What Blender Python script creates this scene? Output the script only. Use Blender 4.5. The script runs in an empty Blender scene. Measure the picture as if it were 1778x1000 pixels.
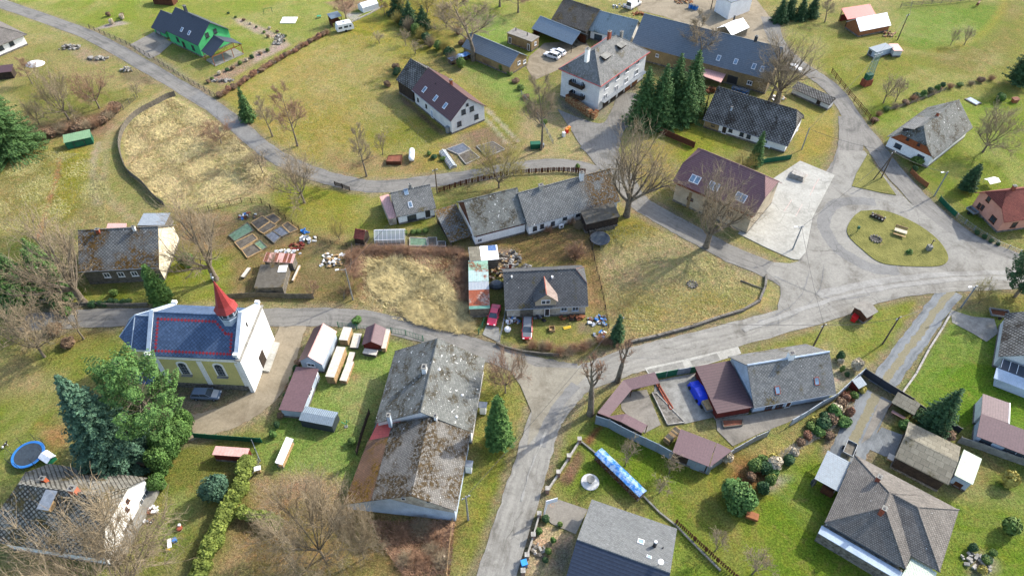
import bpy, math, random, json
import numpy as np
from mathutils import Vector, Matrix
random.seed(7); rng=np.random.default_rng(7)
R_=math.radians
SC=bpy.context.scene; COL=SC.collection
# ------------------------------------------------------------------ camera, sky, sun, exposure
CAM_F=1200.; PITCH=R_(47); CAM_H=90.
cam=bpy.data.cameras.new("camera"); camo=bpy.data.objects.new("camera",cam); COL.objects.link(camo)
cam.sensor_width=36; cam.lens=36*CAM_F/1778; cam.clip_end=4000; cam.clip_start=1
camo.location=(0,0,CAM_H); camo.rotation_euler=(math.pi/2-PITCH,0,0); SC.camera=camo
SUN_AZ=R_(33); SUN_EL=R_(36)
w=bpy.data.worlds.new("World"); SC.world=w; w.use_nodes=True
sky=w.node_tree.nodes.new('ShaderNodeTexSky'); sky.sky_type='NISHITA'; sky.sun_disc=False
sky.sun_elevation=SUN_EL; sky.sun_rotation=math.pi/2-SUN_AZ; sky.air_density=1.0; sky.dust_density=2.2
bg=w.node_tree.nodes['Background']; bg.inputs[1].default_value=0.15
w.node_tree.links.new(sky.outputs[0],bg.inputs[0])
sun=bpy.data.lights.new("sun",'SUN'); sun.energy=2.25; sun.angle=R_(0.8); sun.color=(1.0,.95,.86)
suno=bpy.data.objects.new("sun",sun); COL.objects.link(suno)
sd=Vector((math.cos(SUN_AZ)*math.cos(SUN_EL),math.sin(SUN_AZ)*math.cos(SUN_EL),math.sin(SUN_EL)))
suno.rotation_euler=(-sd).to_track_quat('-Z','Y').to_euler(); suno.location=sd*200
SC.view_settings.view_transform='Standard'; SC.view_settings.look='None'; SC.view_settings.gamma=1
SC.view_settings.exposure=1.4
SC.render.resolution_x=1024; SC.render.resolution_y=575
# ------------------------------------------------------------------ survey helpers: photograph position -> place on a real surface
FW=np.array([0,math.cos(PITCH),-math.sin(PITCH)]);UP=np.array([0,math.sin(PITCH),math.cos(PITCH)])
CP=np.array([0,0,CAM_H])
def ray(px,py): return FW*CAM_F+np.array([1.,0,0])*(px-889)-UP*(py-500)
def G(px,py,z=0.):
    d=ray(px,py); return CP+d*((z-CAM_H)/d[2])
def proj(p):
    v=np.asarray(p,float)-CP; z=v@FW; return np.array([889+CAM_F*v[0]/z,500-CAM_F*(v@UP)/z])
Z={1:(0,0),2:(440,0),3:(880,0),4:(1328,0),5:(0,250),6:(440,250),7:(880,250),8:(1328,250),9:(0,500),10:(440,500),11:(880,500),12:(1328,500),13:(0,740),14:(440,740),15:(880,740),16:(1328,740)}
Z={k:(v[0],v[1],1731/450) for k,v in Z.items()}
Z.update({0:(0,0,1.),21:(640,270,1778/480),22:(800,400,1364/300),23:(1040,580,1778/480),24:(180,460,1333/320),27:(880,270,6.6667),31:(0,760,1250/300),32:(1660,500,393/118),33:(1200,130,6.25),34:(1150,250,5.),35:(980,0,4.445),36:(360,340,5.),38:(600,560,833/300)})
def PX(r,x,y): o=Z[r]; return (o[0]+x/o[2],o[1]+y/o[2])
def GZ(r,x,y,z=0.): return G(*PX(r,x,y),z)
def GL(r,s,z=0.):
    t=[float(a) for a in s.replace(',',' ').split()]; return [tuple(GZ(r,t[i],t[i+1],z)[:2]) for i in range(0,len(t),2)]
def hgt(base,top):
    g=G(*base); best=(1e9,1)
    for h in np.linspace(.4,26,256):
        e=abs(proj(g+[0,0,h])[1]-top)
        if e<best[0]: best=(e,h)
    return best[1]
# ------------------------------------------------------------------ objects
def tag(o,label=None,cat=None,group=None,kind=None):
    if label: o['label']=label
    if cat: o['category']=cat
    if group: o['group']=group
    if kind: o['kind']=kind
    return o
def empty(name,label,cat,loc=(0,0,0),rz=0,group=None):
    o=bpy.data.objects.new(name,None); COL.objects.link(o); o.location=loc; o.rotation_euler=(0,0,rz); o.empty_display_size=.3
    return tag(o,label,cat,group)
def addobj(name,me,parent=None):
    o=bpy.data.objects.new(name,me); COL.objects.link(o)
    if parent: o.parent=parent
    return o
KIDS={}
def kids(o): return [c for c in o.children]
def dup(root,loc,rz=0,label=None,scale=None,group=None):
    r=root.copy(); COL.objects.link(r); r.location=loc; r.rotation_euler=(0,0,rz)
    if scale is not None: r.scale=scale if hasattr(scale,'__len__') else (scale,)*3
    if label: r['label']=label
    if group: r['group']=group
    for c in list(root.children):
        d=c.copy(); COL.objects.link(d); d.parent=r
        for g in list(c.children):
            e=g.copy(); COL.objects.link(e); e.parent=d
    return r
class MB:
    def __init__(s): s.v=[];s.f=[];s.m=[];s.sm=[]
    def face(s,pts,m=0,smooth=False):
        b=len(s.v); s.v+= [tuple(map(float,p)) for p in pts]; s.f.append(list(range(b,b+len(pts)))); s.m.append(m); s.sm.append(smooth); return s
    def box(s,c,d,rz=0,m=0,tilt=0):
        x,y,z=[a/2 for a in d]; ca,sa=math.cos(rz),math.sin(rz); ct,st=math.cos(tilt),math.sin(tilt)
        P=[]
        for sx,sy,sz in ((-1,-1,-1),(1,-1,-1),(1,1,-1),(-1,1,-1),(-1,-1,1),(1,-1,1),(1,1,1),(-1,1,1)):
            a,b_,h=sx*x,sy*y,sz*z
            a,h=a*ct-h*st,a*st+h*ct
            P.append((c[0]+a*ca-b_*sa,c[1]+a*sa+b_*ca,c[2]+h))
        for q in ((0,3,2,1),(4,5,6,7),(0,1,5,4),(1,2,6,5),(2,3,7,6),(3,0,4,7)): s.face([P[i] for i in q],m)
        return s
    def prism(s,pts,z0,z1,m=0,mt=None):
        n=len(pts); a=sum(pts[i][0]*pts[(i+1)%n][1]-pts[(i+1)%n][0]*pts[i][1] for i in range(n))
        if a<0: pts=pts[::-1]
        s.face([(p[0],p[1],z1) for p in pts],m if mt is None else mt); s.face([(p[0],p[1],z0) for p in pts[::-1]],m)
        for i in range(n):
            p,q=pts[i],pts[(i+1)%n]; s.face([(p[0],p[1],z0),(q[0],q[1],z0),(q[0],q[1],z1),(p[0],p[1],z1)],m)
        return s
    def tube(s,p0,p1,r0,r1=None,n=6,m=0,cap=True,smooth=True):
        r1=r0 if r1 is None else r1; p0=Vector(p0);p1=Vector(p1);d=(p1-p0)
        if d.length<1e-6: return s
        d.normalize(); a=d.orthogonal().normalized(); b=d.cross(a)
        A=[];B=[]
        for i in range(n):
            t=2*math.pi*i/n; o=a*math.cos(t)+b*math.sin(t); A.append(p0+o*r0);B.append(p1+o*r1)
        for i in range(n):
            j=(i+1)%n; s.face([A[i],A[j],B[j],B[i]],m,smooth)
        if cap: s.face(A[::-1],m); s.face(B,m)
        return s
    def lathe(s,prof,n=12,m=0,c=(0,0),smooth=True,cap=True):
        for k in range(len(prof)-1):
            (r0,z0),(r1,z1)=prof[k],prof[k+1]
            for i in range(n):
                t0,t1=2*math.pi*i/n,2*math.pi*(i+1)/n
                q=[(c[0]+r0*math.cos(t0),c[1]+r0*math.sin(t0),z0),(c[0]+r0*math.cos(t1),c[1]+r0*math.sin(t1),z0),(c[0]+r1*math.cos(t1),c[1]+r1*math.sin(t1),z1),(c[0]+r1*math.cos(t0),c[1]+r1*math.sin(t0),z1)]
                if r1<1e-6: q=q[:3]
                elif r0<1e-6: q=[q[0],q[2],q[3]]
                s.face(q,m,smooth)
        if cap and prof[-1][0]>1e-6:
            s.face([(c[0]+prof[-1][0]*math.cos(2*math.pi*i/n),c[1]+prof[-1][0]*math.sin(2*math.pi*i/n),prof[-1][1]) for i in range(n)],m)
        return s
    def slab(s,polys,t,m=0,me=None):
        me=m if me is None else me; key=lambda p:(round(p[0],3),round(p[1],3),round(p[2],3)); E={}
        for P in polys:
            s.face(P,m); s.face([(p[0],p[1],p[2]-t) for p in P[::-1]],me)
            for i in range(len(P)):
                a,b=key(P[i]),key(P[(i+1)%len(P)])
                if (b,a) in E: E.pop((b,a))
                else: E[(a,b)]=(P[i],P[(i+1)%len(P)])
        for a,b in E.values(): s.face([(a[0],a[1],a[2]-t),(b[0],b[1],b[2]-t),b,a],me)
        return s
    def build(s,name,mats,parent=None,uv=True,loc=None):
        me=bpy.data.meshes.new(name); me.from_pydata(s.v,[],s.f)
        if not isinstance(mats,(list,tuple)): mats=[mats]
        for m in mats: me.materials.append(m)
        me.polygons.foreach_set('material_index',s.m); me.polygons.foreach_set('use_smooth',s.sm)
        if uv:
            L=me.uv_layers.new(name='UVMap'); buf=[]
            for f in s.f:
                P=[s.v[i] for i in f]; n=np.zeros(3)
                for i in range(len(P)):
                    a,b=P[i],P[(i+1)%len(P)]
                    n+=((a[1]-b[1])*(a[2]+b[2]),(a[2]-b[2])*(a[0]+b[0]),(a[0]-b[0])*(a[1]+b[1]))
                l=math.sqrt(n@n) or 1; n=n/l
                if abs(n[2])>.999: u=(1,0,0);v=(0,1,0)
                else:
                    k=math.hypot(n[0],n[1]); u=(-n[1]/k,n[0]/k,0); v=(n[1]*u[2]-n[2]*u[1],n[2]*u[0]-n[0]*u[2],n[0]*u[1]-n[1]*u[0])
                for p in P: buf+= [p[0]*u[0]+p[1]*u[1]+p[2]*u[2],p[0]*v[0]+p[1]*v[1]+p[2]*v[2]]
            L.data.foreach_set('uv',buf)
        o=addobj(name,me,parent)
        if loc is not None: o.location=loc
        return o
def npmesh(name,V,F,mats,mi=None,smooth=False):
    me=bpy.data.meshes.new(name); V=np.asarray(V,np.float32); F=np.asarray(F,np.int32); k=F.shape[1]
    me.vertices.add(len(V)); me.vertices.foreach_set('co',V.ravel()); me.loops.add(F.size); me.loops.foreach_set('vertex_index',F.ravel())
    me.polygons.add(len(F)); me.polygons.foreach_set('loop_start',np.arange(0,F.size,k,dtype=np.int32)); me.polygons.foreach_set('loop_total',np.full(len(F),k,np.int32))
    for m in (mats if isinstance(mats,(list,tuple)) else [mats]): me.materials.append(m)
    if mi is not None: me.polygons.foreach_set('material_index',mi)
    if smooth: me.polygons.foreach_set('use_smooth',np.ones(len(F),bool))
    me.update(calc_edges=True); me.validate(); return me
# ------------------------------------------------------------------ materials
def lin(c): c=c/255.; return c/12.92 if c<=.04045 else ((c+.055)/1.055)**2.4
def C(r,g,b,k=.72): return (lin(r)*k,lin(g)*k,lin(b)*k,1)
class MT:
    def __init__(s,name,rough=.9,spec=.3,metal=0):
        s.m=bpy.data.materials.new(name); s.m.use_nodes=True; s.t=s.m.node_tree; s.b=s.t.nodes['Principled BSDF']
        s.b.inputs['Roughness'].default_value=rough; s.b.inputs['Metallic'].default_value=metal
        s.b.inputs['Specular IOR Level'].default_value=spec; s.tc=s.t.nodes.new('ShaderNodeTexCoord'); s.geo=None
    def n(s,t,**k):
        n=s.t.nodes.new('ShaderNode'+t)
        for a,v in k.items(): setattr(n,a,v)
        return n
    def set(s,sock,v):
        if hasattr(v,'is_output'): s.t.links.new(v,sock)
        else: sock.default_value=v
    def co(s,kind='Object',scale=None,rot=0):
        if kind=='World':
            s.geo=s.geo or s.n('NewGeometry'); o=s.geo.outputs['Position']
        else: o=s.tc.outputs[kind]
        if scale is not None or rot:
            mp=s.n('Mapping'); s.t.links.new(o,mp.inputs[0]); mp.inputs['Scale'].default_value=scale or (1,1,1); mp.inputs['Rotation'].default_value=(0,0,rot); o=mp.outputs[0]
        return o
    def noise(s,scale,detail=4,rough=.6,co=None,dist=0):
        n=s.n('TexNoise'); s.set(n.inputs['Vector'],co or s.co()); n.inputs['Scale'].default_value=scale; n.inputs['Detail'].default_value=detail; n.inputs['Roughness'].default_value=rough; n.inputs['Distortion'].default_value=dist; return n.outputs['Fac']
    def ramp(s,fac,stops,interp='LINEAR'):
        n=s.n('ValToRGB'); s.set(n.inputs[0],fac); r=n.color_ramp; r.interpolation=interp
        while len(r.elements)<len(stops): r.elements.new(.5)
        for e,(p,c) in zip(r.elements,stops): e.position=p; e.color=c if hasattr(c,'__len__') else (c,c,c,1)
        return n.outputs[0]
    def mix(s,f,a,b,mode='MIX'):
        n=s.n('Mix',data_type='RGBA',blend_type=mode); s.set(n.inputs[0],f); s.set(n.inputs[6],a); s.set(n.inputs[7],b); return n.outputs[2]
    def math(s,op,a,b=0.,c=0.):
        n=s.n('Math',operation=op); s.set(n.inputs[0],a); s.set(n.inputs[1],b)
        if op in('MULTIPLY_ADD','SMOOTH_MIN'): s.set(n.inputs[2],c)
        return n.outputs[0]
    def bump(s,h,st=.5,d=.05):
        n=s.n('Bump'); s.set(n.inputs['Height'],h); n.inputs['Strength'].default_value=st; n.inputs['Distance'].default_value=d; s.t.links.new(n.outputs[0],s.b.inputs['Normal'])
    def col(s,c): s.set(s.b.inputs['Base Color'],c); return s.m
def dk(c,k): return (c[0]*k,c[1]*k,c[2]*k,1)
def mottle(name,c1,c2=None,scale=1.2,rough=.9,bump=.3,fine=12,spec=.3,metal=0,co='Object',bd=.03,c3=None):
    t=MT(name,rough,spec,metal); c2=c2 or dk(c1,.75); k=t.co(co)
    a=t.ramp(t.noise(scale,5,.65,k),[(.35,c1),(.65,c2)]+([(.75,c3)] if c3 else []))
    f=t.noise(fine,3,.6,k); a=t.mix(1,a,t.ramp(f,[(.3,.78),(.7,1.18)]),'MULTIPLY')
    if bump: t.bump(f,bump,bd)
    return t.col(a)
def roof(name,c1,c2,pat='diamond',size=.42,gap=.05,gapc=None,moss=0.,mossc=None,mscale=.35,spots=0.,spotc=None,rough=.85,spec=.3,metal=0,grime=.35,bump=.5,zone=None):
    t=MT(name,rough,spec,metal); uv=t.co('UV'); ob=t.co(); c1=dk(c1,1.08); c2=dk(c2,1.08)
    gapc=gapc or dk(c1,.35); mossc=mossc or C(95,85,45)
    big=t.noise(.45,4,.6,ob)
    if pat in('diamond','tile'):
        m=t.co('UV',(1,1,1),R_(45) if pat=='diamond' else 0)
        b=t.n('TexBrick'); t.set(b.inputs['Vector'],m); b.offset=0 if pat=='diamond' else .5; b.squash=1
        b.inputs['Scale'].default_value=1; b.inputs['Brick Width'].default_value=size; b.inputs['Row Height'].default_value=size*(1 if pat=='diamond' else .8)
        gs=t.ramp(big,[(.35,(gap*.45,)*3+(1,)),(.65,(gap*1.4,)*3+(1,))]); t.set(b.inputs['Mortar Size'],gs)
        b.inputs['Mortar Smooth'].default_value=.1; b.inputs['Bias'].default_value=-.1
        b.inputs['Color1'].default_value=c1; b.inputs['Color2'].default_value=c2; b.inputs['Mortar'].default_value=gapc
        a=b.outputs['Color']; h=t.math('SUBTRACT',1,b.outputs['Fac'])
    elif pat in('rows','corr','ribs'):
        sx=t.n('SeparateXYZ'); t.set(sx.inputs[0],uv); ax=sx.outputs[1 if pat=='rows' else 0]
        fr=t.math('FRACT',t.math('DIVIDE',ax,size))
        if pat=='rows': h=fr; a=t.ramp(fr,[(0,gapc),(.18,c1),(1,c2)])
        elif pat=='corr':
            h=t.math('SINE',t.math('MULTIPLY',fr,6.2832)); a=t.ramp(fr,[(0,c1),(.5,dk(c2,.72)),(1,c1)])
        else: h=t.ramp(fr,[(0,1.),(.08,0.)]); a=t.ramp(fr,[(0,dk(c2,.6)),(.1,c1),(1,c1)])
    else:
        h=t.noise(6,3,.6,ob); a=t.ramp(t.noise(1.1,5,.6,ob),[(.3,c1),(.7,c2)])
    a=t.mix(t.math('MULTIPLY',t.ramp(t.noise(.7,6,.7,ob),[(.35,0.),(.7,1.)]),grime),a,dk(c1,.6))
    a=t.mix(1,a,t.ramp(t.noise(3,5,.7,ob),[(.3,.8),(.7,1.2)]),'MULTIPLY')
    if moss>0:
        k=.62-.18*moss
        mm=t.math('MULTIPLY',t.ramp(t.noise(mscale,3,.5,ob),[(k,0.),(k+.1,1.)]),t.ramp(t.noise(2.4,6,.75,ob),[(.45,0.),(.51,1.)]))
        if zone:
            ax_,z0_,z1_=zone; sp_=t.n('SeparateXYZ'); t.set(sp_.inputs[0],ob); mr=t.n('MapRange'); t.set(mr.inputs[0],sp_.outputs[ax_]); mr.inputs[1].default_value=z0_; mr.inputs[2].default_value=z1_; mm=t.math('MULTIPLY',mm,mr.outputs[0])
        a=t.mix(mm,a,t.ramp(t.noise(2,3,.6,ob),[(.35,dk(mossc,.35)),(.6,mossc),(.75,dk(mossc,1.3))])); h=t.math('MULTIPLY_ADD',mm,.8,h)
    if spots>0:
        sp=t.ramp(t.noise(2.3,2,.5,ob,.0),[(.76-spots*.1,0.),(.78-spots*.1,1.)]); a=t.mix(sp,a,spotc or C(215,215,210))
    t.bump(h,bump,.03); return t.col(a)
def plainm(name,c,rough=.6,spec=.4,metal=0): return mottle(name,c,dk(c,.88),3,rough,0,20,spec,metal)
def glass(name,c=(.03,.04,.05,1)):
    t=MT(name,.08,.6); a=t.ramp(t.noise(.9,2,.5),[(.3,c),(.7,dk(c,2.2))]); return t.col(a)
M={}
M['glass']=glass('window_glass'); M['skyglass']=glass('skylight_glass',(.10,.15,.20,1))
M['white']=mottle('white_plaster',(.82,.82,.80,1),(.72,.72,.70,1),.6,.9,.15,8)
M['whitegrey']=mottle('pale_plaster',(.62,.63,.62,1),(.50,.51,.51,1),.6,.9,.2,8)
M['cream']=mottle('beige_plaster',C(205,190,165),C(180,165,140),.7)
M['ochre']=mottle('ochre_plaster',C(175,150,105),C(140,120,90),.6,.95,.4,6)
M['oldwall']=mottle('weathered_plaster',C(215,208,192),C(155,147,134),.8,.95,.4,5,c3=C(165,125,100))
M['greenwall']=mottle('mint_green_plaster',C(88,200,128),C(78,184,116),.5)
M['pinkwall']=mottle('salmon_plaster',C(240,175,150),C(228,160,136),.5)
M['yellowwall']=mottle('pale_yellow_plaster',C(235,225,150),C(222,212,138),.5)
M['bluewhite']=mottle('pale_blue_paint',C(200,215,230),C(175,190,205),.7)
M['concrete']=mottle('concrete',C(165,163,155),C(130,128,120),.8,.95,.3,9)
M['stone']=mottle('rubble_stone',C(150,145,135),C(85,80,72),2.2,.95,.8,5,bd=.08)
M['lightstone']=mottle('pale_stone',C(205,200,190),C(150,145,135),2.5,.95,.6,5,bd=.06)
M['brick']=mottle('red_brick',C(175,95,70),C(140,75,55),3,.9,.4,14)
M['brownwood']=mottle('brown_wood',C(110,65,42),C(80,48,32),2,.85,.4,16)
M['darkwood']=mottle('dark_weathered_wood',C(75,62,52),C(48,40,34),2,.9,.5,16)
M['greywood']=mottle('grey_weathered_wood',C(135,128,115),C(95,90,80),2,.95,.5,16)
M['palewood']=mottle('fresh_cut_wood',C(215,185,135),C(165,130,90),3,.9,.4,12)
M['orangewood']=mottle('orange_stained_timber',C(172,112,72),C(145,90,56),2,.8,.3,12)
M['redwood']=mottle('red_brown_boarding',C(125,45,35),C(95,35,28),2,.8,.4,14)
M['darkmetal']=plainm('dark_painted_metal',(.03,.03,.035,1),.5)
M['greymetal']=mottle('galvanised_metal',C(165,172,178),C(135,142,150),1.5,.5,.1,9,.5,.3)
M['greenmetal']=mottle('green_painted_metal',C(30,110,80),C(25,90,65),1.5,.6)
M['anthracite']=plainm('anthracite_metal',(.035,.045,.06,1),.5)
M['whitemetal']=plainm('white_painted_metal',(.78,.79,.8,1),.4)
M['whiteplastic']=plainm('white_plastic',(.8,.8,.78,1),.45)
M['bluetarp']=mottle('blue_tarpaulin',(.02,.20,.60,1),(.02,.20,.55,1),1.6,.5,.9,9,.3,bd=.25)
M['bluetarp'].node_tree.nodes['Color Ramp'].color_ramp.elements[0].position=.42; M['bluetarp'].node_tree.nodes['Color Ramp'].color_ramp.elements[1].position=.56; M['bluetarp'].node_tree.nodes['Color Ramp'].color_ramp.elements[1].color=(.34,.50,.72,1)
M['bluecloth']=mottle('bright_blue_cover',(.01,.06,.68,1),(.01,.04,.5,1),1.5,.35,.6,3,.5,bd=.15)
M['rubber']=plainm('black_rubber',(.015,.015,.015,1),.8)
M['redpaint']=plainm('red_paint',(.62,.02,.02,1),.35)
M['yellowpaint']=plainm('yellow_paint',(.75,.5,.04,1),.4)
M['orangepaint']=plainm('orange_paint',(.7,.22,.04,1),.5)
M['bluepaint']=plainm('blue_paint',(.03,.18,.5,1),.45)
M['greenpaint']=plainm('green_paint',(.03,.3,.15,1),.5)
M['greytarp']=mottle('grey_tarpaulin',C(120,128,135),C(90,97,105),2,.5,.7,4,bd=.15)
M['rust']=mottle('rusty_sheet',C(150,92,68),C(118,72,54),1.2,.8,.2,8,c3=C(185,150,130))
M['soil']=mottle('garden_soil',C(115,95,70),C(85,68,48),1.2,1,.8,5,bd=.1)
M['trunk']=mottle('bark',C(150,138,120),C(105,94,80),2,.95,.8,9,bd=.06)
M['twig']=mottle('twigs',C(188,170,140),C(150,134,108),.6,.95,0,9)
M['twigred']=mottle('reddish_twigs',C(190,155,128),C(155,122,98),.6,.95,0,9)
M['twigyel']=mottle('yellow_green_twigs',C(185,172,100),C(155,142,80),.6,.95,0,9)
M['polewood']=mottle('pole_wood',C(120,105,88),C(90,78,64),2,.95,.4,12)
def leafmat(name,c1,c2):
    t=MT(name,.75,.25); g=t.n('NewGeometry'); r=g.outputs['Random Per Island']
    a=t.mix(r,c1,c2); a=t.mix(1,a,t.ramp(t.noise(.9,3,.6),[(.3,.65),(.7,1.35)]),'MULTIPLY'); t.b.inputs['Subsurface Weight'].default_value=0
    return t.col(a)
M['spruce']=leafmat('spruce_needles',(.045,.10,.03,1),(.09,.17,.045,1))
M['darkspruce']=leafmat('dark_needles',(.03,.07,.03,1),(.06,.12,.04,1))
M['bluespruce']=leafmat('blue_needles',(.045,.105,.06,1),(.10,.18,.11,1))
M['lightconifer']=leafmat('light_green_needles',(.05,.12,.03,1),(.12,.22,.055,1))
M['thuja']=leafmat('thuja_leaves',(.06,.13,.03,1),(.11,.20,.045,1))
M['yellowthuja']=leafmat('yellow_green_thuja_leaves',(.12,.165,.03,1),(.22,.26,.05,1))
M['bushgreen']=leafmat('green_leaves',(.08,.14,.035,1),(.16,.23,.05,1))
M['bushbrown']=leafmat('brown_leaves',(.16,.10,.06,1),(.26,.17,.10,1))
M['bushred']=leafmat('red_brown_leaves',(.22,.10,.06,1),(.32,.17,.10,1))
M['bushyellow']=leafmat('yellow_leaves',(.30,.25,.05,1),(.45,.38,.10,1))
M['pampas']=leafmat('pale_dry_grass',(.45,.37,.25,1),(.60,.52,.38,1))
M['straw']=leafmat('straw_blades',(.38,.31,.14,1),(.58,.48,.24,1))
M['bramble']=leafmat('bramble_canes',(.27,.16,.10,1),(.44,.27,.16,1))
M['meadow']=leafmat('meadow_blades',(.24,.24,.08,1),(.44,.39,.18,1))
# ------------------------------------------------------------------ ground
def build_ground():
    xs=np.arange(-165,165.1,.6); ys=np.arange(24,216,.6)
    def ext(a,lo,hi):
        l=[];x=a[0];s=1.
        while x>lo: s*=1.35; x-=s; l.append(x)
        h=[];x=a[-1];s=1.
        while x<hi: s*=1.35; x+=s; h.append(x)
        return np.array(l[::-1]+list(a)+h)
    xs=ext(xs,-2500,2500); ys=ext(ys,-2000,3000)
    X,Y=np.meshgrid(xs,ys); nx,ny=len(xs),len(ys)
    fine=(X>-166)&(X<166)&(Y>23)&(Y<217)
    col=np.zeros((ny,nx,3)); base=np.array(C(156,152,90)[:3]); col[:]=base
    def wpoly(P,f):
        P=np.array(P); x0,y0=P.min(0)-f-.1; x1,y1=P.max(0)+f+.1
        i0,i1=np.searchsorted(xs,[x0,x1]); j0,j1=np.searchsorted(ys,[y0,y1])
        if i1<=i0 or j1<=j0: return None
        x=X[j0:j1,i0:i1];y=Y[j0:j1,i0:i1]; d=np.full(x.shape,1e9); ins=np.zeros(x.shape,bool)
        for k in range(len(P)):
            a=P[k-1];b=P[k];e=b-a;l=max(e@e,1e-9); t=np.clip(((x-a[0])*e[0]+(y-a[1])*e[1])/l,0,1)
            d=np.minimum(d,np.hypot(x-a[0]-t*e[0],y-a[1]-t*e[1]))
            c=((a[1]>y)!=(b[1]>y)); xx=(b[0]-a[0])*(y-a[1])/((b[1]-a[1]) or 1e-9)+a[0]; ins^=(c&(x<xx))
        s=np.where(ins,d,-d); return (slice(j0,j1),slice(i0,i1)),np.clip(s/f*.5+.5,0,1)
    wob=lambda x,y:(np.sin(x*.9+np.sin(y*.7)*2)+np.sin(y*1.1+np.sin(x*.5)*2))*.5
    def poly(r,s,c,f=1.5,k=1.):
        q=wpoly(GL(r,s),f)
        if q is None: return
        sl,w=q; w=np.clip(w+.12*wob(X[sl],Y[sl])*(w>0)*(w<1),0,1)*k; w=(w*w*(3-2*w))[...,None]; col[sl]=col[sl]*(1-w)+np.array(c[:3])*w
    def stroke(P,wd,c,f=1.,k=1.):
        P=np.array(P); 
        for a,b in zip(P[:-1],P[1:]):
            x0,y0=np.minimum(a,b)-wd-f; x1,y1=np.maximum(a,b)+wd+f
            i0,i1=np.searchsorted(xs,[x0,x1]); j0,j1=np.searchsorted(ys,[y0,y1])
            if i1<=i0 or j1<=j0: continue
            x=X[j0:j1,i0:i1];y=Y[j0:j1,i0:i1];e=b-a;t=np.clip(((x-a[0])*e[0]+(y-a[1])*e[1])/max(e@e,1e-9),0,1)
            d=np.hypot(x-a[0]-t*e[0],y-a[1]-t*e[1])+.25*wob(x*1.7,y*1.7); w=(np.clip((wd-d)/f+.5,0,1)*k)[...,None]
            sl=(slice(j0,j1),slice(i0,i1)); col[sl]=col[sl]*(1-w)+np.array(c[:3])*w
    LG=C(146,167,84); G2=C(156,160,88); OL=C(168,159,100); DRY=C(204,183,132); STR=C(222,202,146); BR=C(156,132,98); SO=C(118,98,72); GR=C(170,165,152); DK=C(108,112,58)
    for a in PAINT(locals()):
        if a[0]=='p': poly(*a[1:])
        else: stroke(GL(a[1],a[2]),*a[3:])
    for pts,wd in ROADLINES: stroke(pts,wd/2+.7,C(158,146,112),1.8,.6)
    V=np.stack([X,Y,np.zeros_like(X)],-1).reshape(-1,3)
    # gentle unevenness
    V[:,2]=-.03+.025*np.sin(V[:,0]*.21+np.sin(V[:,1]*.13)*2)*np.cos(V[:,1]*.17)
    idx=np.arange(nx*ny).reshape(ny,nx); F=np.stack([idx[:-1,:-1],idx[:-1,1:],idx[1:,1:],idx[1:,:-1]],-1).reshape(-1,4)
    t=MT('grassland',1.,.1); at=t.n('Attribute',attribute_name='soilcol'); w_=t.co('World')
    a=t.mix(1,at.outputs['Color'],(1.0,.98,1.10,1),'MULTIPLY')
    n0=t.noise(.035,4,.6,w_,1.5); a=t.mix(t.ramp(n0,[(.46,0.),(.62,.55)]),a,t.mix(.55,a,C(196,186,138))); n7=t.noise(.16,6,.7,w_,1.8); a=t.mix(t.ramp(n7,[(.52,0.),(.60,.5)]),a,t.mix(1,a,(.72,.92,.62,1),'MULTIPLY')); a=t.mix(t.ramp(n7,[(.38,.55),(.46,0.)]),a,t.mix(1,a,(1.18,1.08,1.25,1),'MULTIPLY'))
    n1=t.noise(.09,5,.65,w_,.6); n2=t.noise(.55,6,.75,w_,.4); n3=t.noise(3.2,5,.8,w_); n4=t.noise(14,3,.7,w_)
    a=t.mix(t.ramp(n1,[(.42,0.),(.62,.55)]),a,t.mix(1,a,(.86,1.04,.70,1),'MULTIPLY'))
    a=t.mix(t.ramp(n2,[(.50,0.),(.68,.75)]),a,t.mix(1,a,(1.28,1.12,1.2,1),'MULTIPLY'))
    a=t.mix(t.ramp(n2,[(.32,.7),(.46,0.)]),a,t.mix(1,a,(.74,.80,.68,1),'MULTIPLY'))
    n5=t.noise(.30,5,.7,w_,1.2); a=t.mix(t.ramp(n5,[(.56,0.),(.68,.6)]),a,t.mix(.6,a,C(176,140,96)))
    a=t.mix(1,a,t.ramp(n3,[(.32,.42),(.5,1.),(.68,1.6)]),'MULTIPLY'); a=t.mix(1,a,t.ramp(n4,[(.34,.5),(.66,1.5)]),'MULTIPLY'); n6=t.noise(1.1,5,.8,w_,.5); a=t.mix(t.ramp(n6,[(.50,0.),(.62,.5)]),a,t.mix(1,a,(1.28,.98,.98,1),'MULTIPLY')); a=t.mix(t.ramp(n6,[(.36,.5),(.48,0.)]),a,t.mix(1,a,(.70,.86,.66,1),'MULTIPLY'))
    t.bump(t.math('MULTIPLY_ADD',n3,2.,n4),1.,.3)
    me=npmesh('ground',V,F,t.col(a),smooth=True)
    ca=me.color_attributes.new('soilcol','FLOAT_COLOR','POINT'); ca.data.foreach_set('color',np.concatenate([col.reshape(-1,3),np.ones((nx*ny,1))],1).astype(np.float32).ravel())
    tag(addobj('ground',me),'grassy village ground with lawns and dry meadows','ground',kind='structure')
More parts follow.
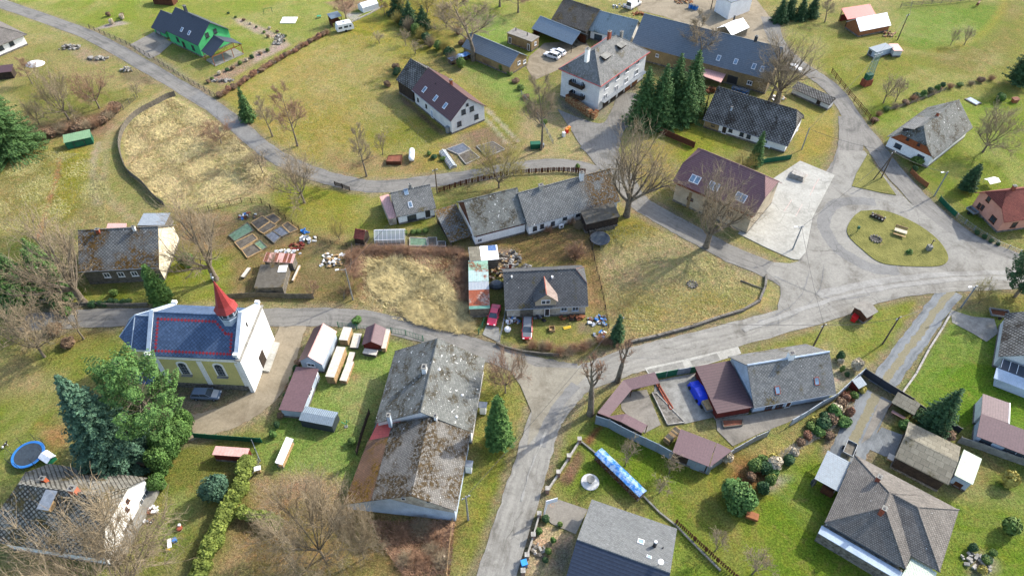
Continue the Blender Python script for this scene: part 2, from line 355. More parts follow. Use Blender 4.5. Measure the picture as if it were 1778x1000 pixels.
def PAINT(n):
    LG,G2,OL,DRY,STR,BR,SO,GR,DK=[n[k] for k in ('LG','G2','OL','DRY','STR','BR','SO','GR','DK')]
    YG=C(165,160,60); return [
    # broad tones first
    ('p',0,'-100 -60 900 -60 900 140 640 60 400 120 200 60 -100 20',C(150,160,72),8),
    ('p',0,'0 0 260 0 240 60 130 40 60 0',C(145,158,66),4),
    ('p',0,'-60 90 300 110 300 200 210 230 200 400 -60 420',OL,6),
    ('p',0,'-60 240 100 230 200 250 180 330 100 410 -60 420',C(165,155,85),5),
    ('p',0,'95 265 150 255 165 300 140 340 120 375 90 370',YG,3),
    ('p',0,'75 110 95 130 240 165 200 190 160 215 90 215 40 200 20 160',C(140,140,70),3),
    ('p',0,'120 205 190 190 215 230 160 240 60 235 60 215',BR,3),
    ('p',0,'384 165 560 60 640 30 760 90 830 180 930 250 880 275 740 300 640 310 545 290 480 250 430 215',C(172,158,78),4),
    ('p',0,'420 130 600 80 740 100 690 190 640 200 540 180 470 200',C(178,165,92),5),
    ('p',0,'600 30 700 50 760 90 700 110 640 80',YG,4),
    ('p',0,'690 195 760 240 720 260 640 240 640 200',C(150,150,62),4),
    ('p',0,'560 260 720 270 760 300 640 310 560 295',C(165,135,95),3,.7),
    ('p',0,'760 90 880 120 930 170 900 200 830 130',LG,3),
    ('p',0,'840 180 930 190 960 240 920 270 860 230',C(150,150,72),3),
    ('p',0,'900 195 1010 205 1040 260 1020 285 900 285',C(182,165,118),3),
    ('p',0,'640 0 800 0 800 90 740 100 690 70',C(150,142,62),3),
    ('p',2,'1480 100 1731 120 1731 400 1560 260 1480 200',LG,2),
    ('p',0,'900 0 1010 0 1000 60 940 100 900 90',C(140,150,64),2),
    ('p',0,'990 70 1110 130 1110 215 1050 215 980 190',C(170,165,145),2,.6),
    ('p',0,'1140 185 1225 160 1330 260 1180 280 1130 225',C(150,155,56),2.5),
    ('p',0,'1110 240 1180 250 1170 330 1100 340 1070 300',C(165,150,80),2),
    ('p',0,'1330 60 1500 60 1900 0 1900 260 1560 260 1450 150',C(145,148,66),6),
    ('p',0,'1560 10 1740 0 1745 40 1700 85 1610 90 1560 70',C(125,150,60),3),
    ('p',4,'1620 0 1590 100 1500 200 1400 280 1250 340 1120 360 1130 330 1260 310 1400 250 1490 180 1560 80 1590 0',YG,2),
    ('p',4,'900 50 1620 0 1731 0 1731 480 1500 500 1250 520 1050 400 900 300 1100 350 1400 270 1560 120 1590 30 940 60',C(148,135,85),5,.6),
    ('p',0,'1500 190 1778 160 1900 250 1900 420 1700 390 1600 310 1530 230',C(135,152,55),4),
    ('p',0,'1380 190 1465 185 1468 250 1385 285',C(168,155,78),1.5),
    ('p',0,'1030 385 1110 378 1220 430 1330 480 1345 515 1320 545 1090 598 1055 570 1040 480',DRY,2),
    ('p',0,'1045 490 1330 490 1320 540 1090 595 1050 560',C(176,160,90),4,.8),
    ('p',0,'1020 375 1110 372 1160 400 1060 430 1030 440',C(160,150,68),2.5),
    ('p',0,'880 395 1030 400 1050 560 1020 560 1010 470 880 460 800 430',C(160,135,88),2),
    ('p',0,'600 430 810 430 830 560 720 560 640 530 600 500',C(165,125,85),2),
    ('p',0,'640 450 700 450 800 530 820 575 740 560 650 520',STR,3,.8),
    ('p',0,'380 395 470 360 540 400 610 420 610 525 400 520 330 470 300 400',C(150,130,85),2.5),
    ('p',0,'470 320 640 320 740 320 740 395 620 405 540 400 480 360',C(148,150,58),2.5),
    ('p',0,'300 360 420 370 380 430 300 410',C(150,125,90),2),
    ('p',0,'300 165 345 190 400 225 440 265 470 300 460 330 400 355 300 360 260 335 225 292 212 250 220 215 250 190',STR,1.2),
    ('p',0,'370 200 470 280 480 330 440 340 400 290 370 240',C(160,140,95),3,.6),
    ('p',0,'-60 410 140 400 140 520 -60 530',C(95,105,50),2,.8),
    ('p',0,'260 440 400 440 400 525 140 530 140 500 260 500',C(140,150,55),2),
    ('p',0,'-60 550 200 565 215 600 200 660 90 660 90 800 60 830 -60 850',C(140,150,58),3),
    ('p',0,'30 560 200 562 200 580 120 610 30 600',C(160,135,90),2,.7),
    ('p',0,'-60 600 60 610 90 660 60 700 -60 680',OL,3),
    ('p',0,'260 755 460 765 440 850 360 1000 240 1000 270 850',C(135,138,66),2.5),
    ('p',0,'300 860 360 850 350 900 300 960 280 930',LG,2.5,.7),
    ('p',0,'470 560 690 580 700 620 660 690 620 840 560 850 470 830 440 780 500 700',LG,2),
    ('p',0,'445 820 580 828 600 860 480 900 440 900',C(175,145,110),1.5),
    ('p',0,'400 870 620 860 800 900 790 1010 360 1010',C(160,138,85),3),
    ('p',0,'640 900 800 900 780 1010 700 1010 640 960',C(120,92,62),2.5,.7),
    ('p',0,'840 640 900 640 915 700 910 780 840 1000 800 1000 820 800',C(145,150,62),2.5),
    ('p',0,'860 570 1050 540 1070 600 1000 625 880 605',C(155,150,85),1.5),
    ('p',0,'905 555 960 555 950 580 905 580',LG,1.5,.7),
    ('p',0,'1280 590 1460 540 1600 515 1600 560 1540 640 1480 640 1400 600',C(145,152,62),2),
    ('p',0,'1560 640 1640 520 1778 540 1900 600 1900 760 1700 760 1600 720',C(118,152,45),2.5),
    ('p',0,'1700 500 1900 500 1900 545 1720 545 1670 520',C(150,145,75),2),
    ('p',0,'1500 700 1560 690 1600 740 1500 760',C(140,145,70),2),
    ('p',0,'1020 720 1260 800 1420 780 1500 850 1700 860 1900 740 1900 1040 1160 1040 1130 860 980 860 960 800',C(125,150,46),3),
    ('p',0,'1180 780 1260 800 1350 1000 1250 1000 1150 850',C(155,150,75),5,.6),
    ('p',0,'1300 780 1420 740 1480 690 1500 700 1460 760 1400 790 1330 830',C(185,170,105),2),
    ('p',0,'1260 790 1330 780 1340 840 1300 880 1260 830',C(165,110,75),2,.8),
    ('p',0,'1480 660 1510 680 1430 790 1400 800 1420 750',C(130,145,60),1.5,.7),
    # beds, gravel, spoil, tracks
    ('p',15,'510 100 600 0 640 0 600 60 560 130',C(140,80,55),.5),
    ('p',15,'345 365 400 395 440 380 510 220 500 160 470 160 420 240',C(135,105,82),.4),
    ('p',15,'205 640 440 720 440 780 380 860 370 1000 120 1000 150 800',C(225,200,155),.6),
    ('p',15,'300 800 430 780 430 900 400 1000 340 1000 300 900',C(140,140,115),1),
    ('p',16,'1370 880 1440 850 1540 900 1560 960 1500 1000 1370 1000',C(170,160,135),1),
    ('p',16,'0 420 60 330 170 340 60 420',C(190,180,160),1),
    ('p',13,'1370 600 1300 1000 1200 1000 1340 700',C(120,110,75),1.5,.6),
    ('p',1,'410 280 520 290 600 330 720 350 760 370 700 400 640 430 560 420 500 370 420 320',C(175,160,120),1),
    ('p',1,'800 480 900 450 1020 530 1040 565 940 560 830 540',C(130,115,85),1),
    ('p',1,'610 200 700 170 800 140 860 160 700 190',C(190,180,165),.8),
    ('p',1,'640 195 850 280 1150 430 1440 640 1400 650 1100 470 800 300 620 220',C(165,155,130),1,.8),
    ('p',1,'1560 120 1640 130 1731 180 1731 230 1640 190 1580 150',C(190,175,150),.8),
    ('p',1,'1400 520 1600 400 1731 360 1731 420 1550 520 1480 570',C(175,150,125),.8),
    ('p',2,'0 170 60 180 200 250 250 300 180 340 60 400 0 420 0 350 100 320 160 270 60 230 0 220',C(190,170,150),.8),
    ('p',2,'480 20 560 0 800 0 700 60 640 100 560 60',C(165,140,110),1),
    ('p',2,'620 90 720 90 700 130 640 140',C(200,195,180),1),
    ('p',2,'960 620 1060 690 1290 900 1250 900 1000 690',C(130,105,80),.6),
    ('p',2,'1380 900 1560 840 1731 940 1731 1000 1300 1000',C(150,130,100),1.2),
    ('s',2,'1560 730 1660 830 1760 940',.5,C(190,180,150),.6),('s',2,'1545 790 1650 900 1731 990',.5,C(190,180,150),.6),
    ('p',1,'175 745 260 830 500 790 740 740 740 800 430 850 240 880 150 800',C(135,105,75),1.5,.8),
    ('s',1,'1090 620 960 690 830 800 740 880 690 1000',.8,C(185,170,120),.9),('s',1,'1140 640 1000 715 880 820 790 900 730 1000',.6,C(170,165,110),.8),
    ('s',5,'660 0 630 100 620 200 620 300 660 400',.8,C(185,172,135),1.),('s',5,'720 0 700 120 690 240 740 380 850 480 930 540',.7,C(172,162,118),1.2,.8),
    ('s',5,'620 350 640 240 690 230',.8,C(140,130,95),1,.6),
    ('s',5,'400 90 380 220 340 350 300 470 255 640',.35,C(195,140,100),.5),
    ('p',6,'370 640 480 640 620 700 620 1000 230 1000 240 830 340 760',C(140,128,85),2,.7),
    ('p',6,'0 420 60 400 300 570 240 640 140 680 0 720',C(115,105,80),1,.8),
    ('p',6,'1010 640 1250 640 1300 690 1010 690',C(125,112,90),.6),
    ('p',6,'1460 700 1731 700 1731 860 1640 800',C(170,150,125),1),
    ('p',6,'1230 0 1470 0 1731 10 1731 120 1480 160 1380 150 1290 100',C(150,130,100),1,.8),
    ('p',11,'0 200 560 190 560 300 440 340 130 330 60 420 0 400',C(150,148,80),1,.6),
    ('p',11,'470 240 560 230 560 300 480 300',C(160,140,115),.7),
    ('p',11,'60 395 700 400 500 490 120 490',C(110,95,65),1,.5),
    ('p',12,'430 480 520 500 640 560 560 640 460 700',C(200,185,160),.6),
    ('p',12,'500 720 640 640 650 680 560 800 500 790',C(165,105,75),.6),
    ('p',12,'1180 130 1400 0 1540 50 1600 160 1560 200 1440 170 1250 140',C(140,135,85),1.2,.7),
    ('s',12,'420 400 620 520 760 590',1.2,C(175,165,115),1.5,.7),
    ('p',3,'340 650 540 800 620 860 560 830 370 720',C(120,118,112),.8),
    ('p',16,'390 710 320 540 420 640',C(140,140,90),1,.4),
    ('p',9,'750 180 200 300 0 540 200 500 500 350',C(150,135,85),1.5,.5),
    ('p',9,'1200 600 1100 800 1180 880 1400 780 1640 690',C(150,142,115),1),
    ('p',13,'250 0 460 0 460 130 330 150 280 100',C(190,150,95),1.2,.8),
    ('p',10,'640 560 740 560 700 620 640 610',C(185,150,110),.7,.7),
    ('p',7,'60 560 400 560 400 640 0 700',C(150,128,80),1,.6),
    ('p',14,'560 380 640 330 640 430 560 430',C(200,180,130),1,.6),
    ]
# ------------------------------------------------------------------ roads
def smooth(P,n=6):
    P=[np.array(p,float) for p in P]; P=[2*P[0]-P[1]]+P+[2*P[-1]-P[-2]]; o=[]
    for i in range(1,len(P)-2):
        a,b,c,d=P[i-1:i+3]
        for k in range(n):
            t=k/n; o.append(.5*((2*b)+(-a+c)*t+(2*a-5*b+4*c-d)*t*t+(-a+3*b-3*c+d)*t**3))
    o.append(P[-2]); return o
ROADLINES=[]; ROADS=[]
def GP(s): t=[float(a) for a in s.split()]; return [tuple(G(t[i],t[i+1])[:2]) for i in range(0,len(t),2)]
def road(name,s,wd,z,mat,label,pts=None,verge=True,w2=None):
    P=smooth(pts or GP(s)); 
    if verge: ROADLINES.append((np.array(P),wd))
    ROADS.append((name,P,wd,w2 or wd,z,mat,label))
def build_strip(name,P,w0,w1,z,mat,label):
    r=random.Random(len(P)); Lf=[];Rt=[]; n=len(P)
    for i,p in enumerate(P):
        a=P[max(i-1,0)];b=P[min(i+1,n-1)];d=(b-a)/np.linalg.norm(b-a);nn=np.array([-d[1],d[0]]); w=(w0+(w1-w0)*i/(n-1))/2
        Lf.append(p+nn*(w+r.uniform(-.14,.14)));Rt.append(p-nn*(w+r.uniform(-.14,.14)))
    mb=MB()
    for i in range(n-1): mb.face([(*Rt[i],z),(*Rt[i+1],z),(*Lf[i+1],z),(*Lf[i],z)])
    o=mb.build(name,mat,uv=False); L=o.data.uv_layers.new(name='UVMap'); ds=np.cumsum([0]+[np.linalg.norm(P[i+1]-P[i]) for i in range(n-1)]); buf=[]
    for i in range(n-1): buf+=[1,ds[i],1,ds[i+1],-1,ds[i+1],-1,ds[i]]
    L.data.foreach_set('uv',buf); tag(o,label,'road',kind='structure')
def sheet(name,pts,z,mat,label,cat='paving',kind='structure',t=.0,sm=False,jit=0):
    P=[np.array(p) for p in pts]
    if sm: P=smooth(P+[P[0]],5)[:-1]
    if jit: P=[p+rng.uniform(-jit,jit,2) for p in P]
    a=sum(P[i-1][0]*P[i][1]-P[i][0]*P[i-1][1] for i in range(len(P)))
    if a<0: P=P[::-1]
    mb=MB()
    if t: mb.prism([tuple(p) for p in P],z-t,z)
    else: mb.face([(p[0],p[1],z) for p in P])
    return tag(mb.build(name,mat),label,cat,kind=kind)
def roadmat(name,c1,c2,crack=True,ruts=False,two=False):
    t=MT(name,.9,.25); k=t.co('World'); a=t.ramp(t.noise(.22,6,.7,k,.8),[(.32,c2),(.5,c1),(.7,dk(c1,1.18))])
    a=t.mix(1,a,t.ramp(t.noise(2.2,6,.8,k),[(.3,.8),(.7,1.2)]),'MULTIPLY'); a=t.mix(1,a,t.ramp(t.noise(11,3,.7,k),[(.3,.85),(.7,1.15)]),'MULTIPLY')
    if crack:
        v=t.n('TexVoronoi',feature='DISTANCE_TO_EDGE'); v.inputs['Scale'].default_value=.28
        mp=t.n('Mapping'); t.set(mp.inputs[0],k); nz=t.n('TexNoise'); t.set(nz.inputs['Vector'],k); nz.inputs['Scale'].default_value=.8
        t.set(v.inputs['Vector'],t.mix(.35,mp.outputs[0],nz.outputs['Color'],'ADD'))
        m=t.math('MULTIPLY',t.ramp(v.outputs['Distance'],[(0,1.),(.012,0.)]),t.ramp(t.noise(.12,3,.5,k),[(.45,0.),(.6,.75)]))
        a=t.mix(m,a,dk(c2,.55))
    if ruts:
        sp=t.n('SeparateXYZ'); t.set(sp.inputs[0],t.co('UV')); u=t.math('ABSOLUTE',t.math('ADD',sp.outputs[0],t.math('MULTIPLY',t.math('SUBTRACT',t.noise(.25,3,.6,k),.5),.5))); nz=t.noise(1.3,5,.8,k)
        uv=t.n('Mapping'); t.set(uv.inputs[0],t.co('UV')); uv.inputs['Scale'].default_value=(5,.12,1); st=t.noise(1.,5,.7,uv.outputs[0])
        a=t.mix(1,a,t.ramp(st,[(.3,.74),(.7,1.22)]),'MULTIPLY')
        a=t.mix(t.math('MULTIPLY',t.ramp(u,[(.25,0.),(.45,1.),(.65,0.)]),.35),a,dk(c1,1.2 if not two else 1.45))
        e=t.ramp(t.math('MULTIPLY_ADD',nz,.7,u),[(1.12,0.),(1.4,.85)]); a=t.mix(e,a,t.ramp(t.noise(4,5,.8,k),[(.3,C(120,110,70,.7)),(.7,C(175,160,125,.7))]))
        if two: a=t.mix(t.ramp(t.math('MULTIPLY_ADD',nz,-.6,u),[(-.33,.75),(-.2,0.)]),a,t.ramp(t.noise(4,5,.8,k),[(.3,C(115,108,70,.7)),(.7,C(165,152,115,.7))]))
    t.bump(t.noise(9,4,.8,k),.3,.03); return t.col(a)
M['asphalt']=roadmat('asphalt',C(134,131,124),C(108,106,101),ruts=True); M['asphaltlight']=roadmat('worn_pale_asphalt',C(150,147,138),C(120,116,107),ruts=True); M['junction']=roadmat('worn_junction_asphalt',C(150,147,138),C(118,114,105)); M['asphaltdark']=roadmat('dark_asphalt',C(134,133,129),C(112,111,108))
M['gravel']=roadmat('gravel',C(152,140,118),C(125,113,92),False); M['bluegravel']=roadmat('grey_gravel',C(128,132,133),C(100,104,105),False,ruts=True,two=True); M['slab']=roadmat('concrete_slab',C(182,180,170),C(158,156,146))
M['paver']=roadmat('grey_paving',C(145,139,128),C(118,113,104),False); M['island']=mottle('island_grass',C(142,138,74),C(112,112,54),.35,1,.9,4,co='World',c3=C(165,145,98),bd=.2)
ROAD_SPEC=[
 ('road','-80 -35 0 5 70 30 156 62 230 102 312 150 370 185 416 222 455 255 492 279 544 301 601 317 648 324 700 321 768 312 830 304 893 292 958 286 1005 290 1036 300',4.0,.012,'asphalt','narrow asphalt lane sweeping from the top left past the straw field'),
 ('road','1020 250 1050 272 1078 305 1106 348 1135 368 1170 388 1220 415 1270 442 1330 466 1370 487 1400 500',4.6,.022,'asphalt','asphalt lane running past the big bare tree to the junction by the parking'),
 ('road','845 1060 862 1000 895 896 919 818 943 740 962 706 1000 664 1040 646 1095 626 1150 612 1218 595 1322 568 1432 536 1523 505 1600 493 1700 486 1850 480',5.0,.032,'asphaltlight','main village road climbing from the bottom edge to the right edge'),
 ('road','40 560 100 556 200 551 330 551 460 551 560 550 640 556 720 574 800 597 850 612 905 630 960 643 1000 650',4.1,.042,'asphalt','lane passing behind the church and in front of the garden sheds'),
 ('road','1335 30 1350 75 1385 112 1425 138 1455 165 1480 205 1512 245 1545 290 1590 340 1640 385 1700 425 1790 462',4.4,.026,'asphalt','lane coming down from the top right beside the ranch fence'),
 ('road','1476 205 1478 240 1470 280 1450 315 1428 355 1412 400 1408 440 1420 480',5.2,.030,'asphalt','link road between the grass triangle and the parking slab'),
 ('road','1655 505 1628 535 1600 575 1572 612 1548 645 1528 672',3.6,.018,'bluegravel','grey gravel drive leading down to the black gate'),
 ('road','1522 684 1498 735 1478 775 1468 800',4.6,.014,'bluegravel','grey gravel drive inside the black gate'),
 ('road','512 560 500 590 488 630 470 670 440 700 400 722 350 738 310 745',4.6,.016,'gravel','gravel drive curving round the front of the church'),
 ('road','1290 -60 1290 0 1310 25 1340 50',6,.016,'gravel','unpaved lane at the top edge'),
]
for nm,s,wd,z,m,l in ROAD_SPEC: road(nm,s,wd,z,M[m],l)
build_ground()
for r in ROADS: build_strip(*r)
sheet('road',GP('1455 262 1500 262 1530 300 1580 352 1640 400 1700 432 1800 465 1800 492 1700 492 1640 500 1600 512 1500 520 1460 530 1400 548 1352 560 1350 530 1356 512 1354 492 1330 470 1342 455 1372 458 1392 453 1402 430 1413 377 1440 320'),.050,M['junction'],'wide worn asphalt junction around the grass island','road',jit=.1)
sheet('road',GP('968 190 1040 215 1062 190 1075 165 1108 165 1100 200 1085 225 1075 262 1082 300 1050 300 1020 268 1000 240'),.046,M['asphalt'],'asphalt yard mouth in front of the apartment house','road',sm=True,jit=.1)
sheet('road',GP('868 606 930 636 1030 640 1000 672 960 712 935 750 914 775 922 715 905 668 885 640'),.056,roadmat('sandy_grey_gravel',C(150,144,128),C(124,117,102),False),'sandy triangle where the two lanes meet the main road','road',jit=.15)
sheet('road',GP('1095 -20 1300 -20 1345 40 1352 75 1320 76 1230 58 1150 28 1108 18'),.020,M['gravel'],'gravel works yard behind the long farm building','yard',jit=.3)
sheet('road',GP('1108 165 1125 215 1085 225 1060 195'),.058,M['asphalt'],'strip of asphalt beside the apartment house wall','road')
for s,w_,z,l in (('1520 352 1484 349 1452 354 1434 373 1431 396 1452 430 1490 455 1520 467 1560 470',2.4,.062,'darker lane strip curling round the grass island'),('340 165 385 198 430 235 452 252',3,.064,'darker stretch of the lane beside the straw field'),('1000 668 968 706 946 748 938 775',1.6,.064,'darker strip on the main road below the junction')):
    build_strip('dark_asphalt_strip',smooth(GP(s)),w_,w_,z,M['asphaltdark'],l)  # darker asphalt strips laid over the lanes
M['palestreak']=roadmat('dusty_pale_asphalt',C(160,158,151),C(134,131,124),False)
for s,w_,m,l in (('1315 560 1345 548 1375 530 1395 505 1405 470',.3,'asphaltdark','dark tyre arc turning from the main road towards the parking'),('1330 566 1370 552 1405 528 1425 495 1430 460',.25,'asphaltdark','outer dark tyre arc beside the parking'),('1345 480 1390 500 1450 520 1510 512',.28,'asphaltdark','dark tyre curve across the junction'),('1290 573 1350 552 1440 522 1540 500 1640 489',1.,'palestreak','long pale dusty wheel track along the main road'),('1420 512 1500 494 1600 480 1700 474 1790 474',1.6,'palestreak','broad pale dusty streak on the main road at the right'),('1500 506 1580 493 1680 484 1780 484',1.1,'palestreak','lower pale dusty streak on the main road at the right'),('905 870 925 805 950 745',.3,'palestreak','pale worn seam on the main road at the bottom')):
    build_strip('road_wear',smooth(GP(s)),w_,w_*.6,.072+.0013*(len(l)%17),M[m],l)
sheet('grass_island',GL(8,'640 450 800 450 980 520 1130 620 1210 720 1215 790 1130 820 900 815 760 790 640 700 560 620 550 560 590 490'),.16,M['island'],'teardrop grass island with picnic table and fire pit','grass',t=.12,sm=True)
sheet('grass_island',GL(8,'685 72 875 345 780 330 580 285 610 200'),.16,M['island'],'small grass triangle with a wooden power pole','grass',t=.12)
sheet('parking_slab',GL(8,'235 115 465 210 320 490 290 640 272 725 228 775 180 770 0 690 -180 600 -60 450 -40 300 60 230'),.10,M['slab'],'pale concrete parking area with faint red bay lines','parking',t=.1)
mbl=MB()
for x0,y0,x1,y1 in ((285,205,250,268),(362,235,320,300),(180,375,130,450),(250,405,205,485),(330,290,300,345)):
    a=np.array(GZ(8,x0,y0)[:2]);b=np.array(GZ(8,x1,y1)[:2]);d=(b-a)/np.linalg.norm(b-a);n=np.array([-d[1],d[0]])*.06
    mbl.face([(*(a-n),.106),(*(b-n),.106),(*(b+n),.106),(*(a+n),.106)][::-1])
tag(mbl.build('parking_lines',mottle('faded_red_paint',C(215,175,165),C(205,195,185),2),uv=False),'faded red parking bay lines','road marking',kind='structure')
sheet('driveway',GL(1,'870 300 1030 215 1150 290 1060 370 1000 395 930 350'),.05,M['paver'],'paved driveway beside the mint green house','driveway')
sheet('driveway',GL(15,'260 490 350 490 540 555 460 720 300 650 240 600'),.05,M['paver'],'brown paved driveway beside the large grey roofed house','driveway')
for k_,(p_,m_,l_) in enumerate((('918 533 1180 478 1545 393 1566 438 1440 480 1240 540 945 575',M['slab'],'white edged concrete apron between road and green sheet fence'),('935 545 1172 494 1188 534 950 568',M['concrete'],'left grey pad in the concrete apron'),('1224 488 1402 436 1424 478 1244 528',M['concrete'],'middle grey pad in the concrete apron'))): sheet('driveway',GL(11,p_),.05+.008*k_,m_,l_,'driveway')
sheet('courtyard',GL(23,'365 300 620 250 760 530 560 575 440 590 350 390'),.045,M['concrete'],'concrete courtyard where the blue covered vehicle stands','courtyard')
sheet('courtyard',GL(23,'130 390 300 350 400 580 300 640 140 480'),.040,M['paver'],'sandy courtyard inside the roofed perimeter wall','courtyard',jit=.2)
sheet('courtyard',GL(23,'750 540 960 520 1480 410 1480 440 1210 570 1030 640 860 720 760 620'),.035,M['paver'],'paved terrace in front of the grey tiled house','courtyard')
sheet('driveway',GL(12,'1240 145 1380 190 1530 205 1560 300 1480 360 1400 310 1250 230'),.04,M['concrete'],'cracked concrete apron left of the house at the right edge','driveway')
sheet('driveway',GL(12,'770 740 850 770 700 1000 640 1040') ,.052,M['paver'],'beige paved strip beside the gravel drive inside the gate','driveway')
sheet('gravel_pad',GL(16,'780 5 925 60 870 205 800 200 690 150 740 60'),.03,M['bluegravel'],'dark gravel pad in front of the old barn','yard')
sheet('driveway',GL(10,'1560 240 1640 265 1650 370 1530 310'),.05,M['concrete'],'short concrete entry below the red sedan','driveway')
sheet('yard',GL(3,'150 380 250 290 520 270 560 330 340 470 180 540 130 450'),.03,M['gravel'],'gravel forecourt with two white cars','yard')
sheet('step',GL(24,'1130 765 1200 778 1275 570 1215 560'),.35,M['slab'],'pale stone steps along the church front','steps',t=.33)
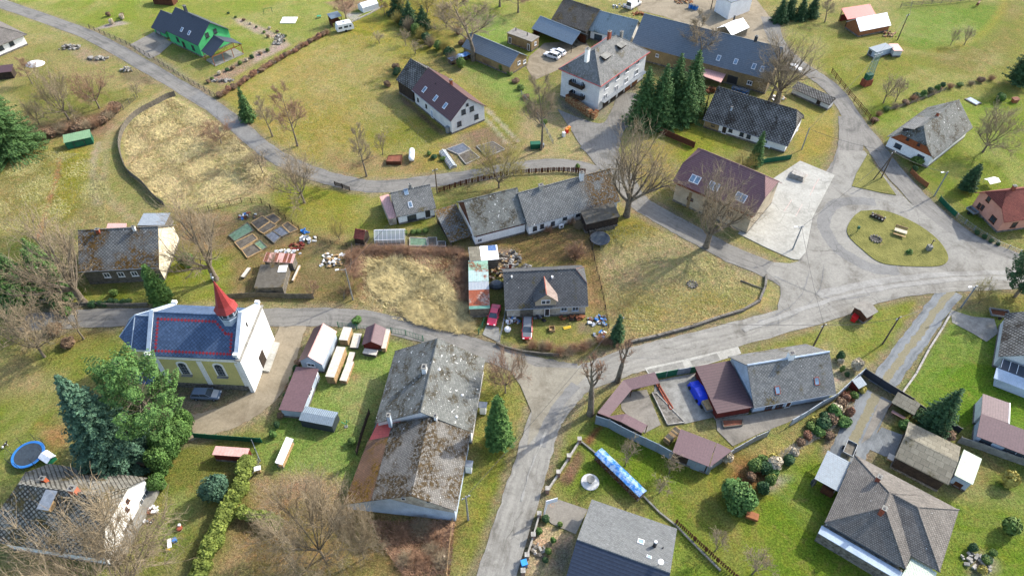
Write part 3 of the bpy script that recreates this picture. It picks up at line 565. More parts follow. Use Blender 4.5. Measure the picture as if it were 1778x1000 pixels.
T={
'green': (-82.45, 172.94, -0.634, 14.38, 10.38, 3.64, 7.69, 0.0, 0.0),
'green_annex': (-92.15, 179.78, -0.627, 6.12, 8.66, 1.74, 4.89, 0.0, 0.0),
'green_porch': (-74.19, 165.39, -0.726, 4.72, 8.97, 2.7, 5.19, 0.0, 0.0),
'whiteTL': (-136.97, 170.66, 0.972, 13.49, 14.81, 2.87, 5.0, 4.0, 4.0),
'garage_green': (-95.27, 127.48, 0.418, 5.46, 2.61, 1.78, 2.22, 0.0, 0.0),
'brown': (-14.55, 139.97, -0.92, 16.3, 9.77, 3.73, 7.69, 0.0, 0.0),
'brown_annex': (-22.0, 149.11, -0.825, 6.27, 9.43, 3.59, 7.29, 0.0, 0.0),
'longshed': (-4.4, 163.81, -0.697, 16.12, 7.26, 2.51, 4.8, 0.0, 0.0),
'flatbox': (2.91, 171.89, -0.647, 8.06, 3.5, 2.85, 2.85, 0.0, 0.0),
'openshed': (12.61, 174.28, -0.715, 13.56, 7.01, 2.44, 4.6, 0.0, 0.0),
'barnbrown': (18.64, 181.61, -0.643, 11.44, 11.76, 2.78, 6.62, 0.0, 0.0),
'farmA': (27.67, 175.7, -0.519, 11.83, 8.86, 2.6, 6.23, 0.0, 0.0),
'farmB': (48.8, 161.6, -0.521, 35.28, 12.46, 4.0, 9.19, 0.0, 0.0),
'apart': (21.97, 150.6, 0.869, 20.47, 11.95, 7.24, 11.97, 5.4, 6.34),
'whiteshedT': (58.99, 176.59, 0.666, 7.25, 5.18, 2.4, 3.95, 0.0, 0.0),
'checker': (54.34, 133.76, -0.558, 19.24, 12.25, 2.21, 7.34, 0.0, 1.44),
'lowshed': (71.24, 144.97, -0.829, 10.12, 2.48, 1.6, 2.4, 0.0, 0.0),
'stablered': (95.21, 184.83, 0.296, 9.19, 3.66, 2.19, 3.66, 0.0, 0.0),
'stablewhite': (96.75, 180.28, 0.347, 10.21, 5.78, 1.74, 3.92, 0.0, 0.0),
'greyshed': (95.11, 166.7, 0.453, 5.89, 2.72, 1.96, 1.96, 0.0, 0.0),
'pinkshed': (99.22, 167.22, 0.001, 2.41, 3.77, 1.79, 1.79, 0.0, 0.0),
'housefarR': (91.34, 127.83, 0.705, 17.67, 10.51, 2.8, 7.29, 0.0, 0.0),
'pink': (95.28, 102.8, 0.184, 6.91, 8.9, 3.24, 7.1, 0.0, 0.0),
'municip': (42.2, 107.51, -0.671, 17.18, 12.64, 5.15, 9.86, 2.22, 2.09),
'farmhouseR': (10.16, 105.62, 0.395, 19.71, 10.08, 2.65, 6.89, 0.0, 0.0),
'farmhouseL': (-3.98, 101.18, 0.367, 10.72, 10.62, 2.84, 7.21, 0.0, 0.0),
'leanL': (-11.24, 98.82, 0.444, 4.54, 7.68, 1.25, 3.18, 0.0, 0.0),
'leanR': (16.88, 100.6, 0.332, 7.08, 3.02, 2.5, 3.43, 0.0, 0.0),
'smallhouse': (-19.64, 105.08, 0.34, 7.86, 7.35, 2.31, 5.42, 0.0, 0.0),
'lefthouse': (-69.34, 90.6, 0.076, 13.73, 11.21, 3.61, 8.15, 0.0, 0.0),
'church': (-47.02, 67.39, -0.059, 13.71, 10.11, 8.02, 12.05, 0.0, 0.0),
'shedA': (-31.14, 68.84, 1.407, 6.8, 3.94, 2.52, 4.14, 0.0, 0.0),
'shedB': (-32.56, 60.84, 1.454, 8.02, 3.64, 2.2, 2.2, 0.0, 0.0),
'shedC': (-28.74, 56.15, -0.211, 5.25, 2.48, 1.9, 2.21, 0.0, 0.0),
'shedD': (-22.67, 71.58, 1.523, 3.76, 3.32, 1.55, 2.64, 0.0, 0.0),
'barnT': (-12.01, 59.67, 1.462, 13.31, 14.34, 3.6, 7.74, 0.0, 0.0),
'barnS': (-12.28, 46.84, 1.455, 11.55, 11.38, 3.76, 6.79, 0.0, 0.0),
'centre': (5.54, 81.77, 0.064, 14.11, 9.68, 2.64, 6.7, 0.0, 1.8),
'shedtop': (-5.18, 90.35, 0.119, 5.29, 3.75, 2.4, 2.4, 0.0, 0.0),
'shedlong': (-5.8, 82.75, 0.056, 3.54, 11.56, 2.3, 2.3, 0.0, 0.0),
'h35': (41.78, 63.42, 0.192, 13.37, 9.75, 2.3, 6.43, 0.0, 0.0),
'garage35': (32.46, 61.23, 0.202, 5.91, 8.81, 2.3, 2.3, 0.0, 0.0),
'shed35': (26.06, 50.69, -0.443, 5.24, 4.22, 2.3, 2.3, 0.0, 0.0),
'kiosk': (59.86, 77.25, 0.542, 2.82, 3.07, 1.96, 2.42, 0.0, 0.0),
'houseR': (80.48, 71.58, -0.11, 5.81, 11.33, 2.8, 7.96, 0.0, 0.0),
'brownR': (71.26, 54.78, -0.405, 5.14, 8.85, 2.6, 6.32, 0.0, 0.0),
'h38': (13.44, 33.42, -0.359, 11.59, 15.56, 2.44, 6.65, 0.0, 0.0),
'h39a': (48.64, 41.1, 0.933, 12.16, 10.25, 3.0, 6.1, 4.55, 5.26),
'h39b': (50.77, 40.96, -0.635, 13.62, 10.12, 3.0, 5.87, 0.0, 5.22),
'carport39': (44.58, 46.97, 0.941, 5.41, 3.25, 2.5, 2.5, 0.0, 0.0),
'barn39': (58.61, 49.52, -0.629, 7.07, 7.2, 3.05, 4.04, 0.0, 0.0),
'lightshed': (63.7, 47.57, -0.661, 2.4, 5.01, 2.44, 2.44, 0.0, 0.0),
'h40': (-58.01, 41.08, -0.147, 14.6, 11.29, 3.0, 8.64, 2.48, 0.89),
'shed40': (-40.15, 50.27, -0.079, 5.04, 1.41, 1.9, 1.9, 0.0, 0.0),
'patchshed': (-42.15, 89.45, -0.08, 5.43, 2.13, 2.0, 2.29, 0.0, 0.0),
'bigbrownshed': (-42.59, 85.02, 0.044, 4.98, 5.78, 2.0, 2.0, 0.0, 0.0),
'redhut': (-28.39, 96.05, -0.239, 2.04, 2.61, 1.78, 2.92, 0.0, 0.0),
'greenhouse': (-23.09, 96.38, 0.038, 5.58, 2.88, 1.42, 2.61, 0.0, 0.0),
'tinshed': (-68.57, 99.88, 0.02, 5.12, 3.51, 2.2, 2.2, 0.0, 0.0),
'brownRlow': (71.35, 52.43, -0.509, 7.35, 3.92, 2.3, 2.98, 0.0, 0.0),
'brownRup': (71.72, 56.86, -0.482, 3.66, 3.97, 2.9, 2.9, 0.0, 0.0),
}
a_=G(1733.6,618.6,2.8);b_=G(1745.6,543.5,2.8);d_=(b_-a_)[:2];l_=float(np.hypot(*d_));d_=d_/l_;m_=(a_+b_)[:2]/2+np.array([d_[1],-d_[0]])*5.
T['houseR']=(float(m_[0]),float(m_[1]),math.atan2(d_[1],d_[0]),l_,10.,2.8,6.8,0,0)
for k_,a_,b_ in(('housefarR',2.,0),('pink',1.6,0),('centre',0,1.8),('h39b',0,5.2)): T[k_]=T[k_][:7]+(a_,b_)
T['pink']=T['pink'][:3]+(9.5,)+T['pink'][4:]; T['pink']=(T['pink'][0]+1.28,T['pink'][1]+.24)+T['pink'][2:]
class H:
    """one building: an Empty with wall, roof, windows, doors and chimneys as parts"""
    def __init__(s,key,name,label,rm,wm,cat='house',mode='g',o=.4,cl=None,cr=None,t=.14,group=None,ground=True,wall=True,em=None,soffit=None,open_sides='',post=None):
        s.cx,s.cy,s.th,s.L,s.W,s.he,s.hr,s.hl,s.hR=T[key]; s.o=o; s.mode=mode
        s.e=empty(name,label,cat,(s.cx,s.cy,0),s.th,group)
        L2,W2,he,hr=s.L/2,s.W/2,s.he,s.hr; s.slope=(hr-he)/(W2 if mode!='m' else s.W) if mode!='f' else 0
        mb=MB(); e=lambda x,y,z:(x,y,z)
        if mode=='f':
            P=[[(-L2,-W2,he),(L2,-W2,he),(L2,W2,he),(-L2,W2,he)]]
        elif mode=='m':
            P=[[(-L2,-W2,he),(L2,-W2,he),(L2,W2,hr),(-L2,W2,hr)]]
        else:
            c={-1:0 if mode=='h' else cl,1:0 if mode=='h' else cr}; h={-1:max(s.hl,0),1:max(s.hR,0)}
            K={}
            for sg in(-1,1):
                hip=(c[sg] is not None) and h[sg]>.05
                if hip:
                    cc=c[sg]; K[sg]=dict(k=[(sg*L2,-W2*(1-cc),he+(hr-he)*cc),(sg*L2,W2*(1-cc),he+(hr-he)*cc)],r=(sg*(L2-h[sg]),0,hr),hip=True,c=cc)
                else: K[sg]=dict(k=None,r=(sg*L2,0,hr),hip=False,c=1)
            eLN,eRN,eLF,eRF=(-L2,-W2,he),(L2,-W2,he),(L2*-1,W2,he),(L2,W2,he)
            def side(t_):
                a=[(-L2,t_*W2,he),(L2,t_*W2,he)]; i=0 if t_<0 else 1
                if K[1]['hip'] and K[1]['c']>0: a.append(K[1]['k'][i])
                a+=[K[1]['r'],K[-1]['r']]
                if K[-1]['hip'] and K[-1]['c']>0: a.append(K[-1]['k'][i])
                return a if t_<0 else a[::-1]
            P=[side(-1),side(1)]
            for sg in(-1,1):
                if K[sg]['hip']:
                    q=[K[sg]['k'][0],K[sg]['k'][1],K[sg]['r']]; P.append(q if sg>0 else q[::-1])
            s.K=K
        mb.slab(P,t,0,1); s.roofm=rm
        s.roof=mb.build('roof',[rm,em or rm],s.e)
        # ridge and hip caps
        if mode in 'gh':
            rc=MB(); 
            if hr-he>1: 
                rc.tube(K[-1]['r'],K[1]['r'],.12,n=5)
                for sg in(-1,1):
                    if K[sg]['hip']:
                        for q in K[sg]['k']: rc.tube(q,K[sg]['r'],.1,n=5)
                rc.build('ridge_cap',s.capm if hasattr(s,'capm') else rm,s.roof)
        if wall:
            lx,wy=L2-o,W2-o; zt=he-t+ (s.slope*o if mode!='f' else 0)-.01
            mb=MB()
            def prof(sg):
                if mode=='f': a=[(-wy,0),(wy,0),(wy,zt),(-wy,zt)]
                elif mode=='m': a=[(-wy,0),(wy,0),(wy,hr-t-s.slope*o-.01),(-wy,zt)]
                else:
                    zr=hr-t-.02; kk=K[sg]
                    if kk['hip'] and kk['c']==0: a=[(-wy,0),(wy,0),(wy,zt),(0.01,zt),(-0.01,zt),(-wy,zt)]
                    else:
                        zk=min(zr,he+(hr-he)*kk['c']+ (0 if not kk['hip'] else .0)-t-.02 if kk['hip'] else zr); yk=max(.01,(zr-zk)/s.slope)
                        a=[(-wy,0),(wy,0),(wy,zt),(yk,zk),(-yk,zk),(-wy,zt)]
                return a
            A,B=prof(-1),prof(1); n=len(A)
            # keep the inner eave line of full hips lower than the roof
            mb.face([(lx,y,z) for y,z in B]); mb.face([(-lx,y,z) for y,z in A[::-1]])
            for i in range(n):
                j=(i+1)%n
                if i in (0,): mb.face([(-lx,A[i][0],0),(-lx,A[j][0],0),(lx,B[j][0],0),(lx,B[i][0],0)]); continue
                if (mode in 'gh') and i in(2,3,4) and (K[-1]['c']!=K[1]['c'] or K[1]['hip']): 
                    continue
                mb.face([(lx,B[i][0],B[i][1]),(lx,B[j][0],B[j][1]),(-lx,A[j][0],A[j][1]),(-lx,A[i][0],A[i][1])][::-1])
            s.wall=mb.build('wall',wm,s.e)
            pl=MB()
            for y in(-1,1): pl.box((0,y*(wy+.02),.2),(2*lx+.08,.08,.4))
            for x in(-1,1): pl.box((x*(lx+.02),0,.19),(.08,2*wy-.04,.38))
            if ground: pl.build('plinth',M['stone'],s.e)
        elif post:
            for x in(-1,1):
                for y in (-1,1):
                    zz=(he if (mode!='m' or y<0) else hr)-t
                    MB().box((x*(L2-.3),y*(W2-.3),zz/2),(.14,.14,zz)).build('post',post,s.e)
            if open_sides:
                for sd_ in open_sides:
                    b=MB(); 
                    if sd_ in 'NF': b.box((0,(W2-.42)*(-1 if sd_=='N' else 1),he*.45),(s.L-.8,.06,he*.9))
                    else: b.box(((L2-.42)*(-1 if sd_=='L' else 1),0,he*.45),(.06,s.W-.8,he*.9))
                    b.build('wall',wm,s.e)
    def loc(s,r,x,y,plane):
        o=CP-np.array([s.cx,s.cy,0]); d=ray(*PX(r,x,y)); c,q=math.cos(-s.th),math.sin(-s.th)
        f=lambda v:np.array([v[0]*c-v[1]*q,v[0]*q+v[1]*c,v[2]]); o=f(o);d=f(d)
        n,k=plane; t=(k-n@o)/(n@d); return o+d*t
    def wp(s,sd_):
        return {'N':(np.array([0,1.,0]),-(s.W/2-s.o)),'F':(np.array([0,1.,0]),s.W/2-s.o),'L':(np.array([1.,0,0]),-(s.L/2-s.o)),'R':(np.array([1.,0,0]),s.L/2-s.o)}[sd_]
    def win(s,sd_,r,x,y,w=1.,h=1.1,fm=None,door=False,mull=1,label=None,trim=True,z=None):
        p=s.loc(r,x,y,s.wp(sd_)); nrm={'N':(0,-1),'F':(0,1),'L':(-1,0),'R':(1,0)}[sd_]
        if door: zc=h/2+.05
        else: zc=min(max(p[2],h/2+.35),s.hr-.5) if z is None else z
        lim=(s.L/2-s.o-w/2-.1) if sd_ in 'NF' else (s.W/2-s.o-w/2-.1)
        if sd_ in 'NF': p[0]=min(max(p[0],-lim),lim)
        else: p[1]=min(max(p[1],-lim),lim)
        c=(p[0],p[1]); fm=fm or M['whitemetal']; b=MB()
        def bx(u,zz,du,dz,dep,off):
            if sd_ in 'NF': return ((c[0]+u,s.wp(sd_)[1]+nrm[1]*off,zz),(du,dep,dz))
            return ((s.wp(sd_)[1]+nrm[0]*off,c[1]+u,zz),(dep,du,dz))
        fw=.1
        for u in(-1,1): b.box(*bx(u*(w/2-fw/2),zc,fw,h,.1,.04))
        for v in(-1,1): b.box(*bx(0,zc+v*(h/2-fw/2),w-2*fw,fw,.1,.04))
        if not door:
            for k in range(1,mull+1): b.box(*bx(-w/2+w*k/(mull+1),zc,.07,h-2*fw,.08,.04))
            b.box(*bx(0,zc-h/2-.05,w+.16,.06,.2,.07))
        f=b.build('door' if door else 'window',fm,s.e)
        MB().box(*bx(0,zc,w-2*fw+.02,h-2*fw+.02,.03,.025)).build('door_panel' if door else 'pane',(door if door is not True else M['brownwood']) if door else M['glass'],f)
        return f
    def rp(s,side,r,x,y):
        nv={'N':np.array([0,-s.slope,1.]),'F':np.array([0,s.slope,1.]),'m':np.array([0,-s.slope,1.])}[side]
        k=s.hr if s.mode!='m' else s.he+s.slope*s.W/2
        return s.loc(r,x,y,(nv,k))
    def chim(s,r,x,y,side='N',h=1.1,w=.6,m=None,cap=True,top=None):
        p=s.rp(side,r,x,y); b=MB(); z1=p[2]+h
        b.box((p[0],p[1],(p[2]-.6+z1)/2),(w,w*.8,z1-p[2]+.6))
        if cap: b.box((p[0],p[1],z1+.04),(w+.14,w*.8+.14,.08),m=1); b.box((p[0],p[1],z1+.12),(w*.5,w*.4,.1),m=2)
        return b.build('chimney',[m or M['white'],M['concrete'],M['darkmetal']],s.roof)
    def sky(s,r,x,y,side='N',w=.8,h=1.2,fm=None):
        p=s.rp(side,r,x,y); sg=-1 if side in 'N' else 1
        a=math.atan(s.slope)*( -sg); b=MB()
        def q(u,v,n):
            # v along slope (up), n normal offset
            cy=-sg*math.cos(abs(a))
            return (p[0]+u,p[1]+cy*v+sg*math.sin(abs(a))*n,p[2]+math.sin(abs(a))*v+math.cos(abs(a))*n)
        fo=[(-w/2,-h/2),(w/2,-h/2),(w/2,h/2),(-w/2,h/2)]; fi=[(x_*.78,y_*.84) for x_,y_ in fo]
        for i in range(4):
            j=(i+1)%4
            b.face([q(*fo[i],.1),q(*fo[j],.1),q(*fi[j],.1),q(*fi[i],.1)]); b.face([q(*fo[i],-.02),q(*fo[j],-.02),q(*fo[j],.1),q(*fo[i],.1)])
        b.face([q(*f_,.08) for f_ in fi],1)
        return b.build('skylight',[fm or M['greymetal'],M['skyglass']],s.roof)
    def vent(s,r,x,y,side='N',m=None,h=.35,rad=.08):
        p=s.rp(side,r,x,y); return MB().tube((p[0],p[1],p[2]-.1),(p[0],p[1],p[2]+h),rad,n=8).build('vent_pipe',m or M['darkmetal'],s.roof)
    def gutter(s,m=None,sides='N'):
        for sd_ in sides:
            y=(s.W/2+.06)*(-1 if sd_=='N' else 1); MB().tube((-s.L/2,y,s.he-.1),(s.L/2,y,s.he-.1),.07,n=6).build('gutter',m or M['greymetal'],s.e)
    def add(s,name,mb,m): return mb.build(name,m,s.e)
# roof coverings
RF=dict(
 black=roof('black_metal_tiles',C(66,72,84),C(56,62,74),'rows',.36,rough=.5,grime=.1),
 brownm=roof('plum_brown_metal_tiles',C(140,106,108),C(120,90,92),'rows',.4,rough=.5,grime=.2),
 brown=roof('brown_metal_tiles',C(108,76,76),C(94,66,66),'rows',.4,rough=.5,grime=.15,spots=0),
 brown2=roof('brown_ribbed_sheet',C(108,84,88),C(94,74,78),'ribs',.35,rough=.55,grime=.15),
 brown3=roof('dark_brown_sheet',C(98,74,76),C(86,65,68),'rows',.5,rough=.5,grime=.12,bump=.2),
 slate=roof('grey_fibre_slates',C(142,142,138),C(112,113,111),'diamond',.36,.03,moss=.25,mossc=C(110,100,70),spots=.3,grime=.45),
 farmmoss=roof('slates_turning_to_moss',C(140,142,140),C(112,114,114),'diamond',.4,.05,moss=1.5,mossc=C(120,92,50),mscale=.4,spots=.3,grime=.4,zone=(0,2.,5.)),
 slatemoss=roof('mossy_grey_slates',C(140,142,140),C(112,114,114),'diamond',.42,.07,moss=1.2,mossc=C(120,92,45),mscale=.2,spots=.3,grime=.5),
 slatelichen=roof('lichened_slates',C(138,140,134),C(104,107,104),'tile',.32,.03,moss=.7,mossc=C(88,82,66),mscale=.5,spots=.8,grime=.75),
 dark=roof('dark_fibre_slates',C(108,109,109),C(88,89,90),'diamond',.38,.04,moss=.1,spots=.2,grime=.4),
 check=roof('dark_chequered_slates',C(138,137,132),C(106,106,104),'diamond',.5,.1,gapc=C(56,53,48),moss=.4,mossc=C(60,52,42),spots=.1,grime=.3),
 check2=roof('grey_chequered_slates',C(160,158,148),C(128,126,118),'diamond',.5,.09,gapc=C(52,48,40),moss=.5,mossc=C(110,95,50),spots=.1,grime=.4),
 blue=roof('blue_grey_sheet',C(140,155,160),C(122,138,144),'ribs',.6,rough=.55,spec=.4,grime=.35,moss=.2,mossc=C(95,110,100)),
 bluedk=roof('slate_blue_metal_tiles',C(122,132,140),C(104,114,124),'rows',.45,rough=.55,grime=.2),
 mossbrown=roof('brown_mossy_shingles',C(128,120,108),C(100,90,80),'tile',.3,.04,moss=.5,mossc=C(120,100,60),grime=.5),
 church=roof('dark_blue_slates',C(92,114,146),C(74,94,122),'diamond',.42,.03,grime=.15),
 redspire=roof('red_metal_shingles',C(178,70,68),C(150,54,56),'rows',.3,rough=.55,grime=.4),
 red=roof('red_ribbed_sheet',C(205,90,85),C(190,80,76),'ribs',.4,rough=.5,grime=.15),
 redtile=roof('red_brown_tiles',C(150,82,70),C(130,68,60),'tile',.32,.04,grime=.2),
 pinktin=roof('faded_pink_sheet',C(225,175,165),C(205,150,142),'ribs',.5,rough=.5,grime=.2),
 whitesheet=roof('white_sheet',C(245,245,245,1.),C(235,235,235,1.),'ribs',.5,rough=.5,grime=.03),
 tin=roof('galvanised_corrugated_sheet',C(190,198,202),C(165,172,178),'corr',.25,rough=.45,spec=.5,metal=.2,grime=.25),
 tinblue=roof('blue_grey_corrugated_sheet',C(145,160,170),C(118,134,146),'corr',.3,rough=.5,spec=.5,grime=.1),
 tingreen=roof('pale_green_corrugated_sheet',C(215,228,205),C(195,210,185),'corr',.3,rough=.5,grime=.1),
 greenroof=roof('green_sheet',C(130,165,125),C(110,150,108),'ribs',.4,grime=.2),
 felt=roof('roofing_felt',C(160,155,145),C(128,122,112),'plain',grime=.4),
 feltdk=roof('dark_roofing_felt',C(110,105,95),C(85,80,70),'plain',grime=.4,moss=.4,mossc=C(120,100,50)),
 shingle=roof('fine_grey_shingles',C(125,128,128),C(108,111,112),'tile',.28,.02,grime=.15),
 shingledk=roof('blue_black_pantiles',C(70,80,98),C(55,64,80),'rows',.42,grime=.1,bump=1.),
 brownsl=roof('grey_brown_tiles',C(140,134,126),C(116,110,104),'tile',.3,.04,grime=.2,spots=.1),
 panel=roof('old_fibre_sheets',C(142,136,118),C(120,114,98),'tile',1.1,.03,moss=.25,grime=.4),
)
# ================================================================== buildings
h=H('green','house','mint green house with black metal roof and two skylights','' or RF['black'],M['greenwall'],o=.5)
for x,y in((1215,200),(1264,222)): h.sky(1,x,y,fm=M['whitemetal'])
h.chim(1,1240,70,'N',1.2,.7,M['anthracite']); h.vent(1,1284,118)
for x,y in((1383,236),(1436,210)): h.win('R',1,x,y,1.,1.2,M['darkmetal'])
for x,y in((1187,265),(1290,320)): h.win('N',1,x,y,1.,1.3,M['darkmetal'])
h.win('N',1,1232,310,1.,2.1,M['darkmetal'],door=M['darkwood'])
h=H('green_annex','garage','mint green garage annex with dark roof behind the green house',RF['black'],M['greenwall'],cat='garage',o=.4)
h.win('N',1,1065,235,2.,1.9,M['darkmetal'],door=M['greymetal'])
h=H('green_porch','porch','open black roofed porch on orange posts at the green house gable',RF['black'],None,cat='porch',wall=False,post=M['orangewood'],t=.1)
for a in((-h.L/2+.3,h.L/2-.3),): h.add('beam',MB().box((0,-h.W/2+.3,2.45),(h.L-.6,.12,.18)).box((0,h.W/2-.3,2.45),(h.L-.6,.12,.18)).box((h.L/2-.3,0,2.5),(.12,h.W-.6,.18)),M['orangewood'])
for y in(-1.4,1.4): h.add('post',MB().box((h.L/2-.3,y,1.2),(.14,.14,2.4)),M['orangewood'])
h.add('terrace',MB().box((0,0,.06),(h.L,h.W-.6,.12)),M['concrete'])
h=H('whiteTL','house','white house with shallow dark brown roof cut by the left edge',RF['brownsl'],M['white'],mode='h',o=.8)
for x,y in((75,290),(5,320)): h.win('N' if False else 'N',1,x,y,1.2,1.3,M['darkmetal'])
h=H('garage_green','shed','green metal garage standing alone on the meadow at left',RF['greenroof'],M['greenmetal'],cat='shed',mode='m',o=.1,ground=False,t=.06)
h.win('N',1,530,960,2.2,1.5,M['darkmetal'],door=M['greenmetal'])
h=H('brown','house','white house with brown metal tile roof and three skylights',RF['brown'],M['whitegrey'],o=.4)
for x,y in((1143,600),(1217,658),(1281,708)): h.sky(2,x,y,fm=M['whitemetal'],w=.9,h=1.5)
h.chim(2,1320,558,'N',.9,.6,M['brick']); h.vent(2,1215,562)
for x,y in((1403,748),(1458,727),(1489,781),(1375,828)): h.win('R',2,x,y,1.1,1.2,M['darkmetal'])
h.win('R',2,1428,700,.6,.6,M['darkmetal'])
for x,y in((1100,668),(1155,710)): h.win('N',2,x,y,.6,.9,M['darkmetal'])
h.win('N',2,1192,745,1.,2.,door=M['bluewhite']); h.gutter()
h=H('brown_annex','barn','old timber barn end with lichened grey roof joined to the brown roofed house',RF['check'],M['darkwood'],cat='barn',o=.3)
h=H('longshed','shed','long low shed with grey blue roof and ochre gable',RF['bluedk'],M['ochre'],cat='shed',o=.3)
h.win('R',3,80,420,1.,.9); h.win('R',3,118,412,1,.9) 
h=H('flatbox','hut','flat roofed concrete block building beside the open shed',RF['felt'],M['ochre'],cat='hut',mode='f',o=.1)
h.win('R',3,190,292,.8,.9); h.win('N',3,145,312,.8,1.8,door=M['greywood']); h.win('N',3,22,262,.8,1.8,door=M['darkwood'])
for x,y in((-2.8,.6),(1.2,.2)): h.add('chimney',MB().tube((x,y,2.8),(x,y,3.7),.12,n=8),M['darkmetal'])
h=H('openshed','shed','open fronted shed with pale grey metal roof next to the white cars',RF['tinblue'],M['brownwood'],cat='shed',wall=False,post=M['darkwood'],open_sides='FL',t=.08)
b=MB()
for k in range(26): b.box((rng.uniform(-h.L/2+.6,h.L/2-.8),rng.uniform(0,h.W/2-.8),rng.uniform(.2,1.3)),(rng.uniform(.4,1.5),.5,rng.uniform(.2,.7)),rng.uniform(-.2,.2))
tag(b.build('stacked_goods',[M['greywood']],loc=(h.cx,h.cy,0)),'pile of timber and farm goods stored under the open shed','timber pile').rotation_euler=(0,0,h.th)
h=H('barnbrown','barn','barn with brown weathered shingle roof at the top',RF['mossbrown'],M['greywood'],cat='barn')
h=H('farmA','barn','farm wing with pale blue sheet roof left of the long dark roof',RF['blue'],M['white'],cat='barn')
h.win('N',3,610,250,2.2,1.4,M['darkmetal'],mull=2)
h=H('farmB','barn','long farm building with blue grey metal tile roof behind the spruces',RF['bluedk'],M['ochre'],cat='barn',o=.3)
h.win('N',3,1005,372,.8,.8); 
for x,y in((1190,450),(1322,478),(1462,515),(1527,535)): h.sky(35,x,y,fm=M['whitemetal'],w=.9,h=1.4)
h.win('N',35,1300,600,2.6,2.4,M['greywood'],door=M['darkmetal']); h.win('N',35,1430,640,1.2,1.)
h.chim(35,1478,305,'F',.8,.7,M['anthracite']); h.gutter()
def quadbox(name,label,cat,r,s,z,rm,wm=None,t=.12,post=None,o=.15,group=None,z0=0.):
    P=[np.array(p) for p in GL(r,s,z)]; a=sum(P[i-1][0]*P[i][1]-P[i][0]*P[i-1][1] for i in range(len(P)))
    if a<0: P=P[::-1]
    c=sum(P)/len(P); P=[p-c for p in P]; e=empty(name,label,cat,(c[0],c[1],0),0,group)
    mb=MB(); mb.prism([tuple(p) for p in P],z-t,z); mb.build('roof',rm,e)
    Q=[p*(1-o/max(np.linalg.norm(p),.1)*1.4) for p in P]
    if wm: MB().prism([tuple(p) for p in Q],z0,z-t-.01).build('wall',wm,e)
    if post:
        for q in Q: MB().box((q[0],q[1],(z-t)/2),(.12,.12,z-t)).build('post',post,e)
    return e,Q
quadbox('lean_to','pale pinkish lean-to roof at the farm yard door','shed',3,'1290 500 1335 442 1480 470 1430 552',2.4,RF['pinktin'],None,post=M['greywood'])
h=H('apart','apartment_house','tall grey apartment house with slate hip roof and balconies',RF['slate'],M['whitegrey'],cat='apartment house',mode='h',o=.55)
for x,y in((668,574),(741,516),(804,467),(874,413),(657,646),(731,590),(797,538),(866,482)): h.win('N',3,x,y,1.5,1.3,mull=1)
for x,y in((452,540),(447,612)): h.win('L',3,x,y,1.2,1.1)
for x,y in((507,572),(500,648)): h.win('L',3,x,y,.9,2.,z=None)
for zb in(4.9,2.2):
    p=h.loc(3,475,590 if zb>4 else 668,h.wp('L')); b=MB(); x0=-h.L/2+h.o; b.box((x0-.6,p[1],zb),(1.2,3.8,.14))
    b.box((x0-1.17,p[1],zb+.5),(.06,3.8,.9)).box((x0-.6,p[1]-1.87,zb+.5),(1.2,.06,.9)).box((x0-.6,p[1]+1.87,zb+.5),(1.2,.06,.9)); h.add('balcony',b,M['darkwood'])
b=MB(); b.box((.3,-h.W/2+h.o-.55,2.55),(h.L-2.4,1.1,.1)); h.add('canopy',b,M['greymetal'])
for x in(-6.5,-3.4,-.2,2.8,5.8): h.add('garage_door',MB().box((x,-h.W/2+h.o-.03,1.05),(2.3,.06,2.1)),M['darkwood'] if x<2 else M['orangewood'])
h.chim(3,683,255,'N',1.6,.8,M['brick']); h.chim(3,765,240,'N',1.,.7,M['concrete'])
q=h.chim(3,535,395,'F',2.3,.9,M['white']); 
for x,y in((662,392),(765,318)):
    p=h.rp('N',3,x,y); b=MB(); b.box((p[0],p[1]-.1,p[2]+.35),(2.3,.9,.5)); b.slab([[(p[0]-1.3,p[1]-.75,p[2]+.62),(p[0]+1.3,p[1]-.75,p[2]+.62),(p[0]+1.3,p[1]+.8,p[2]+.98),(p[0]-1.3,p[1]+.8,p[2]+.98)]],.06,1)
    b.build('dormer',[M['darkwood'],M['slatewhite'] if 'slatewhite' in M else M['concrete']],h.roof)
b=MB()
for sd_,yy in((1,-h.W/2-.02),(1,h.W/2+.02)): b.box((0,yy,h.he-.02),(h.L+.1,.16,.16))
for xx in(-h.L/2-.02,h.L/2+.02): b.box((xx,0,h.he-.02),(.16,h.W-.1,.16))
h.add('gutter',b,mottle('red_gutter_paint',C(205,110,105),C(190,98,95)))
e,Q=quadbox('house','white office building at the top edge by the works yard','house',3,'1400 -40 1500 20 1660 -40 1560 -120',5.,RF['bluedk'],M['white'],o=.3)
h=H('whiteshedT','shed','small hut with white metal roof on the works yard',RF['whitesheet'],M['greywood'],cat='hut',o=.25,t=.08)
h.chim(3,1518,130,'F',.9,.4,M['anthracite'])
h=H('checker','house','low white farmhouse with dark chequered slate roof',RF['check'],M['white'],cr=.5,o=.4)
for x,y in((430,600),(550,645),(625,670)): h.win('N',33,x,y,.9,1.,M['darkmetal'])
h.win('N',33,240,545,.8,.7,M['darkmetal']); h.win('N',33,360,600,1.1,2.,door=M['darkwood'])
for x,y in((805,725),): h.win('N',33,x,y,1.,.9)
for x,y in((1150,600),): h.win('R',33,x,y,1,1)
h.chim(33,435,385,'N',.8,.35,M['bluewhite']); h.gutter()
x0=-h.L/2+h.o; h.add('stone_facing',MB().box((x0+1.75,-h.W/2+h.o-.03,1.05),(3.4,.06,2.05)),M['ochre'])
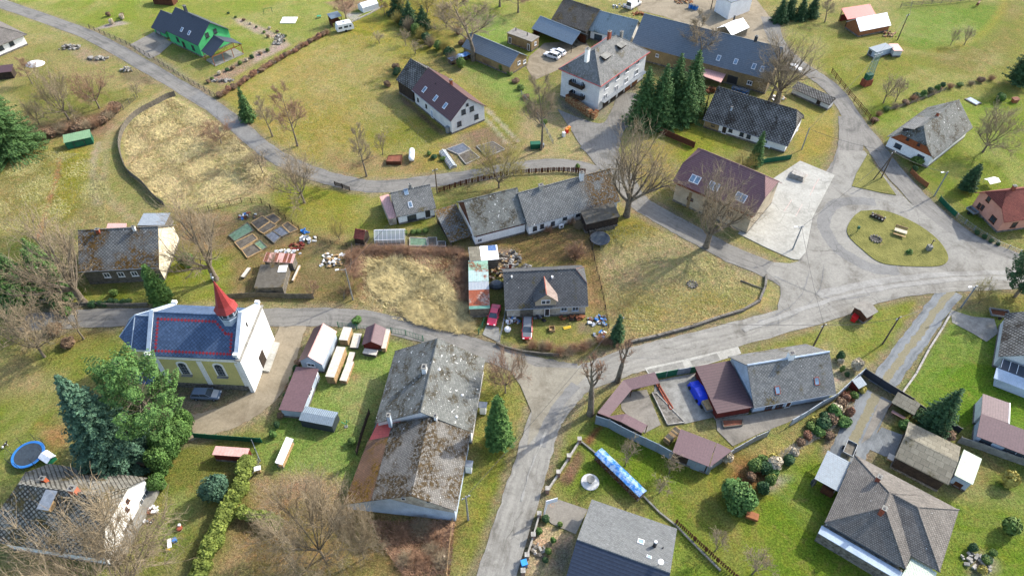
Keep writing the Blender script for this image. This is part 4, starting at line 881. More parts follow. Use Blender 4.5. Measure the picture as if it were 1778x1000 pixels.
for x,y in((430,660),(815,795)):
    g=GZ(33,x,y); b=MB(); b.box((0,0,.42),(1.5,.4,.06)).box((-.6,0,.2),(.08,.38,.4)).box((.6,0,.2),(.08,.38,.4)); o_=b.build('bench',M['whitemetal'],loc=g); o_.rotation_euler=(0,0,h.th)
    tag(o_,'white bench by the %s wall of the chequered roof house'%('left front' if x<600 else 'right front'),'bench')
h=H('lowshed','shed','long low outbuilding with dark slate roof beside the lane bend',RF['check'],M['whitegrey'],cat='shed',mode='m',o=.25)
h.win('N',4,355,695,1.,1.6,M['darkmetal'],door=M['darkwood'])
h=H('stablered','stable','stable with red ribbed roof behind the white roofed one',RF['red'],M['redwood'],cat='stable',mode='m',wall=False,post=M['darkwood'],open_sides='F',t=.08)
h=H('stablewhite','stable','timber stable with bright white roof',RF['whitesheet'],M['orangewood'],cat='stable',o=.2,t=.08)
h=H('greyshed','shed','pale sheet metal shed with grey roof behind the lattice mast',RF['feltdk'] if 0 else RF['tinblue'],M['bluewhite'],cat='shed',mode='f',o=.15)
h.win('L',4,705,350,.9,.9,M['darkmetal'])
h=H('pinkshed','shed','small shed with rusty pink roof joined to the grey one',RF['pinktin'],M['whitegrey'],cat='shed',mode='f',o=.15)
h=H('housefarR','house','house with patched grey roof and brown half timbered gable',RF['slatelichen'],M['white'],cl=.45,o=.5)
for x,y in((890,15),(1040,90)): h.win('L',8,x,y,1.5,1.,M['darkmetal'])
x0=-h.L/2+h.o; zb=2.75; w_=h.W/2-h.o-.1; z1_=h.he+(h.hr-h.he)*.45-.3; y1_=(h.hr-z1_)/h.slope-.45
h.add('gable_boarding',MB().face([(x0-.04,-w_,zb),(x0-.04,-y1_,z1_),(x0-.04,y1_,z1_),(x0-.04,w_,zb)][::-1]),mottle('brown_shingle_gable',C(170,100,62),C(150,85,52),2))
for x,y in((956,930),(1029,966)): h.win('L',4,x,y,.6,.6,M['darkmetal'])
p=h.rp('F',4,990,840); b=MB(); b.box((p[0],p[1]+.2,p[2]+.2),(6.5,.9,.8)); b.slab([[(p[0]-3.5,p[1]-1.6,p[2]+1.4),(p[0]+3.5,p[1]-1.6,p[2]+1.4),(p[0]+3.5,p[1]+1.,p[2]+.55),(p[0]-3.5,p[1]+1.,p[2]+.55)]],.1,1); b.build('dormer',[M['darkmetal'],RF['slate']],h.roof)
h.chim(4,1150,775,'F',.8,.6,M['brick'])
h=H('pink','house','salmon pink house with red brown tile roof at the right edge',RF['redtile'],M['pinkwall'],cl=.45,o=.6)
for x,y in((1433,412),(1455,425)): h.win('L',8,x,y,.7,1.1,M['brownwood'])
for x,y in((1497,368),): h.win('L',8,x,y,.9,1.2,M['brownwood'])
h.win('L',8,1526,503,1.4,1.3,M['brownwood'])
h.win('N',8,1665,540,1.1,1.3,M['brownwood'])
h.chim(8,1655,305,'N',.9,.6,M['brick'])
h=H('municip','hall','beige hall with brown tile roof and paired skylights by the parking',RF['brownm'],M['cream'],cat='hall',cl=.5,cr=.5,o=.6)
for x,y in((266,302),(303,316),(428,360),(466,378),(660,455),(702,475)): h.sky(34,x,y,fm=M['whitemetal'],w=1.1,h=1.6)
b=MB(); b.box((0,-h.W/2+.3,h.he-.35),(h.L-.6,.5,.4)); h.add('fascia',b,mottle('red_brown_fascia',C(140,75,55),C(120,62,46)))
for x,y in((243,478),): h.win('N',34,x,y,1.3,.6,M['brownwood'])
h.win('N',34,390,530,1.5,1.2,M['brownwood']); h.win('N',34,590,612,1.2,1.6,M['brownwood'])
for x in(-4.6,0.4,): h.add('pilaster',MB().box((x,-h.W/2+h.o-.05,1.9),(.6,.1,3.8)),M['ochre'])
h=H('farmhouseR','house','long white farmhouse with grey roof turning brown with moss at its right end',RF['farmmoss'],M['white'],o=.35)
for x,y in((325,845),(407,818),(533,788)): h.win('N',27,x,y,.8,1.,M['darkmetal'])
for x,y in((672,730),(822,690)): h.win('N',27,x,y,.9,.6,M['darkmetal'])
h.chim(27,862,275,'N',1.6,.75,M['white']); h.chim(27,395,380,'N',.8,.8,M['oldwall'])
h.gutter()
g=GZ(27,470,905); MB().box((0,0,.5),(.9,.4,.8)).box((0,-.22,.5),(.5,.03,.5),m=1).build('heat_pump',[M['white'],M['darkmetal']],h.e).matrix_local=Matrix.Translation(Vector((-2.9,-h.W/2-.15,.1)))
h=H('farmhouseL','barn','white barn wing with silvery grey slate roof left of the long farmhouse',RF['slatelichen'],M['white'],cat='barn',o=.35)
h.win('N',21,715,545,.9,.9); h.add('eave_boarding',MB().box((0,-h.W/2+h.o-.04,h.he-.25),(h.L-.9,.08,.7)),M['redwood'])
x0=-h.L/2+h.o; w_=h.W/2-h.o; h.add('gable_boarding',MB().face([(x0-.04,-w_,h.he),(x0-.04,0,h.hr-.3),(x0-.04,w_,h.he)][::-1]),M['brownwood'])
h=H('leanL','shed','open lean-to shed with mossy roof at the left end of the barn wing',RF['slatemoss'],M['darkwood'],cat='shed',mode='m',wall=False,post=M['greywood'],open_sides='FL')
h=H('leanR','shed','dark boarded lean-to shed below the big bare tree by the farmhouse',RF['feltdk'],M['darkwood'],cat='shed',mode='m',o=.2,t=.1)
b=MB()
for k in range(14): b.box((-2.6+k*.38,-h.W/2-.25,.35),(.3,.5,rng.uniform(.5,.9)))
h.add('firewood',b,M['greywood'])
h=H('smallhouse','house','small white house with grey slate roof and two roof windows by the lane fence',RF['slate'],M['white'],o=.35)
h.sky(6,1020,320,fm=M['bluewhite']); h.sky(6,1048,405,fm=M['whitemetal']); h.chim(6,1047,290,'N',.7,.5,M['concrete'])
h.win('N',21,278,400,1.8,1.3,M['darkmetal'],mull=3); h.win('N',21,382,388,1.2,2.,door=M['darkmetal'])
e,Q=quadbox('lean_to','narrow lean-to with faded red and blue sheet roof at the small white house','shed',6,'842 352 905 335 955 490 905 500',1.9,RF['pinktin'],M['oldwall'])
h=H('lefthouse','house','old house with mossy chequered roof and bright cream gable at left',RF['slatemoss'],M['greywood'],o=.35)
for x,y in((714,875),(808,870),(898,865)): h.win('N',5,x,y,1.1,1.1,M['white'])
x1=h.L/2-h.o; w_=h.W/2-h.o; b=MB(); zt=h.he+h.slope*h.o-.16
b.face([(x1+.04,-w_,0.42),(x1+.04,w_,0.42),(x1+.04,w_,zt),(x1+.04,.01,h.hr-.2),(x1+.04,-w_,zt)]); h.add('gable_plaster',b,mottle('sunlit_cream_plaster',C(250,240,215),C(225,210,180),.8))  # bright overlay on the gable, sunlight put into its plaster colour
h.chim(5,658,590,'N',.7,.6,M['brick']); h.chim(5,900,575,'N',.8,.5,M['white']); h.gutter()
h=H('tinshed','shed','patched galvanised tin shed behind the mossy roofed house','' or RF['tin'],M['greywood'],cat='shed',mode='f',o=.1,t=.06)
quadbox('lean_to','low pinkish tin roof behind the mossy roofed house','shed',5,'720 530 845 530 840 565 710 565',2.,RF['pinktin'],M['greywood'])
# church ------------------------------------------------------------
h=H('church','church','yellow and white village church with dark blue slate roof and red spire',RF['church'],M['yellowwall'],cat='church',o=.25)
L2,W2=h.L/2,h.W/2
wy=-W2+h.o
for x in(-L2+.7,0.35,L2-.7):
    for s_ in(1,-1): h.add('pilaster',MB().box((x,s_*(wy-.04),3.75),(.75,.12,6.1)),M['white'])
h.add('frieze',MB().box((0,wy-.06,h.he-.55),(h.L-.5,.16,.7)),M['white'])
pl=MB(); pl.box((0,wy-.06,.5),(h.L-.2,.3,1.)); h.add('plinth',pl,M['stone'])
def archwin(xc,zc,w_,hh):
    f=MB(); p=MB(); n=8
    prof=[(-w_/2,-hh/2),(w_/2,-hh/2),(w_/2,hh/2)]+[(w_/2*math.cos(t),hh/2+w_/2*math.sin(t)) for t in np.linspace(.3,math.pi-.3,6)]+[(-w_/2,hh/2)]
    big=[(a*1.45,bb*1.0+(.3 if bb>hh/2-.01 else -.1)) for a,bb in prof]
    f.face([(xc+a,wy-.06,zc+bb) for a,bb in big]); 
    for i in range(len(big)):
        j=(i+1)%len(big); f.face([(xc+big[i][0],wy,zc+big[i][1]),(xc+big[j][0],wy,zc+big[j][1]),(xc+big[j][0],wy-.06,zc+big[j][1]),(xc+big[i][0],wy-.06,zc+big[i][1])][::-1])
    fo=f.build('window',M['white'],h.e); p.face([(xc+a,wy-.09,zc+bb) for a,bb in prof]); p.build('pane',M['glass'],fo)
    g=MB()
    for k in(-1,0,1): g.box((xc,wy-.11,zc+k*hh/3.2),(w_,.04,.07))
    for k in(-.22,.22): g.box((xc+k*w_,wy-.125,zc),(.05,.03,hh*1.1))
    g.build('glazing_bar',M['greymetal'],fo); MB().box((xc,wy-.2,zc-hh/2-.3),(w_*1.5,.4,.12)).build('sill',M['concrete'],fo)
for X_,Y_ in((1222,525),(1468,545)):
    p=h.loc(9,X_,Y_,h.wp('N')); archwin(p[0],4.6,1.15,2.2)
# facade with parapet gable
x1=L2-h.o; fz=h.he+.15; b=MB()
b.box((x1+.3,0,fz/2),(.6,h.W+.5,fz)); h.add('facade',b,M['white'])
b=MB(); b.box((x1+.35,0,fz+.1),(.95,h.W+.9,.2)); h.add('cornice',b,M['concrete'])
for s_,nm in((1,x1+.25),(-1,-x1-.1)):
    b=MB(); w2=W2+.1; z0=fz+.18 if s_>0 else h.he+.2; zt=h.hr+.75
    A=[(nm-.22,-w2,z0),(nm-.22,-w2,z0+.7),(nm-.22,0,zt),(nm-.22,w2,z0+.7),(nm-.22,w2,z0)]; B=[(nm+.22,y,z) for _,y,z in A]
    if s_<0: 
        A=[(nm-.2,-w2,z0-.6),(nm-.2,-w2,z0),(nm-.2,0,h.hr+.35),(nm-.2,w2,z0),(nm-.2,w2,z0-.6),(nm-.2,0,h.hr-.5)]; B=[(nm+.2,y,z) for _,y,z in A]
    b.face(A[::-1]);b.face(B)
    for i in range(len(A)): j=(i+1)%len(A); b.face([A[i],B[i],B[j],A[j]][::-1])
    g=b.build('parapet',M['white'],h.e)
    c=MB()
    for sy in(-1,1):
        za=z0+.7 if s_>0 else z0; zb=zt if s_>0 else h.hr+.35
        c.slab([[(nm-.3,sy*w2,za+.12),(nm+.3,sy*w2,za+.12),(nm+.3,0,zb+.12),(nm-.3,0,zb+.12)][::1 if sy<0 else -1]],.1)
        c.box((nm,sy*(w2),za+.3),(.7,.5,.5),m=1)
    c.build('coping',[M['bluewhite'],M['white']],h.e)
b=MB(); b.box((x1+.66,0,1.5),(.1,1.6,3.)); b.lathe([(.8,0),(0.001,.01)],12); h.add('door',MB().box((x1+.64,0,1.5),(.12,1.7,3.0)),M['darkwood'])
h.add('niche',MB().box((x1+.5,-.0,h.hr-1.9),(.06,.35,.9)),M['darkmetal'])
# red slate border laid on the near slope
b=MB(); ca=1/math.hypot(1,h.slope)
def onr(x,v,n=.012): return (x,-W2+v*ca,h.he+v*ca*h.slope+n)
SL=W2/ca
def dia(x,v,s_=.27,n=.02): b.face([onr(x-s_,v,n),onr(x,v-s_,n),onr(x+s_,v,n),onr(x,v+s_,n)])
a0,a1=-L2+1.1,L2-1.3; v0,v1=.75,SL-1.; st=.52
k=a0
while k<=a1: 
    dia(k,v0); 
    if k<a1-2.6: dia(k,v1)
    k+=st
k=v0
while k<=v1: 
    dia(a0,k)
    if k<v1-1.6: dia(a1,k)
    k+=st
for q in range(5): dia(a1-2.6+q*.4,v1-q*.4)
for q in range(3): dia(a1-.9+q*.45,v1-1.75)
tag(b.build('slate_border',mottle('red_slates',C(190,70,80),C(165,55,66),3),h.roof))
# apse
he2=h.he-.15; hr2=h.hr-.9; a=MB(); ax=-L2-4.3
cor=[(-L2+.1,-3.9),(-L2-3.1,-3.9),(-L2-5.9,-1.7),(-L2-5.9,1.7),(-L2-3.1,3.9),(-L2+.1,3.9)]; R0=(-L2+.1,0,hr2); R1=(-L2-2.9,0,hr2)
c3=[(x,y,he2) for x,y in cor]
a.slab([[c3[1],c3[0],R0,R1],[c3[2],c3[1],R1],[c3[3],c3[2],R1],[c3[4],c3[3],R1],[c3[5],c3[4],R1,R0]],.14)
rr=a.build('apse_roof',RF['church'],h.e); cap=MB()
for q in c3[1:5]: cap.tube(q,R1,.09,n=5)
cap.tube(R0,R1,.1,n=5); cap.build('ridge_cap',M['bluewhite'],rr)
MB().prism([(x*1.0+(0.25 if x<-L2-1 else 0),y*.93) for x,y in cor],0,he2-.15).build('apse_wall',M['yellowwall'],h.e)
h.add('apse_cornice',MB().prism([(x+(0.12 if x<-L2-1 else 0),y*.965) for x,y in cor],he2-.75,he2-.16),M['white'])
MB().slab([[(-L2-3.4,-6.8,3.1),(-L2-.2,-6.8,3.1),(-L2-.2,-3.7,4.4),(-L2-3.4,-3.7,4.4)]],.12).build('sacristy_roof',RF['church'],h.e); h.add('sacristy_wall',MB().box((-L2-1.8,-5.2,1.5),(2.9,2.9,3.)),M['yellowwall'])
# turret
p=h.rp('N',24,905,420); tx=p[0]+.0; oc=lambda r,z:[(tx+r*math.cos(math.pi/8+i*math.pi/4),r*math.sin(math.pi/8+i*math.pi/4),z) for i in range(8)]
def frus(b,r0,z0,r1,z1,m=0):
    A,B=oc(r0,z0),oc(r1,z1)
    for i in range(8): j=(i+1)%8; b.face([A[i],A[j],B[j],B[i]] if r1>1e-3 else [A[i],A[j],B[i]],m)
b=MB(); frus(b,1.35,h.hr-1.3,1.35,h.hr+.35); frus(b,1.5,h.hr+.35,1.45,h.hr+.5); frus(b,1.2,h.hr+.4,1.2,h.hr+1.9,1)
tu=b.build('turret',[M['bluewhite'],M['bluewhite']],h.e)
for i in range(8):
    t=i*math.pi/4; MB().box((tx+1.13*math.cos(t),1.13*math.sin(t),h.hr+1.15),(.08,.6,1.0),t).build('louvre',M['anthracite'],tu)
b=MB(); zs=h.hr+1.75; frus(b,1.75,zs,1.15,zs+1.0); frus(b,1.15,zs+1.0,.0005,zs+5.9); b.face(oc(1.75,zs)[::-1]); h.add('spire',b,RF['redspire'])
b=MB(); b.tube((tx,0,zs+5.7),(tx,0,zs+7.2),.05); b.lathe([(.01,zs+6.1),(.22,zs+6.3),(.22,zs+6.4),(.01,zs+6.6)],10,c=(tx,0)); b.box((tx,0,zs+6.9),(.06,.5,.06)); h.add('finial',b,M['greymetal'])
# sheds by the church -----------------------------------------------
h=H('shedA','shed','garden shed with split brown and pale pink metal roof nearest the lane',RF['pinktin'],M['bluewhite'],cat='shed',o=.2,t=.07)
h.win('L',10,385,512,1.3,.8,M['whitemetal'])
b=MB(); sl=h.slope; b.slab([[(h.L/2+.02,h.W/2+.02,h.he+.03),(-h.L/2-.02,h.W/2+.02,h.he+.03),(-h.L/2-.02,0,h.hr+.03),(h.L/2+.02,0,h.hr+.03)][::-1]],.02); b.build('roof_covering',RF['brown3'],h.roof)
h=H('shedB','shed','long shed with flat brown ribbed roof beside the church drive',RF['brown2'],M['bluewhite'],cat='shed',mode='f',o=.2,t=.08)
h.win('N',10,380,690,1.6,.8); h.win('N',10,425,585,.9,1.7,door=M['bluewhite'])
h=H('shedC','shed','blue grey metal garden shed at the end of the brown roofed shed',RF['tinblue'],M['anthracite'],cat='shed',o=.1,t=.05,ground=False)
h=H('shedD','shed','small red boarded shed with reddish metal roof beside stacked pallets',RF['brown2'],M['redwood'],cat='shed',o=.2,t=.07)
# big double barn house ----------------------------------------------
h=H('barnT','house','large long house with lichened grey roof and mossy lower half in the centre foreground',RF['slatelichen'],M['white'],o=.35); big=h
h.chim(10,1145,560,'F',1.3,.8,M['white']); h.chim(10,915,905,'F',2.2,.55,M['bluewhite']); h.chim(10,1218,870,'N',.7,.5,M['white'])
for x,y in((1243,545),(1396,716),(1358,860)): 
    p=h.rp('N',10,x,y); MB().lathe([(.2,p[2]+.02),(.2,p[2]+.12),(.05,p[2]+.2)],10,c=(p[0],p[1])).build('roof_cap',M['whiteplastic'],h.roof)
cx,cy,th,L,W,he,hr,_,_=T['barnS']; dth=th-h.th; ca,sa=math.cos(-h.th),math.sin(-h.th); dx,dy=cx-h.cx,cy-h.cy; lx,ly=dx*ca-dy*sa,dx*sa+dy*ca
def l2(x,y,z): return (lx+x*math.cos(dth)-y*math.sin(dth),ly+x*math.sin(dth)+y*math.cos(dth),z)
L2=L/2;W2=W/2
b=MB(); kz=he+.35; cat_y=W2+4.2; cz=1.9
b.slab([[l2(-L2,-W2,he),l2(L2+.6,-W2,he),l2(L2+.3,0,hr),l2(-L2,0,hr)],[l2(L2+.3,0,hr),l2(L2+.3,W2,kz),l2(-L2,W2,kz),l2(-L2,0,hr)]],.14)
r2=b.build('lower_roof',roof('slates_with_moss_patches',C(150,146,138),C(116,112,106),'tile',.34,.05,moss=1.25,mossc=C(86,70,42),mscale=.3,spots=.3,grime=.7),h.e)
b=MB(); b.slab([[l2(L2-1.8,W2-.02,kz-.04),l2(L2-1.8,cat_y-.9,cz+.35),l2(-L2,cat_y,cz),l2(-L2,W2-.02,kz-.04)]],.12); b.build('catslide_roof',roof('mossy_brown_tiles',C(150,115,90),C(125,98,78),'tile',.3,.05,moss=.9,mossc=C(130,98,30),grime=.5),h.e)
b=MB(); b.slab([[l2(L2+3.9,W2-1.0,he+.2),l2(L2+3.9,W2+2.2,cz+.3),l2(L2-1.85,cat_y-1.0,cz+.32),l2(L2-1.85,W2-1.3,he+.75)]],.1); b.build('porch_roof',RF['red'],h.e)
b=MB(); x=-L2+.3; zt=he-.2+.1
P=[(-W2+.35,0),(cat_y-.3,0),(cat_y-.3,cz-.15),(W2,kz-.2),(0,hr-.2),(-W2+.35,zt)]
b.face([l2(x,y,z) for y,z in P][::-1]); b.face([l2(x,P[0][0],0),l2(x,P[0][0],zt),l2(L2,P[0][0],zt),l2(L2,P[0][0],0)][::-1]); b.face([l2(x,cat_y-.3,0),l2(x,cat_y-.3,cz-.15),l2(L2+2,cat_y-1.2,cz-.15),l2(L2+2,cat_y-1.2,0)])
b.build('lower_wall',M['bluewhite'],h.e)
b=MB(); b.face([l2(x-.03,y,z) for y,z in((-W2+.4,2.55),(-W2+.4,zt),(0,hr-.22),(3.2,hr-1.9),(3.0,hr-2.3),(-1.,3.3))]); b.build('gable_slates',M['oldwall'],h.e)
for y in(1.3,-2.0): b=MB(); b.box(l2(x-.05,y,hr-1.65),(.08,.6,.6),dth); f_=b.build('window',M['whitemetal'],h.e); MB().box(l2(x-.08,y,hr-1.65),(.06,.44,.44),dth).build('pane',M['glass'],f_)
for a_ in((1535,830),(1440,1220)):
    g=GZ(10,*a_); b=MB(); b.box((0,0,1.1),(1.1,1.5,2.2)); b.slab([[(-.8,-1,2.3),(.8,-1,2.3),(.8,1,2.4),(-.8,1,2.4)]],.06,1)
    m_=b.build('porch',[M['white'],M['greymetal']],h.e); q=Vector((g[0]-h.cx,g[1]-h.cy,0)); q.rotate(Matrix.Rotation(-h.th,3,'Z')); m_.location=(q.x,min(q.y,-h.W/2+.2),0); m_.rotation_euler=(0,0,-math.pi/2+.0); m_.scale=(.8,.5,.9)
# centre house with dormer -------------------------------------------
h=H('centre','house','old weathered house with dark slate roof and pointed front dormer',RF['dark'],M['oldwall'],cr=.6,o=.35)
h.capm=RF['redtile']
rc=MB(); rc.tube(h.K[-1]['r'],h.K[1]['r'],.1,n=6); [rc.tube(q,h.K[1]['r'],.09,n=6) for q in h.K[1]['k']]; rc.build('ridge_tiles',mottle('terracotta_ridge',C(195,125,105),C(165,100,84)),h.roof)
for x,y in((815,618),(905,616)): h.win('N',22,x,y,1.1,1.1,M['bluewhite'])
h.win('N',22,520,655,2.2,1.9,M['greywood'],door=M['greywood']); h.win('N',22,682,635,.9,2.,door=M['darkmetal'])
h.chim(22,390,300,'F',1.2,.5,M['brick']); h.vent(22,402,370,h=.3,rad=.15,m=M['whiteplastic']); h.vent(22,722,372,h=.3,rad=.2,m=M['whiteplastic']); h.gutter()
p=h.loc(22,672,545,h.wp('N')); xc=p[0]; yf=-h.W/2+h.o-.05; dz0=h.he-.1; dzw=4.35; dzr=6.0; dw=1.75
b=MB(); ye=lambda z:-h.W/2+(z-h.he)/h.slope
b.face([(xc-dw,yf,dz0),(xc+dw,yf,dz0),(xc+dw,yf,dzw),(xc,yf,dzr-.1),(xc-dw,yf,dzw)])
for s_ in(-1,1): q=[(xc+s_*dw,yf,dz0),(xc+s_*dw,ye(dzw),dzw),(xc+s_*dw,yf,dzw)]; b.face(q if s_>0 else q[::-1])
d_=b.build('dormer',M['cream'],h.e); b=MB()
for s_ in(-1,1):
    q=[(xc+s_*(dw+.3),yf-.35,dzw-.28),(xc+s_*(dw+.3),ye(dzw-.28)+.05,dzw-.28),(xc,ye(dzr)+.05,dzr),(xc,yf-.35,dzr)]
    MB().slab([q if s_>0 else q[::-1]],.1).build('dormer_roof',RF['dark'] if s_<0 else mottle('sunlit_slates',C(172,156,146),C(146,130,120),2),d_)  # right slope gets paler slates: sunlight painted into the colour
MB().tube((xc,yf-.38,dzr+.03),(xc,ye(dzr),dzr+.03),.11,n=6).build('ridge_cap',mottle('terracotta_cap',C(195,125,105),C(165,100,84)),d_)
b=MB(); b.box((xc,yf-.04,dzw-.55),(1.5,.1,.95)); w__=b.build('dormer_window',M['whitemetal'],d_)
for s_ in(-.36,.36): MB().box((xc+s_,yf-.1,dzw-.55),(.58,.04,.7)).build if 0 else None
h.add('window_pane',MB().box((xc-.36,yf-.1,dzw-.55),(.6,.04,.7)).box((xc+.36,yf-.1,dzw-.55),(.6,.04,.7)),M['glass'])
h=H('shedtop','shed','small shed with white, grey and blue patched flat roof',RF['whitesheet'],M['greywood'],cat='shed',mode='f',o=.15,t=.08)
x=-h.L/2; b=MB(); b.box((x+1.05,0,h.he+.02),(2.05,h.W-.02,.04)); b.build('roof_patch',RF['panel'],h.roof); b=MB(); b.box((h.L/2-1,h.W/4+.2,h.he+.02),(1.5,h.W/2-.5,.04)); b.build('tarp_patch',mottle('blue_patch',C(110,140,185),C(85,115,165),2),h.roof)
h=H('shedlong','shed','long shed roofed in pale green and rusty red sheets left of the centre house',RF['tin'],M['greywood'],cat='shed',mode='f',o=.15,t=.08)
W2=h.W/2
for y0,y1,mm_ in((W2-2.4,W2,roof('mint_sheet',C(150,190,165),C(130,170,148),'ribs',.35,grime=.5,moss=.3,mossc=C(150,110,80))),(W2-5.2,W2-2.42,roof('pale_aqua_sheet',C(180,205,200),C(150,180,178),'ribs',.35,grime=.5,moss=.5,mossc=C(160,95,70))),(-W2+.7,W2-7.2,roof('striped_rusty_sheet',C(160,88,62),C(135,75,55),'ribs',.45,grime=.5,moss=.9,mossc=C(190,165,150))),(-W2,-W2+.68,mottle('teal_edge',C(120,165,150),C(95,140,125),1.5))):
    b=MB(); b.box((0,(y0+y1)/2,h.he+.02),(h.L-.02,y1-y0,.04)); b.build('roof_sheet',mm_,h.roof)
h=H('h35','house','grey roofed house with two skylights behind the sheet metal wall',RF['slate'],M['bluewhite'],o=.4)
for x,y in((1148,360),(1400,302)): h.sky(23,x,y,fm=M['brick'])
h.chim(23,1230,150,'N',1.1,.9,M['white']); rc=MB(); rc.tube(h.K[-1]['r'],h.K[1]['r'],.15,n=6); rc.build('ridge_sheet',M['bluewhite'],h.roof)
for x,y in((1080,495),(1155,468)): h.win('N',23,x,y,1.1,1.1,M['brownwood'])
h.win('N',23,1212,460,.9,1.9,door=M['brownwood']); h.gutter()
h=H('garage35','garage','square dark brown flat roofed garage joined to the grey roofed house',RF['brown3'],M['redwood'],cat='garage',mode='f',o=.3,t=.12)
h=H('shed35','shed','brown ribbed roof shed inside the corner of the sheet metal wall',RF['brown2'],M['darkwood'],cat='shed',mode='f',o=.15,t=.07)
quadbox('lean_to','triangular corrugated grey brown roof at the tip of the walled yard','shed',15,'1402 108 1505 160 1352 275',2.2,RF['brown2'],None,post=M['greymetal'])
h=H('kiosk','kiosk','small brown wooden hut with grey roof on the verge of the main road',RF['felt'],M['brownwood'],cat='hut',o=.3,t=.08)
g=GZ(12,592,215); b=MB(); b.box((0,0,.45),(1.,.8,.9)); b.slab([[(-.58,-.5,.9),(.58,-.5,.9),(.58,.5,1.1),(-.58,.5,1.1)]],.07); o_=b.build('salt_bin',M['redpaint'],loc=g); o_.rotation_euler=(0,0,h.th+.3); tag(o_,'red grit bin standing against the brown wooden hut','bin')
h=H('houseR','house','house with dark chequered roof and solar glazed veranda at the right edge',RF['check'],M['whitegrey'],o=.35); h.gutter()
L2,W2=h.L/2,h.W/2
q=lambda x,y,z:(-L2-x,y,z)
b=MB(); b.slab([[q(1.9,W2-.6,2.3),q(1.9,-W2,2.3),q(.15,-W2,2.8),q(.15,W2-.6,2.8)]],.1); f_=b.build('solar_panel',M['anthracite'],h.e); b=MB()
for k in range(9): b.box((-L2-1.,W2-.7-k*1.1,2.62),(1.7,.06,.06),0,0,math.atan(.285))
b.build('panel_frame',M['whitemetal'],f_)
b=MB(); b.slab([[q(3.9,W2-.2,1.8),q(3.9,-W2,1.8),q(1.95,-W2,2.25),q(1.95,W2-.2,2.25)]],.08); b.build('veranda_roof',M['bluewhite'],h.e); h.add('veranda_wall',MB().box((-L2-1.9,-.3,.85),(3.6,h.W-1.2,1.7)),M['bluewhite'])
T['brownRlow']=(T['brownRlow'][0]+2.3,T['brownRlow'][1]-1.28)+(T['brownRlow'][2],12.6)+T['brownRlow'][4:]
h=H('brownRlow','workshop','long low building with brown roof and pale blue boarded front at the right edge',RF['brown2'],M['bluewhite'],cat='workshop',mode='m',o=.3,t=.08)
for x,y in((175,885),(315,935),(385,965)): h.win('N',32,x,y,1.4,.8,M['darkmetal'])
h=H('brownRup','shed','flat brown roofed extension behind the long low brown roofed building',RF['brown2'],M['whitegrey'],cat='shed',mode='f',o=.1,t=.08)
h.add('edge_trim',MB().box((h.L/2,0,h.he-.05),(.15,h.W,.2)),M['whitemetal'])
h=H('h38','house','large house with grey shingles and dark blue tiles at the bottom edge',RF['shingle'],M['white'],o=.5)
L2,W2=h.L/2,h.W/2; b=MB(); b.slab([[(-L2-.02,-W2-.02,h.he+.03),(L2+.02,-W2-.02,h.he+.03),(L2+.02,0,h.hr+.03),(-L2-.02,0,h.hr+.03)]],.02); b.build('roof_covering',RF['shingledk'],h.roof)
h.sky(15,895,770,'F',fm=M['whitemetal'],w=.8,h=.9); h.sky(15,950,872,'F',fm=M['whitemetal'],w=.6,h=.5); h.vent(15,1042,812,'F')
p=h.rp('F',15,985,800); b=MB(); b.tube((p[0],p[1],p[2]-.2),(p[0],p[1],p[2]+1.2),.24,n=10); b.tube((p[0],p[1],p[2]+1.2),(p[0],p[1],p[2]+1.45),.2,n=10,m=1); b.build('chimney',[M['darkmetal'],M['whiteplastic']],h.roof)
p=h.rp('F',15,1015,925); b=MB(); b.tube(p,p+np.array([0,0,1.]),.04); b.lathe([(.01,p[2]+.9),(.3,p[2]+1.02),(.36,p[2]+1.1)],12,m=1,c=(p[0]+.1,p[1])); b.tube((p[0]-.5,p[1],p[2]+1.),(p[0]+.9,p[1]+.2,p[2]+1.),.03); b.build('satellite_dish',[M['greymetal'],M['whiteplastic']],h.roof)
h=H('h39a','house','big bungalow with ridged grey hip roof and copper valley at bottom right',RF['brownsl'],M['whitegrey'],mode='h',o=.5)
cx,cy,th,L,W,he,hr,hl,hR=T['h39b']; ca,sa=math.cos(-h.th),math.sin(-h.th)
def l3(x,y,z):
    X=cx+x*math.cos(th)-y*math.sin(th)-h.cx; Y=cy+x*math.sin(th)+y*math.cos(th)-h.cy; return (X*ca-Y*sa,X*sa+Y*ca,z)
L2,W2=L/2,W/2; b=MB(); dz=-.02
b.slab([[l3(-L2+4.2,-W2,he+dz),l3(L2,-W2,he+dz),l3(L2-hR,0,hr+dz),l3(-L2+5.,0,hr+dz)],[l3(L2,W2,he+dz),l3(-L2+.1,W2,he+dz),l3(-L2+5.,0,hr+dz),l3(L2-hR,0,hr+dz)],[l3(L2,-W2,he+dz),l3(L2,W2,he+dz),l3(L2-hR,0,hr+dz)]],.14)
w2=b.build('wing_roof',RF['brownsl'],h.e); b=MB()
for q in(l3(L2,-W2,he),l3(L2,W2,he),l3(-L2+5,0,hr)): b.tube(q,l3(L2-hR,0,hr),.11,n=5)
b.build('ridge_cap',RF['brownsl'],w2); MB().prism([l3(-L2+5,-W2+.5,0)[:2],l3(L2-.5,-W2+.5,0)[:2],l3(L2-.5,W2-.5,0)[:2],l3(-L2+5,W2-.5,0)[:2]],0,he-.2).build('wing_wall',M['whitegrey'],h.e)
h.chim(16,750,360,'F',1.,.6,M['redtile'] if 'redtile' in M else M['brick']); h.chim(16,780,570,'N' if 0 else 'F',1.,.6,M['brick'])
b=MB(); b.box((-h.L/2-.9,0,2.35),(1.3,h.W+.2,.12)); h.add('terrace_roof',b,M['bluewhite']); h.add('terrace_wall',MB().box((-h.L/2-.6,0,1.1),(1.6,h.W-.2,2.2)),M['stone'])
